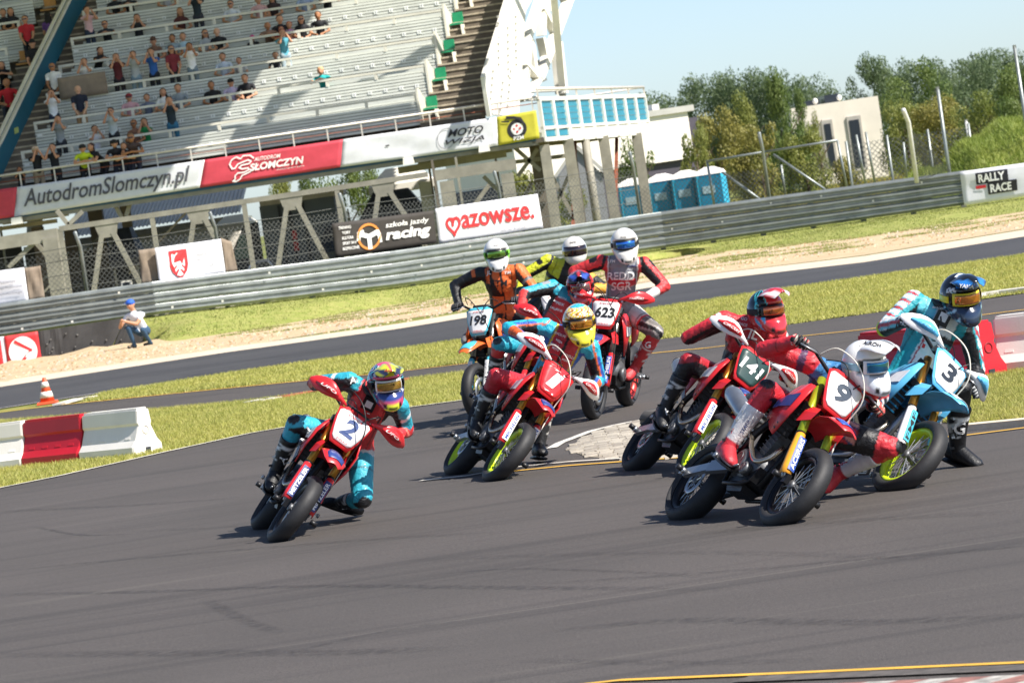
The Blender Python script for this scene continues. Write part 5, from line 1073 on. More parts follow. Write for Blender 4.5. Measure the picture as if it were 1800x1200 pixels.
def wheelmesh(parent, T, ro, hw, rimm, discm=BRAKE, disc_side=1, spoke_c=None, ry=0.0):
    """wheel in its own plane (axis y) transformed by T; returns the wheel part with tyre, disc as children"""
    rr_ = ro-.088; m_ = MB().mat(rimm); m_.T = T
    m_.lathe([(rr_-.012, -hw*.62), (rr_+.012, -hw*.66), (rr_+.012, -hw*.58), (rr_-.006, -hw*.5), (rr_-.016, -hw*.3), (rr_-.018, 0), (rr_-.016, hw*.3), (rr_-.006, hw*.5), (rr_+.012, hw*.58), (rr_+.012, hw*.66), (rr_-.012, hw*.62), (rr_-.03, 0)], 40, close=True)
    m_.mat(ALUD); m_.lathe([(0, -.055), (.03, -.055), (.03, -.035), (.022, -.02), (.022, .02), (.03, .035), (.03, .055), (0, .055)], 16); w_ = m_.build('wheel', parent)
    m_ = MB().mat(spoke_c or ALU); m_.T = T
    for i in range(32):
        a = 2*math.pi*i/32; s = 1 if i % 2 else -1; b = a+(.28 if (i//2) % 2 else -.28)
        m_.tube([(.028*math.cos(b), s*.035, .028*math.sin(b)), ((rr_-.01)*math.cos(a), s*.008, (rr_-.01)*math.sin(a))], .0028, 4, False)
    m_.build('spoke', w_)['kind'] = 'stuff'
    m_ = MB().mat(TYRE); m_.T = T; pr = [(rr_+.008, -hw*.6)]
    for i in range(9):
        t = -1+2*i/8; pr.append((ro-(1-math.sqrt(max(0, 1-(t*.93)**2)))*hw*1.02, hw*t))
    pr += [(rr_+.008, hw*.6)]
    pr.insert(1, (rr_+.03, -hw*.93)); pr.insert(-1, (rr_+.03, hw*.93)); m_.lathe(pr, 48, close=True); m_.build('tyre', w_)
    m_ = MB().mat(discm); m_.T = T; rd = .155 if ro < .305 else .11; y = disc_side*.05
    m_.lathe([(rd*.68, y), (rd, y), (rd, y+.005), (rd*.68, y+.005)], 36, close=True)
    for i in range(6):
        a = 2*math.pi*i/6; m_.tube([(.03*math.cos(a), y, .03*math.sin(a)), (rd*.7*math.cos(a+.3), y, rd*.7*math.sin(a+.3))], .005, 4)
    m_.build('brake_disc', w_); return w_
def arcsec(x, z, w, sag, y0=0., n=7, th=.004, tilt=0.):
    """curved cross section (closed, thin) centred on (x,z) spanning y +-w"""
    top = []; 
    for i in range(n):
        t = -1+2*i/(n-1); top.append((x-tilt*t*t, w*t, z-sag*t*t))
    return top+[(a-.0, b, c-th) for a, b, c in top[::-1]]
AX = V(-.438, 0, .899)
def make_bike(label, px, py, yaw, lean, steer, C, num=None, numc='26252a', cat='motorcycle', zoff=0., fx=.745, plate=True, pitch=0.):
    """yaw: degrees the bike points to the right of the camera; lean: degrees towards the rider's left"""
    g = G(px, py); ya = math.radians(yaw); le = math.radians(lean); fwd = Vector((math.sin(ya), -math.cos(ya), 0)); left = Vector((math.cos(ya), math.sin(ya), 0))
    R = Matrix((fwd, left, Vector((0, 0, 1)))).transposed().to_4x4() @ Matrix.Rotation(-le, 4, 'X')
    lift = .062*(1-math.cos(le))+zoff; side = .24*0
    base = Vector(g)-fwd*fx-left*(.0)+Vector((0, 0, -lift+.0))
    # the tyre touches the ground beside the wheel plane: shift so that the contact sits at g
    base -= left*(math.sin(le)*.058)
    BM = Matrix.Translation(base) @ R
    t = thing('motorcycle', label, cat, mat=BM, group='racing motorcycles in the corner')
    S = Matrix.Rotation(math.radians(steer), 4, Vector(AX)); piv = Vector((.40, 0, .98)); ST = Matrix.Translation(piv) @ S @ Matrix.Translation(-piv)
    def mb(*m, st=False):
        q = MB(); q.T = ST if st else None
        for x in m: q.mat(x)
        return q
    P1, P2, FT = C['main'], C['second'], C['fork']
    # wheels
    wheelmesh(t, ST @ Matrix.Translation((.745, 0, .30)), .30, .062, C['rimf'], disc_side=1)
    wheelmesh(t, Matrix.Translation((-.735, 0, .31)), .31, .080, C['rimr'], disc_side=-1)
    # fork
    f = mb(FT, st=True)
    for y in (-.1, .1):
        b = V(.745, y, .30)-V(.03, 0, 0); f.cur = 0; f.tube([b+AX*.36, b+AX*.86], .029, 12); 
    fk = f.build('fork', t)
    f = mb(ALU, st=True)
    for y in (-.1, .1):
        b = V(.745, y, .30)-V(.03, 0, 0); f = mb(ALU, st=True); f.tube([b+AX*.02, b+AX*.40], .021, 10); f.mat(BLKM); f.box((.742, y*.9, .31), (.05, .036, .065), taper=.8); f.tube([b+AX*.355, b+AX*.39], .034, 12); f.build('stanchion', fk)
        f = mb(C['guard'], st=True); secs = []
        for i in range(6):
            q = b+AX*(.03+.34*i/5)+V(.012, 0, 0); k = (1.0, 1.05, 1.05, 1.0, .95, .85)[i]; sy = 1 if y > 0 else -1
            secs.append([(q[0]+.036*math.cos(a)*k, q[1]+sy*.004+.036*math.sin(a)*k, q[2]+.018*math.cos(a)) for a in np.linspace(-2.0, 2.0, 9)]+[(q[0]+.030*math.cos(a)*k, q[1]+sy*.004+.030*math.sin(a)*k, q[2]+.015*math.cos(a)) for a in np.linspace(2.0, -2.0, 9)])
        f.loft(secs); gu = f.build('fork_guard', fk)
        if C.get('gtext'):
            s = C['gtext']; c_ = b+AX*.19+V(.012, 0, 0)+V(.045, 0, .024)
            P, fc = lettering(s, (0, 0, 0), (1, 0, 0), (0, 1, 0), .032, C['gtc'], raw=True, width=.25, bold=.03); Q = []
            for p in P: q = c_+AX*p[0]; Q.append((q[0]-(p[1]**2)*8, q[1]-p[1], q[2]))
            bb = mb(C.get('gbc', C['gtc']), st=True); g0 = c_+V(-.002, 0, -.001)
            g_ = [(g0+AX*u+V(-(v_**2)*8, v_, 0)) for u in (-.14, .14) for v_ in np.linspace(-.026, .026, 5)]; bb.add(g_, [(i, i+1, i+6, i+5) for i in range(4)]); bb.build('guard_sticker', gu)
            bb = mb(C['gtc'], st=True); bb.add(Q, fc, False); link('lettering', bb.mesh('lettering'), gu)
    f = mb(BLKM, st=True)
    for d, th in ((.80, .035), (.60, .045)):
        c_ = V(.715, 0, .30)+AX*d-V(.02, 0, 0); f.box(c_, (.09, .27, th), Matrix.Rotation(-.45, 3, 'Y').inverted())
    f.build('triple_clamp', t)
    f = mb(BLKM, st=True); f.box((.68, .115, .40), (.07, .045, .11)); f.build('brake_caliper', fk)
    f = mb(C.get('hose', CABLE), st=True); f.tube(curve([(.31, -.20, 1.19), (.42, -.16, 1.27), (.56, -.02, 1.22), (.60, .10, 1.06), (.53, .125, .85), (.60, .135, .62), (.69, .13, .42)]), .0048, 6); f.build('brake_hose', t)
    f = mb(BLKP, st=True); f.tube(curve([(.33, .17, 1.19), (.47, .14, 1.23), (.48, .05, 1.1), (.3, .06, .85)]), .005, 6); f.tube(curve([(.33, -.15, 1.19), (.46, -.07, 1.21), (.46, .03, 1.08), (.36, .04, .9)]), .004, 6); f.build('cable', t)['kind'] = 'stuff'
    # handlebar
    bar = [(.27, -.41, 1.165), (.33, -.24, 1.185), (.375, -.11, 1.125), (.375, 0, 1.12), (.375, .11, 1.125), (.33, .24, 1.185), (.27, .41, 1.165)]
    f = mb(C.get('bar', BLKM), st=True); f.tube(bar, .0135, 10); hb = f.build('handlebar', t)
    f = mb(BLKP, st=True); f.tube([(.378, -.10, 1.155), (.378, .10, 1.155)], .024, 8); f.build('bar_pad', hb)
    for s in (-1, 1):
        f = mb(RUBBER, st=True); f.tube([(.272, s*.40, 1.166), (.305, s*.29, 1.177)], .018, 10); f.build('grip', hb)
        f = mb(ALU, st=True); f.tube([(.345, s*.22, 1.18), (.385, s*.27, 1.165), (.36, s*.37, 1.155)], .006, 5); f.build('lever', hb)
        hg = C['handguard']; sh = C.get('gshape', 'flag')
        if sh:
            f = mb(hg, st=True); secs = []
            for i in range(9):
                u = i/8; y = s*(.115+.325*u); x = .455+.015*math.sin(u*3)-.155*max(0, u-.45)**1.25*2.0; z = 1.155+.03*math.sin(u*2.8); hh = (.010, .016, .026, .044, .058, .064, .060, .044, .014)[i]
                secs.append([(x+.012*math.cos(q)-.05*(math.sin(q)*hh/.08)**2*.5, y, z+hh*math.sin(q)) for q in np.linspace(-1.57, 1.57, 7)]+[(x-.006+.008*math.cos(q)-.05*(math.sin(q)*hh/.08)**2*.5, y, z+hh*math.sin(q)*.97) for q in np.linspace(1.57, -1.57, 7)])
            f.loft(secs); h_ = f.build('handguard', hb)
            f = mb(C.get('gstrut', ALU), st=True); f.bar((.375, s*.13, 1.13), (.455, s*.15, 1.145), .02, .02); f.build('guard_mount', h_)
            f = mb(C.get('guard2', P1), st=True); secs = []
            for i in range(5):
                u = .28+.58*i/4; y = s*(.115+.325*u); x = .470+.015*math.sin(u*3)-.155*max(0, u-.45)**1.25*2.0; z = 1.155+.03*math.sin(u*2.8); hh = (.010, .026, .036, .028, .008)[i]
                secs.append([(x, y, z+hh), (x+.004, y, z), (x, y, z-hh), (x-.008, y, z)])
            f.loft(secs); f.build('guard_inset', h_)
            if C.get('hgtext'):
                P, fc = lettering(C['hgtext'], (0, 0, 0), (1, 0, 0), (0, 1, 0), .020, C['hgt'], raw=True, width=.13, bold=.03, shear=.2); Q = []
                for p in P:
                    yy = p[0]; u = .56+s*yy/.325; y = s*(.115+.325*u); Q.append((.480+.015*math.sin(u*3)-.155*max(0, u-.45)**1.25*2.0, y, 1.155+.03*math.sin(u*2.8)+p[1]))
                bb = mb(C['hgt'], st=True); bb.add(Q, fc, False); link('lettering', bb.mesh('lettering'), h_)
    # number plate
    if plate:
        pc = V(.52, 0, 1.02); rt = V(0, 1, 0); upv = V(-.34, 0, .94); nn = V(.94, 0, .34)
        out = [(-.125, .12), (-.135, .03), (-.10, -.115), (-.05, -.135), (.05, -.135), (.10, -.115), (.135, .03), (.125, .12), (.06, .15), (-.06, .15)]
        out = [(a, b) for a, b in out]; f = mb(C['plate'], st=True)
        def PP(a, b, o=0.): return pc+rt*a+upv*b+nn*(o-.6*a*a)
        grid = []
        rows_ = (-.125, -.10, -.03, .04, .10, .118); wd_ = (.064, .088, .110, .128, .135, .115)
        F = [[PP(w_*q, b, 0) for q in (-1, -.6, -.2, .2, .6, 1)] for b, w_ in zip(rows_, wd_)]
        vs, fs = solidify(F, .006, tuple(-nn)); f.add(vs, fs, True); pl = f.build('number_plate', t)
        f = mb(C.get('plate2', P1), st=True); F = [[PP(w_*q, b, -.008) for q in (-1, -.5, 0, .5, 1)] for b, w_ in zip((-.155, -.10, .03, .12, .150), (.080, .106, .138, .150, .095))]
        vs, fs = solidify(F, .006, tuple(-nn)); f.add(vs, fs, True); f.build('plate_surround', t)
        if num:
            nm = M('number_'+numc, numc, .5); P, fc = lettering(num, (0, 0, 0), (1, 0, 0), (0, 1, 0), .145 if len(num) == 1 else .105, nm, raw=True, width={1: .115, 2: .19, 3: .198}[len(num)], bold=.042, shear=.12)
            f = mb(nm, st=True); f.add([PP(p[0], p[1]+(.01), .004) for p in P], fc, False); link('number', f.mesh('number'), pl)
        if C.get('ptext'):
            P, fc = lettering(C['ptext'], (0, 0, 0), (1, 0, 0), (0, 1, 0), .02, C['ptc'], raw=True, width=.12, bold=.02); f = mb(C['ptc'], st=True); f.add([PP(p[0], p[1]*.7+.098, .004) for p in P], fc, False); link('lettering', f.mesh('lettering'), pl)
            f = mb(C['ptc'], st=True); f.add([PP(p[0]*.8, p[1]*.6-.105, .004) for p in P], fc, False); link('lettering', f.mesh('lettering'), pl)
    # front fender: beak
    f = mb(C['fender'], st=True); secs = [arcsec(x, z, w_, sg, n=9) for x, z, w_, sg in ((.40, .74, .075, .03), (.52, .80, .085, .03), (.64, .825, .10, .035), (.78, .82, .105, .04), (.90, .785, .085, .035), (.97, .745, .045, .02))]
    f.loft(secs); fe = f.build('front_fender', t)
    f = mb(C.get('fender2', P2), st=True); secs = [arcsec(x, z+.006, w_, sg, n=7, th=.002) for x, z, w_, sg in ((.70, .826, .05, .01), (.82, .813, .075, .022), (.92, .776, .06, .02))]; f.loft(secs); f.build('fender_graphic', fe)
    f = mb(C['fender'], st=True)
    for s in (-1, 1): f.loft([[(.42, s*.115, .86), (.47, s*.135, .80), (.46, s*.14, .72), (.40, s*.12, .74)], [(.60, s*.10, .84), (.62, s*.115, .80), (.60, s*.12, .745), (.55, s*.105, .75)]], smooth=False)
    f.build('fender_side', fe)['kind'] = 'stuff'
    # shrouds, tank, seat, panels
    for s in (-1, 1):
        f = mb(P1); rows_ = [[(.44, .155, .985), (.47, .185, .88), (.42, .19, .74), (.30, .17, .60)], [(.33, .145, 1.01), (.33, .19, .90), (.27, .19, .76), (.20, .165, .64)], [(.16, .13, 1.005), (.14, .165, .90), (.10, .165, .78), (.09, .15, .70)], [(-.06, .105, .955), (-.07, .12, .89), (-.08, .125, .82), (-.07, .12, .76)]]
        F = [[(x, s*y, z) for x, y, z in r_] for r_ in rows_]; vs, fs = solidify(F, .010, (0, -s, 0)); f.add(vs, fs, True); sh_ = f.build('radiator_shroud', t)
        f = mb(C.get('shroud2', P2)); F = [[(.40, s*.196, .90), (.36, s*.198, .80)], [(.22, s*.196, .88), (.20, s*.196, .80)], [(.04, s*.162, .87), (.03, s*.162, .81)]]; vs, fs = solidify(F, .006, (0, -s, 0)); f.add(vs, fs); f.build('shroud_graphic', sh_)
        if C.get('stext'):
            P, fc = lettering(C['stext'], (0, 0, 0), (1, 0, 0), (0, 1, 0), .05, C['stc'], raw=True, width=.20, bold=.04, shear=.2); f = mb(C['stc']); f.add([(.21-s*p[0]*1, s*.203, .842+p[1]) if False else (.21+p[0]*(1 if s < 0 else -1), s*.203, .842+p[1]) for p in P], fc, False); link('lettering', f.mesh('lettering'), sh_)
        f = mb(C['sidep']); F = [[(-.08, s*.125, .90), (-.10, s*.14, .80), (-.14, s*.145, .66)], [(-.32, s*.135, .90), (-.34, s*.15, .82), (-.36, s*.15, .72)], [(-.62, s*.10, .93), (-.62, s*.11, .88), (-.60, s*.11, .82)]]; vs, fs = solidify(F, .008, (0, -s, 0)); f.add(vs, fs, True); f.build('side_panel', t)
        f = mb(RADM); f.box((.30, s*.115, .76), (.045, .10, .25), Matrix.Rotation(-.25, 3, 'Y').inverted()); r_ = f.build('radiator', t)
        for i in range(7): f = mb(C.get('louv', BLKP)); f.box((.345-.01*i, s*.12, .87-.037*i), (.03, .115, .010), Matrix.Rotation(.5, 3, 'Y')); f.build('louvre', r_)
    f = mb(P1); f.loft([[(x, y*w_, z) for y, z in ((-1, z0), (-.8, z1), (0, z1+.02), (.8, z1), (1, z0))] for x, w_, z0, z1 in ((.36, .11, .90, .985), (.22, .14, .88, 1.015), (.05, .12, .86, .99), (-.08, .10, .84, .95))]); f.build('fuel_tank', t)
    f = mb(C.get('seat', BLKP)); f.loft([[(x, y*w_, z) for y, z in ((-1, z1-.07), (-.95, z1-.015), (-.5, z1), (0, z1+.004), (.5, z1), (.95, z1-.015), (1, z1-.07))] for x, w_, z1 in ((.16, .075, 1.03), (.04, .10, .995), (-.15, .12, .965), (-.40, .125, .965), (-.60, .115, .985), (-.72, .09, 1.0))]); f.build('seat', t)
    f = mb(P1); secs = [arcsec(x, z, w_, .02, n=7) for x, z, w_ in ((-.58, .945, .09), (-.75, .965, .095), (-.92, .975, .085), (-1.03, .965, .05))]; f.loft(secs); f.build('rear_fender', t)
    # frame, engine, exhaust, swingarm
    f = mb(C.get('frame', BLKM))
    for s in (-1, 1): f.tube([(.36, s*.03, .95), (.18, s*.12, .86), (-.05, s*.13, .62), (-.14, s*.12, .38)], .024, 8); f.tube([(-.02, s*.10, .80), (-.35, s*.09, .86), (-.62, s*.07, .92)], .012, 6); f.tube([(-.1, s*.11, .60), (-.35, s*.10, .70), (-.55, s*.08, .88)], .010, 6)
    f.tube([(.36, 0, .90), (.27, 0, .55), (.20, 0, .30)], .028, 8)
    for s in (-1, 1): f.tube([(.22, s*.02, .38), (.14, s*.10, .26), (-.12, s*.10, .26), (-.14, s*.11, .40)], .016, 6)
    f.build('frame', t)
    f = mb(ALUD, BLKM); f.cur = 0; f.ell((.03, 0, .42), (.19, .13, .13), n=14, k=9); f.box((-.08, 0, .46), (.16, .22, .16), taper=.9); f.box((.12, 0, .60), (.13, .15, .18), Matrix.Rotation(.3, 3, 'Y')); f.cur = 1; f.box((.15, 0, .72), (.14, .17, .09), Matrix.Rotation(.3, 3, 'Y')); en = f.build('engine', t)
    for s, r_, x, z in ((-1, .085, -.01, .42), (1, .07, .10, .40), (-1, .045, .12, .36)): f = mb(C.get('cover', ALUD)); f.lathe([(0, s*.128), (r_*.8, s*.148), (r_, s*.138), (r_, s*.10), (0, s*.10)], 18, (x, 0, z)); f.lathe([(r_*.5, s*.150), (r_*.62, s*.152), (r_*.55, s*.155)], 18, (x, 0, z), close=True); f.build('engine_cover', en)
    for i in range(5): f = mb(ALUD); f.box((.105+.008*i, 0, .53+.03*i), (.15, .175, .008), Matrix.Rotation(.3, 3, 'Y')); f.build('cooling_fin', en)
    f = mb(CHROME); f.tube(curve([(.19, -.02, .60), (.28, -.05, .56), (.28, -.09, .46), (.20, -.125, .42), (.06, -.135, .50), (-.10, -.14, .63), (-.28, -.15, .74)]), .017, 9); ex = f.build('exhaust_pipe', t)
    f = mb(C.get('muffler', ALU)); f.tube([(-.26, -.155, .73), (-.33, -.165, .765), (-.66, -.18, .90), (-.74, -.18, .93)], [.03, .062, .060, .040], 14); f.mat(BLKP); f.tube([(-.74, -.18, .93), (-.77, -.18, .94)], [.045, .03], 12); f.build('silencer', t)
    f = mb(C.get('swing', ALU))
    for s in (-1, 1): f.bar((-.08, s*.10, .40), (-.42, s*.125, .36), .035, .085); f.bar((-.40, s*.125, .362), (-.76, s*.12, .312), .032, .06)
    f.box((-.18, 0, .39), (.12, .2, .06)); sw = f.build('swingarm', t)
    for s in (-1, 1): f = mb(ALU); f.tube([(-.735, s*.14, .31), (-.735, s*.17, .31)], .022, 8); f.box((-.80, s*.135, .31), (.05, .015, .03)); f.build('axle_block', sw)
    f = mb(BLKM)
    for z0, z1 in ((.455, .40), (.375, .235)): f.bar((-.06, .105, z0), (-.735, .105, z1-.0), .012, .014)
    f.lathe([(.09, .10), (.105, .10), (.105, .108), (.09, .108)], 26, (-.735, 0, .31), close=True); f.build('chain', t)['kind'] = 'stuff'
    f = mb(C.get('shock', BLKM)); f.tube([(-.16, 0, .38), (-.22, 0, .82)], .035, 8); f.build('shock', t)
    f = mb(BLKP); f.prism([(.24, .40), (.20, .30), (-.08, .27), (-.14, .32), (.1, .33)], -.085, .085); f.build('skid_plate', t)
    f = mb(BLKP); f.loft([[(.10, -.07, .28), (.10, .07, .28), (.08, .05, .235), (.08, -.05, .235)], [(-.16, -.07, .29), (-.16, .07, .29), (-.14, .05, .235), (-.14, -.05, .235)]], smooth=False); f.build('belly_tray', t)
    for s in (-1, 1):
        f = mb(ALU); f.bar((-.13, s*.11, .36), (-.13, s*.245, .37), .045, .018); f.tube([(-.11, s*.245, .37), (-.11, s*.265, .37)], .018, 6); f.build('footpeg', t)
    f = mb(ALU); f.tube([(-.06, -.15, .40), (.06, -.175, .34), (.13, -.18, .35)], .008, 5); f.build('brake_pedal', t)
    f = mb(BLKP); f.tube([(-.735, -.16, .31), (-.735, -.21, .31)], .02, 8); f.tube([(-.735, .16, .31), (-.735, .21, .31)], .02, 8); f.tube([(.745, .14, .30), (.745, .19, .30)], .02, 8); f.tube([(.745, -.14, .30), (.745, -.19, .30)], .02, 8); f.build('axle_slider', t)['kind'] = 'stuff'
    return t, BM, ST, BM @ ST
# ================================================================== PEOPLE
def cap_geo(mb, p0, p1, r0, r1, flat=1., side=None, n=14):
    """closed tapered rounded limb from p0 to p1; flat<1 squashes along the axis perpendicular to side"""
    p0, p1 = V(*p0), V(*p1); d = p1-p0; L = np.linalg.norm(d)+1e-9; d = d/L
    if side is None: s = np.cross(d, V(0, 0, 1) if abs(d[2]) < .9 else V(0, 1, 0))
    else: s = V(*side)-d*(d @ V(*side))
    s /= np.linalg.norm(s)+1e-9; f = np.cross(d, s); vs = []; prof = []
    for i in range(5): a = math.pi/2*(1-i/4); prof.append((-r0*math.sin(a)*.9, r0*math.cos(a)+1e-4))
    for i in range(5): a = math.pi/2*(i/4); prof.append((L+r1*math.sin(a)*.9, r1*math.cos(a)+1e-4))
    for h, r in prof:
        for j in range(n): t = 2*math.pi*j/n; vs.append(p0+d*h+s*r*math.cos(t)+f*r*flat*math.sin(t))
    k = len(prof); fs = [(i*n+j, i*n+(j+1) % n, (i+1)*n+(j+1) % n, (i+1)*n+j) for i in range(k-1) for j in range(n)]+[tuple(range(n))[::-1], tuple((k-1)*n+j for j in range(n))]
    mb.add(vs, fs, True)
def fused(mb, voxel, smooth=3, name='body'):
    me = mb.mesh('tmp'); fixn(me); o = bpy.data.objects.new('tmp', me); COL.objects.link(o)
    m = o.modifiers.new('r', 'REMESH'); m.mode = 'VOXEL'; m.voxel_size = voxel; m.use_smooth_shade = True
    if smooth: s = o.modifiers.new('s', 'SMOOTH'); s.factor = .6; s.iterations = smooth
    dg = bpy.context.evaluated_depsgraph_get(); out = bpy.data.meshes.new_from_object(o.evaluated_get(dg)); bpy.data.objects.remove(o); bpy.data.meshes.remove(me)
    out.name = name; out.polygons.foreach_set('use_smooth', [True]*len(out.polygons)); return out
def ik(a, c, l1, l2, pole):
    a, c, pole = V(*a), V(*c), V(*pole); d = c-a; L = np.linalg.norm(d); d /= L; L2 = min(L, (l1+l2)*.995)
    if L > l1+l2: c = a+d*L2
    x = (l1*l1-l2*l2+L2*L2)/(2*L2); h = math.sqrt(max(1e-6, l1*l1-x*x)); p = pole-d*(d @ pole); p /= np.linalg.norm(p)+1e-9
    return a+d*x+p*h, c, L
def vcol(me, cols):
    a = me.color_attributes.new('Col', 'FLOAT_COLOR', 'POINT'); c = np.ones((len(me.vertices), 4), np.float32); c[:, :3] = cols; a.data.foreach_set('color', c.ravel())
def verts(me):
    a = np.empty(len(me.vertices)*3, np.float32); me.vertices.foreach_get('co', a); return a.reshape(-1, 3).astype(float)
def basis(x, z):
    x = V(*x); x /= np.linalg.norm(x); z = V(*z); z = z-x*(x @ z); z /= np.linalg.norm(z); y = np.cross(z, x); return np.array([x, y, z]).T
LEATHER = MA('racing_leather', .5, .8, 13., .03); HELM = MA('helmet_shell', .18, 0, 1, .6, .04, 3.); BOOTM = MA('boot_leather', .5, .3, 30.)
GLOVEM = MA('glove_fabric', .6, .3, 40.)
SKIN = M('skin', 'c08c6c', .55, var=.08)
LENS = {}
def lens(c, rough=.08):
    k = 'goggle_lens_'+c
    if k not in LENS: LENS[k] = M(k, c, rough, .75, var=.35, scale=7, coat=1.)
    return LENS[k]
def helmet(parent, pos, fwd, up, C, style='mx'):
    """pos: centre of the head; C: colour function(az,el,front)->rgb, dict of colours"""
    R = basis(fwd, up); T = Matrix.Identity(4)
    for i in range(3):
        for j in range(3): T[i][j] = R[i, j]*1.13
        T[i][3] = pos[i]
    nu, nv = 80, 52; vs = []; col = []
    cf = C['paint']
    for i in range(nv+1):
        el = -math.pi/2+math.pi*i/nv
        for j in range(nu):
            az = 2*math.pi*j/nu-math.pi; x, y, z = math.cos(el)*math.cos(az), math.cos(el)*math.sin(az), math.sin(el)
            r = V(.140*x, .122*y, .138*z if z > 0 else .155*z)
            # chin bar
            fr = max(0, math.cos(az)); lo = math.exp(-((math.degrees(el)+34)/17)**2); 
            if style == 'mx': r = r*(1+.50*lo*fr**2.6); r[2] -= .022*lo*fr**2
            else: r = r*(1+.16*lo*fr**1.5)
            eld, azd = math.degrees(el), math.degrees(az)
            port = (abs(azd) < (64 if style == 'mx' else 72)) and (-17+abs(azd)*.10 < eld < 24-abs(azd)*.06)
            if port and style == 'mx': r = r*.76
            if port and style != 'mx': r = r*.985
            if el < -1.15: r = r*V(.75, .75, .72)
            vs.append(r); c = cf(azd, eld, r)
            if style == 'mx' and ((abs(azd) < 12 and abs(eld+31) < 1.8) or (17 < abs(azd) < 27 and abs(eld+30) < 3)): c = '1c1d20'
            if port: c = C.get('port', (.01, .01, .012))
            col.append(c)
    fs = [(i*nu+j, i*nu+(j+1) % nu, (i+1)*nu+(j+1) % nu, (i+1)*nu+j) for i in range(nv) for j in range(nu)]
    m_ = MB().mat(HELM); m_.T = T; m_.add(vs, fs, True); o = link('helmet', m_.mesh('helmet'), parent); vcol(o.data, np.array([lin(c) if isinstance(c, str) else c for c in col]))
    # goggles / visor
    def patch(az0, az1, el0, el1, k, mat, nm, bulge=0., n=12, par=None, th=.004, sh=0.):
        g = []
        for i in range(7):
            row = []
            for j in range(n+1):
                az = math.radians(az0+(az1-az0)*j/n); e0, e1 = el0, el1
                e = math.radians(e0+(e1-e0)*i/6+sh*abs(math.degrees(az))); x, y, z = math.cos(e)*math.cos(az), math.cos(e)*math.sin(az), math.sin(e)
                row.append(V(.140*x, .122*y, .138*z if z > 0 else .155*z)*k+V(bulge*math.cos(az), 0, 0))
            g.append(row)
        q, f = solidify(g, th, (1, 0, 0)); m2 = MB().mat(mat); m2.T = T; m2.add(q, f, True); return m2.build(nm, par or o)
    if style == 'mx':
        patch(-52, 52, -14, 19, .93, C['gframe'], 'goggle_frame', .005); patch(-43, 43, -9, 14, .985, C['lens'], 'goggle_lens', .008)
        patch(60, 165, -6, 10, 1.012, C['strap'], 'goggle_strap', 0, th=.002); patch(-165, -60, -6, 10, 1.012, C['strap'], 'goggle_strap', 0, th=.002)
        pass
    else: patch(-66, 66, -15, 22, 1.012, C['lens'], 'visor', .002, n=18)
    if C.get('peak'):
        g = []; cols = []
        pk = C['peak']
        for i in range(9):
            u = i/8; row = []
            for j in range(9):
                v = -1+2*j/8; wd = (.085+.012*math.sin(u*3.1))*(1 if u < .8 else 1-.35*(u-.8)/.2); x = .045+.205*u-.02*v*v*u; z = .132+.022*math.sin(u*2.4)-.020*u*u-.030*v*v+(.010 if abs(v) < .3 else 0); row.append((x, v*wd, z))
            g.append(row)
        q, f = solidify(g, .006, (0, 0, -1)); m2 = MB().mat(HELM); m2.T = T; m2.add(q, f, True); p = link('helmet_peak', m2.mesh('helmet_peak'), o)
        q = np.array(q); cc = np.array([lin(pk(a, b)) for a, b in zip((q[:, 0]-.045)/.205, q[:, 1]/.085)]); vcol(p.data, cc)
    return o, T
def glove(parent, grip_c, grip_ax, wrist, cols, name='glove', fist=True):
    """gloved hand closed round a bar at grip_c (axis grip_ax); wrist = end of the forearm"""
    c, ax, w_ = V(*grip_c), V(*grip_ax), V(*wrist); ax /= np.linalg.norm(ax); bk = w_-c; bk = bk-ax*(bk @ ax); bk /= np.linalg.norm(bk); up = np.cross(ax, bk)
    if up[2] < 0: up = -up
    m_ = MB().mat(GLOVEM); palm = c+bk*.035+up*.018
    cap_geo(m_, palm-ax*.026, palm+ax*.026, .026, .026, .8, ax); cap_geo(m_, palm+bk*.01, w_, .030, .033)
    for i, (o_, L) in enumerate(((-.036, .9), (-.012, 1.), (.012, 1.02), (.036, .92))):
        b = c+ax*o_; pts = [b+bk*.028+up*.030, b+bk*.002+up*.040*L, b-bk*.026+up*.020*L, b-bk*.026-up*.012, b-bk*.006-up*.024*L]
        m_.tube(pts, [.0115, .0115, .0108, .010, .0085], 7)
    th = c+ax*(.045 if True else 0); m_.tube([palm-ax*.030-up*.004, c-ax*.046+bk*.012-up*.012, c-ax*.040-bk*.012-up*.026, c-ax*.026-bk*.022-up*.02], [.014, .013, .0115, .010], 7)
    m_.tube([w_+(w_-c)*.05, w_+(w_-c)*.55], [.040, .043], 10)
    me = m_.mesh(name); fixn(me); v = verts(me); u = RNG.random(1)[0]; k = np.array([cols[int(abs(math.sin(p[0]*70+p[1]*50+p[2]*60))*len(cols)) % len(cols)] for p in v]); vcol(me, k); return link(name, me, parent)
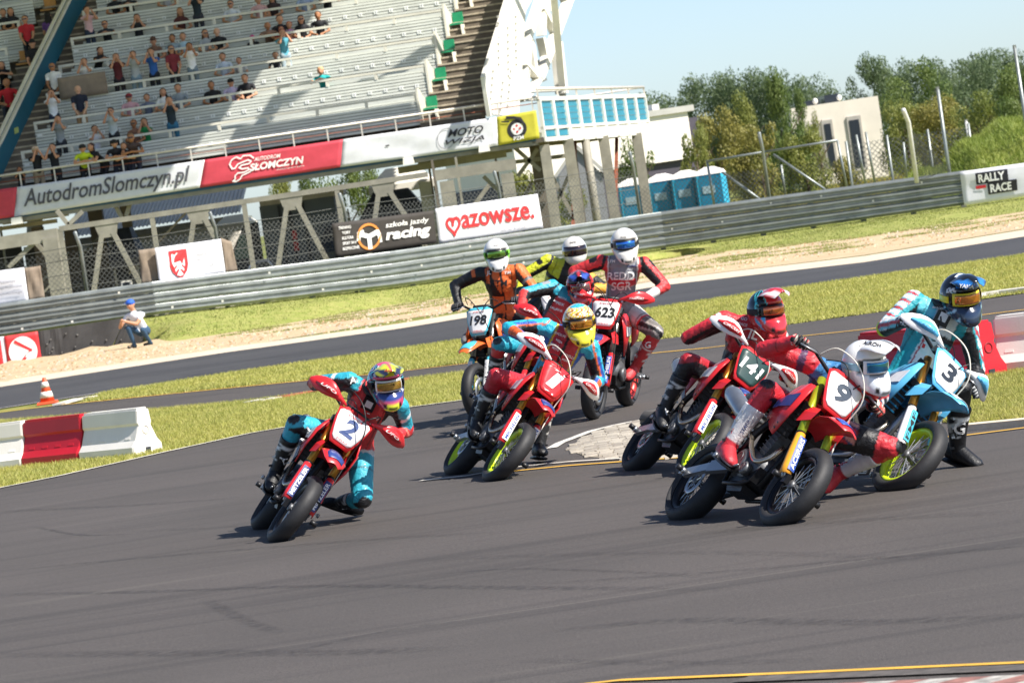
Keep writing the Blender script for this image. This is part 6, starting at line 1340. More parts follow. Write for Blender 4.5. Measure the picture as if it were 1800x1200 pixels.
def boot(parent, knee, ankle, toe_dir, cols, name='boot', sole=(.02, .02, .02), top=.30):
    """riding boot: shaft up the shin, foot along toe_dir"""
    k_, a = V(*knee), V(*ankle); d = k_-a; L = np.linalg.norm(d); d /= L; f = V(*toe_dir); f = f-d*(f @ d)*.85; f /= np.linalg.norm(f); sd = np.cross(d, f); m_ = MB().mat(BOOTM)
    secs = []
    for h, r, o_ in ((-.06, .052, .01), (-.02, .057, .01), (.04, .056, 0), (.10, .060, -.004), (.18, .070, -.010), (.26, .077, -.008), (top, .079, -.002)):
        secs.append([a+d*h+f*(o_+r*1.12*math.cos(t))+sd*r*.92*math.sin(t) for t in np.linspace(0, 2*math.pi, 15)[:-1]])
    S2 = []
    for a_, b_ in zip(secs[:-1], secs[1:]): S2 += [[p*(1-q/5)+r_*(q/5) for p, r_ in zip(a_, b_)] for q in range(5)]
    m_.loft(S2+[secs[-1]])
    secs = []
    for x, w_, h0, h1 in ((-.095, .034, -.085, -.03), (-.07, .046, -.095, .03), (0, .050, -.098, .045), (.07, .051, -.098, .022), (.14, .055, -.096, -.010), (.19, .049, -.092, -.028), (.225, .026, -.086, -.050)):
        secs.append([a+f*x+sd*w_*math.cos(t)+d*((h0+h1)/2+(h1-h0)/2*math.sin(t)) for t in np.linspace(0, 2*math.pi, 13)[:-1]])
    m_.loft(secs)
    me = m_.mesh(name); fixn(me); v = verts(me); h = (v-a) @ d; x = (v-a) @ f; y = (v-a) @ sd; c = cols(h, x, y); vcol(me, c); o = link(name, me, parent)
    m2 = MB().mat(M('boot_sole_%02x' % int(sole[0]*255), None, .8) if False else BLKP); m2.loft([[a+f*x+sd*y*w_+d*z for y, z in ((-1, -.098), (1, -.098), (1, -.112), (-1, -.112))] for x, w_ in ((-.10, .040), (0, .052), (.12, .057), (.19, .050), (.235, .024))], smooth=False); m2.build('sole', o)
    for h in (.02, .10, .17, .24):
        m2 = MB().mat(ALU if h > .05 else BLKP); q = a+d*h+sd*(.058)+f*.01; m2.box(q, (.022, .022, .016)); q = a+d*h-sd*.058+f*.01; m2.box(q, (.022, .022, .016)); m2.build('buckle', o)['kind'] = 'stuff'
    return o
FIN = {}
def rider(label, bike, head_px, look, tilt, paint, Hm, pel=(-.12, 0, 1.02), torso=.72, feet=None, knees=None, elb=None, hand_side=(1, 1), boots=None, gloves=None, toe=None, brace=None, texts=(), far=False, headup=None, style='mx', kneepads=True, armL=(.31, .28), lead=1, hidden_hand=None, shoulder_w=.205, nk=(.125, .115), decals=(), texts_=(), name='person'):
    """bike: (object, BM, ST, BM@ST). head_px: picture point of the head centre. look: world direction of the gaze. tilt: degrees the shoulders drop to the picture right"""
    t_, BM, ST, FM = bike; P0 = np.array(BM @ Vector(pel)); r = ray(*head_px); o = V(0, 0, CAM_H); rd = V(*r); 
    # depth on the head ray at distance `torso` from the pelvis
    a = rd @ rd; b = 2*rd @ (o-P0); c_ = (o-P0) @ (o-P0)-torso**2; disc = b*b-4*a*c_
    if disc < 0: Dh = -b/(2*a); print('torso short', label[:30], 'needs', np.linalg.norm(o+rd*Dh-P0))
    else: Dh = (-b-math.sqrt(disc)*lead)/(2*a)
    H = o+rd*Dh; ti = math.radians(tilt); sd = V(math.cos(ti), 0, -math.sin(ti)); bl = np.array(BM.to_3x3() @ Vector((0, 1, 0))); sd = sd*.8+bl*.2
    yawv = V(*look); yawv = yawv/np.linalg.norm(yawv)
    tor = H-P0; tor /= np.linalg.norm(tor); neck = H-tor*nk[0]-yawv*nk[1]; tor = neck-P0; TL = np.linalg.norm(tor); tor /= TL; sd = sd-tor*(sd @ tor); sd /= np.linalg.norm(sd); fr = np.cross(sd, tor); 
    if fr[1] > 0: pass
    chest = P0+tor*TL*.68+(-fr*.0 if True else 0); fw = np.cross(sd, tor)
    # front direction must face away from the back: choose so that it points towards the handlebar
    hbp = np.array(FM @ Vector((.37, 0, 1.12)));
    if fw @ (hbp-P0) < 0: fw = -fw
    back = -fw; mid = P0+tor*TL*.42+back*.035*(1.2 if TL < .5 else 1.)
    per = thing(name, label, 'rider', tuple(P0), 'racing riders'); O = P0
    mb = MB().mat(LEATHER); bones = []
    def limb(nm, p0, p1, r0, r1, flat=1., side=None): cap_geo(mb, V(*p0)-O, V(*p1)-O, r0, r1, flat, side); bones.append((nm, V(*p0), V(*p1), r0, r1))
    SH = [neck-tor*.045+sd*s*shoulder_w for s in (-1, 1)]
    limb('torso', P0-tor*.02, mid, .155, .145, .80, sd); limb('torso', mid, chest, .145, .175, .76, sd); limb('torso', chest, neck-tor*.06, .175, .130, .76, sd); limb('torso', SH[0]*.72+neck*.28-tor*.03, SH[1]*.72+neck*.28-tor*.03, .083, .083); limb('neck', neck-tor*.03, neck+(H-neck)*.5, .062, .058); limb('torso', P0-sd*.07-tor*.03, P0+sd*.07-tor*.03, .125, .125)
    limb('torso', chest+back*.07, neck+back*.035, .07, .055)
    hands = []
    for i, s in enumerate((-1, 1)):
        g = np.array(FM @ Vector((.29, s*.345, 1.172))); gx = np.array(FM.to_3x3() @ Vector((.033, -s*.11, .011))); bkd = np.array(BM.to_3x3() @ Vector((-1, 0, .25))); wr = g+bkd*.075/np.linalg.norm(bkd)
        if hidden_hand == s: wr = SH[i]+V(*[0, -.25, -.3])
        e_ = V(*(elb[i] if elb else (s, 0, .3))); el, wr2, L = ik(SH[i], wr, armL[0], armL[1], e_)
        if L > sum(armL)+.02: print('arm', s, label[:28], 'L=%.2f' % L)
        k = max(1., L/(sum(armL)*.995)); 
        if k > 1 and k < 1.25: el, wr2, L = ik(SH[i], wr, armL[0]*k, armL[1]*k, e_)
        limb('arm%d' % i, SH[i], el, .076, .060); limb('fore%d' % i, el, wr2, .060, .043); limb('arm%d' % i, el, el+(el-(SH[i]+wr2)/2)*.05, .062, .056)
        hands.append((g, gx, wr2)); FIN.setdefault(label, []).append((s, SH[i], el, wr2))
    hip = [P0+sd*s*.085-tor*.05 for s in (-1, 1)]; 
    for i, s in enumerate((-1, 1)):
        F = feet[i]; A = np.array(F) if not isinstance(F, str) else np.array(BM @ Vector((-.14, s*.20, .475))); kn, A2, L = ik(hip[i], A, .44, .43, V(*knees[i]))
        if L > .90: print('leg', s, label[:28], 'L=%.2f' % L)
        k = max(1., L/(.87*.995))
        if k > 1 and k < 1.2: kn, A2, L = ik(hip[i], A, .44*k, .43*k, V(*knees[i]))
        limb('thigh%d' % i, hip[i], kn, .112, .080); limb('shin%d' % i, kn, A2, .074, .050); 
        if kneepads: pd = kn-(hip[i]+A2)/2; pd /= np.linalg.norm(pd); limb('knee%d' % i, kn+pd*.022, kn+pd*.025+(A2-kn)*.14, .064, .054)
        td = toe[i] if toe else None; td = V(*td) if td is not None else np.array(BM.to_3x3() @ Vector((1, 0, -.15)))
        bo = boots or (lambda h, x, y: np.tile(V(.015, .015, .016), (len(h), 1))); boot(per, kn-O, A2-O, td, bo)
    me = fused(mb, .013, 2, 'body'); v = verts(me)+O; n = len(v); best = np.full(n, 9.); reg = np.zeros(n, int); tt = np.zeros(n); names = []
    for bi, (nm, p0, p1, r0, r1) in enumerate(bones):
        d = p1-p0; L2 = d @ d; u = np.clip(((v-p0) @ d)/L2, 0, 1); dist = np.linalg.norm(v-(p0+u[:, None]*d), axis=1)/(r0+(r1-r0)*u); 
        if nm not in names: names.append(nm)
        m = dist < best; best[m] = dist[m]; reg[m] = names.index(nm); tt[m] = u[m]
    S = (v-P0) @ sd; Fv = (v-P0) @ fw; Tq = ((v-P0) @ tor)/TL; col = np.tile(V(.02, .02, .02), (n, 1))
    me.calc_loop_triangles() if False else None
    nrm = np.empty(n*3, np.float32); me.vertices.foreach_get('normal', nrm) if False else None
    env = {'v': v, 'S': S, 'F': Fv, 'T': Tq, 't': tt, 'reg': lambda nm: np.isin(reg, [i for i, q in enumerate(names) if q.startswith(nm)]), 'c': col, 'n': n}
    # limb coordinate: outwards from the torso axis, and forwards
    def up_of(i_, nm):
        bs = [q for q in bones if q[0] == '%s%d' % (nm, i_)][0]; ax = (bs[1]+(bs[2]-bs[1])*np.clip(((v-bs[1]) @ (bs[2]-bs[1]))/((bs[2]-bs[1]) @ (bs[2]-bs[1])), 0, 1)[:, None]); return (v-ax)
    env['off'] = up_of; env['fw'] = fw; env['sd'] = sd; env['tor'] = tor; paint(env)
    # creases of the leather, strongest round joints and waist
    vn = np.empty(n*3, np.float32); me.vertices.foreach_get('normal', vn); vn = vn.reshape(-1, 3); jt = np.clip(np.abs(tt-.5)*2, .25, 1)
    from mathutils import noise as mn
    dd = np.array([abs(mn.noise(Vector((p[0]*17, p[1]*17, p[2]*26))))*.6+abs(mn.noise(Vector((p[0]*34+5, p[1]*34, p[2]*44))))*.4 for p in (v-O)]); me.vertices.foreach_set('co', ((v-O)-vn*((dd*-1+.22)*.020*jt)[:, None]*-1).astype(np.float32).ravel())
    shade = np.where(dd < .035, .62, 1.)[:, None]
    # seams between the leather panels
    lim = env['reg']('arm') | env['reg']('fore') | env['reg']('thigh') | env['reg']('shin'); seam = lim & ((np.abs(tt-.5) < .018)); env['c'][seam] *= .45; tz = env['reg']('torso') & (np.abs(np.abs(S)-.128) < .005); env['c'][tz] *= .5
    vcol(me, np.clip(env['c'], 0, 1)); me.materials.clear(); me.materials.append(LEATHER); body = link('body', me, per)
    tree_ = BVHTree.FromPolygons([tuple(q) for q in (v-O)], [tuple(p.vertices) for p in me.polygons])
    for s, (a_, b_), h_, wd_, mc, par in texts:
        P, fc = lettering(s, (0, 0, 0), (1, 0, 0), (0, 1, 0), h_, mc, raw=True, width=wd_, bold=.05, shear=.1); Q = []
        # letters run from the rider's right to left as seen from the front
        c0 = P0+tor*TL*b_+sd*a_-O
        for p in P:
            q = c0+sd*p[0]+tor*p[1]; h = tree_.ray_cast(Vector(q+fw*.5), Vector(-fw)); Q.append(np.array(h[0])+fw*.006 if h[0] is not None else q+fw*.13)
        b2 = MB().mat(mc); b2.add(Q, fc, False); link('lettering', b2.mesh('lettering'), body)
    for i, (g, gx, wr) in enumerate(hands):
        if hidden_hand == (-1, 1)[i]: continue
        glove(per, g-O, gx, wr-O, (gloves or [(.02, .02, .02)]))
    up = V(*(headup or (0, 0, 1))); ho, HT = helmet(per, H-O, yawv, up, Hm, style)
    if brace is not None:
        m2 = MB().mat(BLKP); ring = []
        for i in range(20):
            a = 2*math.pi*i/20; ring.append([neck-O+tor*(dz)+sd*math.cos(a)*rr_+fw*(math.sin(a)*rr_*1.05+.01) for dz, rr_ in ((-.01, .105), (.012, .115), (.028, .10), (.01, .088), (-.02, .10))])
        ring.append(ring[0]); m2.loft(ring, True, False); m2.loft([[neck-O+tor*z+sd*x*w_+fw*(f_) for x, z in ((-1, 0), (1, 0))]+[neck-O+tor*z+sd*x*w_+fw*(f_+.02) for x, z in ((1, 0), (-1, 0))] for w_, f_, z in ()] , True) if False else None
        q = neck-O-tor*.06+fw*.125; m2.box(q, (.10, .02, .12), np.array([sd, fw, tor]).T); m2.build('neck_brace', per)
        m3 = MB().mat(WHT); m3.box(q+fw*.012, (.055, .004, .06), np.array([sd, fw, tor]).T); m3.build('patch', per)
    # prints and badges: laid on whatever surface of the rider stands at that point
    if decals:
        allv, allf = [], []
        def walk(o_, m_):
            nonlocal allv, allf
            mm = m_
            if o_.type == 'MESH':
                b0 = len(allv); allv += [tuple(x.co) for x in o_.data.vertices]; allf += [tuple(i+b0 for i in p.vertices) for p in o_.data.polygons]
            for ch in o_.children: walk(ch, mm)
        for ch in per.children: walk(ch, None)
        bt_ = BVHTree.FromPolygons(allv, allf); cam0 = Vector(V(0, 0, CAM_H)-O); res = []
        for s, px, py, wm, ang, mc in decals:
            Dd = P0[1]; k = FPX/Dd; a_ = math.radians(ang); P, fc = text_geo(s, .1, .03, 1.) if isinstance(s, str) else (np.array(s, float), [list(range(len(s)))]); w0 = P[:, 0].max()-P[:, 0].min(); Q = []; ok = True
            for p in P:
                qx, qy = p[0]/w0*wm*k, p[1]/w0*wm*k; d_ = ray(px+qx*math.cos(a_)-qy*math.sin(a_), py-qx*math.sin(a_)-qy*math.cos(a_)).normalized(); h = bt_.ray_cast(cam0, d_)
                if h[0] is None: ok = False; break
                Q.append(np.array(h[0]-d_*.006))
            if ok:
                z_ = [q[1] for q in Q]
                if max(z_)-min(z_) < .22: res.append((Q, fc, mc))
        for Q, fc, mc in res:
            b2 = MB().mat(mc); b2.add(Q, fc, False); link('print', b2.mesh('print'), body)
    return per, dict(H=H, neck=neck, P0=P0, SH=SH)
# ================================================================== THE RACE
RP = plast('red_bike_plastic', 'd02a30'); DRP = plast('dark_red_plastic', 'a91d28'); WP = plast('white_bike_plastic', 'e8e6e4'); OP = plast('orange_bike_plastic', 'e2682c'); SBP = plast('sky_blue_plastic', '5fb4dc'); DBP = plast('deep_blue_plastic', '1f7fae'); BP = plast('navy_plastic', '2b3f7d'); KP = plast('black_gloss_plastic', '18181a'); CYP = plast('cyan_plastic', '4fb9cf')
NEON = M('neon_rim', 'c6e01e', .35, .1, var=.05); BRIM = M('black_rim', '1d1d20', .35, .7, var=.1); RRIM = M('red_rim', 'c9352f', .35, .3); YEL = M('yellow_sticker', 'e2c72c', .4); LIME = M('lime_fork_tube', 'a9b42a', .3, .5, var=.06); NAVY = M('navy_print', '27386e', .5); WSTK = M('white_sticker', 'ecebe8', .4, var=.03); BLUS = M('blue_sticker', '2e4d9a', .4); GRNP = M('dark_green_plate', '24413f', .4); REDS = M('red_sticker', 'cc3a3c', .4)
def L_(h): return V(*lin(h))
base = dict(main=RP, second=WP, fork=GOLD, guard=RP, rimf=BRIM, rimr=BRIM, handguard=RP, guard2=KP, plate=WP, plate2=RP, fender=RP, fender2=BP, sidep=RP, ptext='PRO', ptc=REDS)
def cfg(**k): d = dict(base); d.update(k); return d
def stripes(p, a, b, c, f=26, ph=0): k = np.sin(p[:, 0]*f+p[:, 1]*f*.6+p[:, 2]*f*.9+ph); return np.where((k > .25)[:, None], a, np.where((k < -.5)[:, None], b, c))
# ---------------- suit patterns (e = environment of per-vertex data)
def P2(e):
    c, v = e['c'], e['v']; tor = e['reg']('torso'); S, F, T = e['S'], e['F'], e['T']; red, blk, cy, wh = L_('cc3034'), L_('17181b'), L_('2fa3b8'), L_('d9dcdc')
    c[tor] = blk; m = tor & (np.abs(S) < .155-.02*T) & (F > -.04); c[m] = red; m = tor & (T > .92) & (np.abs(S) > .12); c[m] = cy; c[tor & (T < .12)] = red
    for i in (0, 1):
        o = e['off'](i, 'arm'); a = e['reg']('arm%d' % i); up = o @ V(0, .25, 1) > .018 if i == 0 else o @ (e['sd']*1+V(0, 0, .4)) > -.004; c[a] = blk; c[a & up] = cy; m = a & up & (e['t'] > .8); c[m] = red; m = a & up & (e['t'] > .30) & (e['t'] < .42); c[m] = wh
        f = e['reg']('fore%d' % i); o = e['off'](i, 'fore'); c[f] = blk; m = f & ((e['t'] > .55) | (o @ (e['sd']*(1 if i else -1)+V(0, 0, .3)) > .012)); c[m] = stripes(v, red, L_('e07a6a'), red, 60)[m]
        t = e['reg']('thigh%d' % i); o = e['off'](i, 'thigh'); c[t] = cy; c[t & (o @ V(0, 0, 1) < -.02)] = blk; c[t & (e['t'] < .22)] = wh*.9
        c[e['reg']('knee%d' % i)] = blk; s = e['reg']('shin%d' % i); c[s] = cy; c[s & (e['t'] > .35)] = blk
def P1(e):
    c, v = e['c'], e['v']; tor = e['reg']('torso'); S, F, T = e['S'], e['F'], e['T']; red, blk, cy, bl, pu, ye, og = L_('b92733'), L_('15161a'), L_('2aa7c4'), L_('2456a8'), L_('4b2a66'), L_('e0c32e'), L_('d9602c')
    c[tor] = bl; c[tor & (T < .45)] = pu; c[tor & (np.abs(S) < .11) & (F > 0) & (T > .42)] = red; m = tor & (np.abs(np.abs(S)-.122) < .010) & (T > .42); c[m] = ye; c[tor & (T > .8) & (np.abs(S) > .13)] = cy; c[tor & (T < .42) & (S < -.06)] = cy*.9; c[tor & (np.abs(S) < .012) & (F > 0)] = blk
    for i in (0, 1):
        a = e['reg']('arm%d' % i); o = e['off'](i, 'arm') @ (e['sd']*(1 if i else -1)+V(0, 0, .5)); c[a] = blk; c[a & (o > .02)] = bl; c[a & (o > .045)] = cy; c[a & (e['t'] < .25)] = cy; m = a & (np.abs(o-.018) < .007); c[m] = og
        f = e['reg']('fore%d' % i); o = e['off'](i, 'fore') @ (e['sd']*(1 if i else -1)+V(0, 0, .5)); c[f] = blk; c[f & (o > .012)] = bl; c[f & (o > .03)] = og; c[f & (e['t'] < .3) & (o > 0)] = cy
        t = e['reg']('thigh%d' % i); c[t] = red; c[t & (e['t'] < .2)] = pu; c[e['reg']('knee%d' % i)] = red; s = e['reg']('shin%d' % i); c[s] = red*.9; c[s & (e['t'] > .4)] = blk
def PB(e):   # teal and red suit with a blue starred helmet
    c, v = e['c'], e['v']; tor = e['reg']('torso'); S, F, T = e['S'], e['F'], e['T']; red, blk, cy = L_('cc3a38'), L_('15161a'), L_('2a9fb5')
    c[tor] = blk; c[tor & (S > -.13) & (S < .10) & (F > 0)] = red; c[tor & (T > .84)] = cy
    for i in (0, 1):
        a = e['reg']('arm%d' % i); o = e['off'](i, 'arm') @ (e['sd']*(1 if i else -1)+V(0, 0, .8)); c[a] = blk; c[a & (o > -.005)] = cy; c[a & (o > .05) & (np.abs(e['t']-.25) < .13)] = L_('8b8f93'); f = e['reg']('fore%d' % i); o = e['off'](i, 'fore') @ (e['sd']*(1 if i else -1)+V(0, 0, .5)); c[f] = blk; c[f & ((o > .01) | (e['t'] > .5))] = red*.95
        c[e['reg']('thigh%d' % i)] = cy; c[e['reg']('knee%d' % i)] = blk; c[e['reg']('shin%d' % i)] = red
def P198(e):
    c, v = e['c'], e['v']; tor = e['reg']('torso'); S, F, T = e['S'], e['F'], e['T']; og, blk, wh = L_('df6a30'), L_('17171a'), L_('d8d8d8')
    c[tor] = blk; c[tor & (S > -.02+.05*np.sin(T*5)) & (np.abs(S-.02) > .012)] = og; c[tor & (S > -.10) & (S < .02) & (T < .45) & (T > .1)] = og*.9; c[tor & (np.abs(S+.12) < .02) & (T > .75)] = og; c[tor & (S > .13) & (T < .6)] = blk
    for i in (0, 1):
        a = e['reg']('arm%d' % i); o = e['off'](i, 'arm') @ e['sd']*(1 if i else -1); f = e['reg']('fore%d' % i); c[a | f] = blk
        if i: c[a] = og; c[a & (o < -.02)] = blk; c[a & (np.abs(e['t']-.55) < .06)] = wh*.2; c[f] = og; c[f & (e['t'] < .3)] = blk
        else: c[a & (np.abs(e['t']-.15) < .07) & (o > .01)] = og
        t = e['reg']('thigh%d' % i); c[t] = blk; c[t & (np.abs(e['t']-.6) < .10)] = og*.95; c[e['reg']('knee%d' % i)] = wh*.35; s = e['reg']('shin%d' % i); c[s] = blk; c[s & (e['t'] < .2)] = og
def PY(e):
    c, v = e['c'], e['v']; tor = e['reg']('torso'); S, T = e['S'], e['T']; ye, blk, og = L_('c9cc2e'), L_('17181a'), L_('df9a35')
    c[tor] = blk; c[tor & (T > .70) & (np.abs(S) > .05)] = ye; c[tor & (S < -.07) & (T > .25) & (T < .6)] = ye; c[tor & (S > .10) & (T > .75)] = og
    a = e['reg']('arm0') | e['reg']('fore0'); c[a] = ye; o = e['off'](0, 'arm') @ e['sd']; c[e['reg']('arm0') & (o > .0)] = blk; c[e['reg']('arm0') & (np.abs(e['t']-.3) < .10) & (o < -.02)] = blk
    a = e['reg']('arm1') | e['reg']('fore1'); c[a] = og; c[e['reg']('arm1') & (e['t'] > .5)] = blk
    for i in (0, 1): c[e['reg']('thigh%d' % i)] = blk; c[e['reg']('knee%d' % i)] = ye
def P623(e):
    c, v = e['c'], e['v']; tor = e['reg']('torso'); S, F, T = e['S'], e['F'], e['T']; red, blk, gr, wh = L_('c63436'), L_('17171a'), L_('85868d'), L_('d9d6d2')
    c[tor] = red; m = tor & (np.abs(S) < .15) & (F > -.05); c[m] = gr; c[m & (np.abs(T-.60) < .09)] = L_('cc2f3a'); c[m & (np.abs(np.abs(S)-.147) < .008)] = wh; c[m & (np.abs(np.abs(T-.60)-.095) < .01)] = wh; c[tor & (S > .15) & (np.abs(T-.5) < .3)] = red
    for i in (0, 1):
        a = e['reg']('arm%d' % i); o = e['off'](i, 'arm') @ (e['sd']*(1 if i else -1)+V(0, 0, .2)); c[a] = blk; c[a & (o > .0)] = red; c[a & (np.abs(e['t']-.2) < .15) & (o > .035)] = blk; f = e['reg']('fore%d' % i); o = e['off'](i, 'fore') @ (e['sd']*(1 if i else -1)+V(0, 0, .2)); c[f] = blk; c[f & (o > 0.)] = red; c[f & (e['t'] > .5)] = wh
        t = e['reg']('thigh%d' % i); cam_ = stripes(v, L_('6f6a66'), blk, L_('a9a19c'), 34); c[t] = red; c[t & (e['t'] < .55)] = wh*.85; m = t & (e['t'] > .6); c[m] = cam_[m]; k = e['reg']('knee%d' % i); c[k] = cam_[k]; s = e['reg']('shin%d' % i); c[s] = red
def P14(e):
    c, v = e['c'], e['v']; tor = e['reg']('torso'); S, F, T = e['S'], e['F'], e['T']; red, blk, nv, dr, wh = L_('bf2a33'), L_('141519'), L_('1f2738'), L_('a3202c'), L_('dedcdc')
    c[tor] = red; c[tor & (T < .50) & (S < .16)] = nv; c[tor & (np.abs(S+.02) < .055) & (T < .50) & (T > .12) & (F > .03)] = red; c[tor & (S < -.13) & (T < .62)] = blk; c[tor & (S > .11) & (T > .55) & (T < .86)] = blk*1.
    for i in (0, 1):
        a = e['reg']('arm%d' % i); c[a] = red; o = e['off'](i, 'arm') @ (e['sd']*(1 if i else -1)+V(0, 0, .8)); c[a & (o < -.03)] = blk; c[a & (e['t'] > .75) & (o < 0)] = blk; c[a & (np.abs(e['t']-.12) < .05) & (o > .03)] = wh
        f = e['reg']('fore%d' % i); c[f] = red; o = e['off'](i, 'fore') @ V(0, 0, 1); c[f & (o < -.015)] = blk; t = e['reg']('thigh%d' % i); c[t] = dr; c[t & (e['t'] < .2)] = red; c[t & (e['t'] > .72) & (e['off'](i, 'thigh') @ V(0, 0, 1) < .0)] = blk; c[e['reg']('knee%d' % i)] = dr; s = e['reg']('shin%d' % i); c[s] = blk
def P9(e):
    c, v = e['c'], e['v']; tor = e['reg']('torso'); S, F, T = e['S'], e['F'], e['T']; red, blk, nv, wh = L_('c42a35'), L_('15161a'), L_('223a6a'), L_('dedcdc')
    c[tor] = nv; c[tor & (np.abs(S) < .09) & (F > 0)] = red; c[tor & (T > .82)] = L_('3a76a8')
    for i in (0, 1):
        a = e['reg']('arm%d' % i); c[a] = red; f = e['reg']('fore%d' % i); c[f] = red if i == 0 else stripes(v, blk, wh, L_('35506f'), 50)[f]; c[a & (np.abs(e['t']-.2) < .08)] = L_('4a2a4a')
        t = e['reg']('thigh%d' % i); o = e['off'](i, 'thigh') @ V(0, -.6, .8); c[t] = blk; c[t & (o > .0) & (i == 0)] = red; c[t & (e['t'] > .8) & (i == 1)] = red; k = t & (e['t'] < .5) & (o > .02); c[k] = stripes(v, red, L_('e0988a'), L_('31456f'), 44)[k]; c[e['reg']('knee%d' % i)] = blk*1.3; s = e['reg']('shin%d' % i); c[s] = red
def P3(e):
    c, v = e['c'], e['v']; tor = e['reg']('torso'); S, F, T = e['S'], e['F'], e['T']; te, blk, wh, cy, ru = L_('1f93a0'), L_('17181c'), L_('dfe3e4'), L_('5fc0d3'), L_('b0353f')
    c[tor] = te; m = tor & (np.abs(S-.04) < .10) & (F > 0) & (T < .62); c[m] = wh; c[m & (np.abs(np.abs(S-.04)-.085) < .006)] = ru; c[tor & (T > .66) & (S > -.05) & (S < .12)] = wh*.85; c[tor & (np.abs(T-.68) < .035) & (S > .0)] = blk; c[tor & (T > .85) & (S < -.05)] = cy
    for i in (0, 1):
        a = e['reg']('arm%d' % i); o = e['off'](i, 'arm') @ (e['sd']*(1 if i else -1)+V(0, 0, .8)); c[a] = te; mm = a & (o > .03); c[mm] = stripes(v, wh, ru, cy, 55)[mm]; c[a & (o < -.04)] = blk; f = e['reg']('fore%d' % i); 
        if i == 0: c[f] = stripes(v, wh*.9, ru, cy, 60)[f]; c[f & (e['off'](0, 'fore') @ V(0, 0, 1) < -.02)] = blk; c[e['reg']('arm0') & (e['t'] > .93)] = L_('c9dc2a')
        else: c[f] = blk; c[a & (o < .02)] = blk
        t = e['reg']('thigh%d' % i); o = e['off'](i, 'thigh') @ V(0, 0, 1); c[t] = wh*.85; c[t & (o > .03)] = te; c[t & (e['t'] > .62)] = L_('b9cf2c'); c[t & (e['t'] > .72)] = blk; c[e['reg']('knee%d' % i)] = blk*1.3; s = e['reg']('shin%d' % i); c[s] = blk
# ---------------- helmet patterns
def zig(az, el, f=30, k=9): return abs(((az+k*math.sin(el*.22)) % f)/f-.5)*2
def hp2(az, el, r):
    if el < -22 and abs(az) < 38: return 'dbe23a' if abs(az) < 24 and el < -26 else 'c23f68'
    if el < -14 or (abs(az) > 62 and el < 6): return '1b1c24' if abs(az) > 50 else '2b3f80'
    if el > 68: return 'd64a72'
    if abs(az) < 24 and 30 < el < 46: return 'dbe23a'
    if abs(az) < 60 and 22 < el < 30: return 'd64a72'
    z = zig(az, el, 46, 12); return 'e9ebee' if z > .82 else ('2b3f80' if z > .55 else ('1b1c24' if z > .22 else '57b7cf'))
def hp1(az, el, r):
    if el < -12: return 'ebe03a' if abs(az) < 60 else 'e58a35'
    if abs(az) > 78: return 'd9503f' if el < 20 else 'ede3c8'
    z = zig(az, el, 52, 16)
    if z > .90: return '2b2b33'
    return '3fb6d6' if el > 62 else ('e7a32e' if z > .62 else ('f0ece2' if z > .35 else 'e8c93a'))
def hpb(az, el, r):
    k = math.sin(az*.1+1)*math.sin(el*.12); return 'c33038' if (abs(az) > 60 or el < -20) else ('3a58b8' if abs(abs(az)-28) < 14 and 28 < el < 58 else ('e2e2e4' if k > .75 else '1d2534'))
def hpw(az, el, r): return 'dedad2' if not (abs(az) > 70 and abs(el) < 4) else 'b9b6ae'
def hp198(az, el, r): return '79c23a' if (abs(az) > 55 and abs(az) < 120 and -18 < el < 12) else 'e3e2de'
def hp14(az, el, r):
    b = -18-el*.35
    if az < b and el > -8:
        if abs(az-b) < 5 or abs(az-(b-26)+el*.4) < 3 or abs(az-(b-48)-el*.3) < 2.5: return '49cdd6'
        return '14262e'
    if -75 < az < -40 and -42 < el < -12 and (az+el*1.2) % 34 < 15: return '3fb4e0'
    return 'cf3039' if el > -30 else 'b92831'
def hp9(az, el, r):
    if el > 58 and abs(az) < 90: return '232427' if math.sin(az*.2)*math.sin(el*.4) > .5 else 'ecebe8'
    return 'ecebe8' if el > -5 or abs(az) > 40 else 'd6dbe2'
def hp3(az, el, r):
    if 34 < el < 62 and 8 < abs(az) < 40: return '2f7fd6'
    if el > 66 and abs(az) < 60: return 'dfe6ee'
    if -70 < az < -40 and 14 < el < 34: return 'e8eaee' if ((az+el) % 13) > 4 else '15181e'
    if el < -16 and abs(az) > 30 and (abs(az)*.6+el*1.3) % 22 < 5: return 'a9d3e6'
    return '14171d' if el > -16 else '20304a'
def pk(c1, c2, c3=None):
    return lambda u, y: c3 if (c3 and abs(y) < .12) else (c2 if math.sin(u*6+abs(y)*5) > .55 else c1)
def bootf(body, mark, soleband=None, shaft=None):
    b, m_, sh = L_(body), L_(mark), L_(shaft or body)
    def f(h, x, y):
        c = np.tile(b, (len(h), 1)); c[h > .05] = sh; k = (np.abs(h-.19-.4*(x-.02)) < .016) & (np.abs(y) > .03) | ((np.abs(h-.13+.5*x) < .010) & (np.abs(y) > .03)) | ((np.abs(h-.245) < .014) & (x > .03)); c[k] = m_
        if soleband: c[h < -.075] = L_(soleband)
        return c
    return f
CAMD = (0, -1, 0)
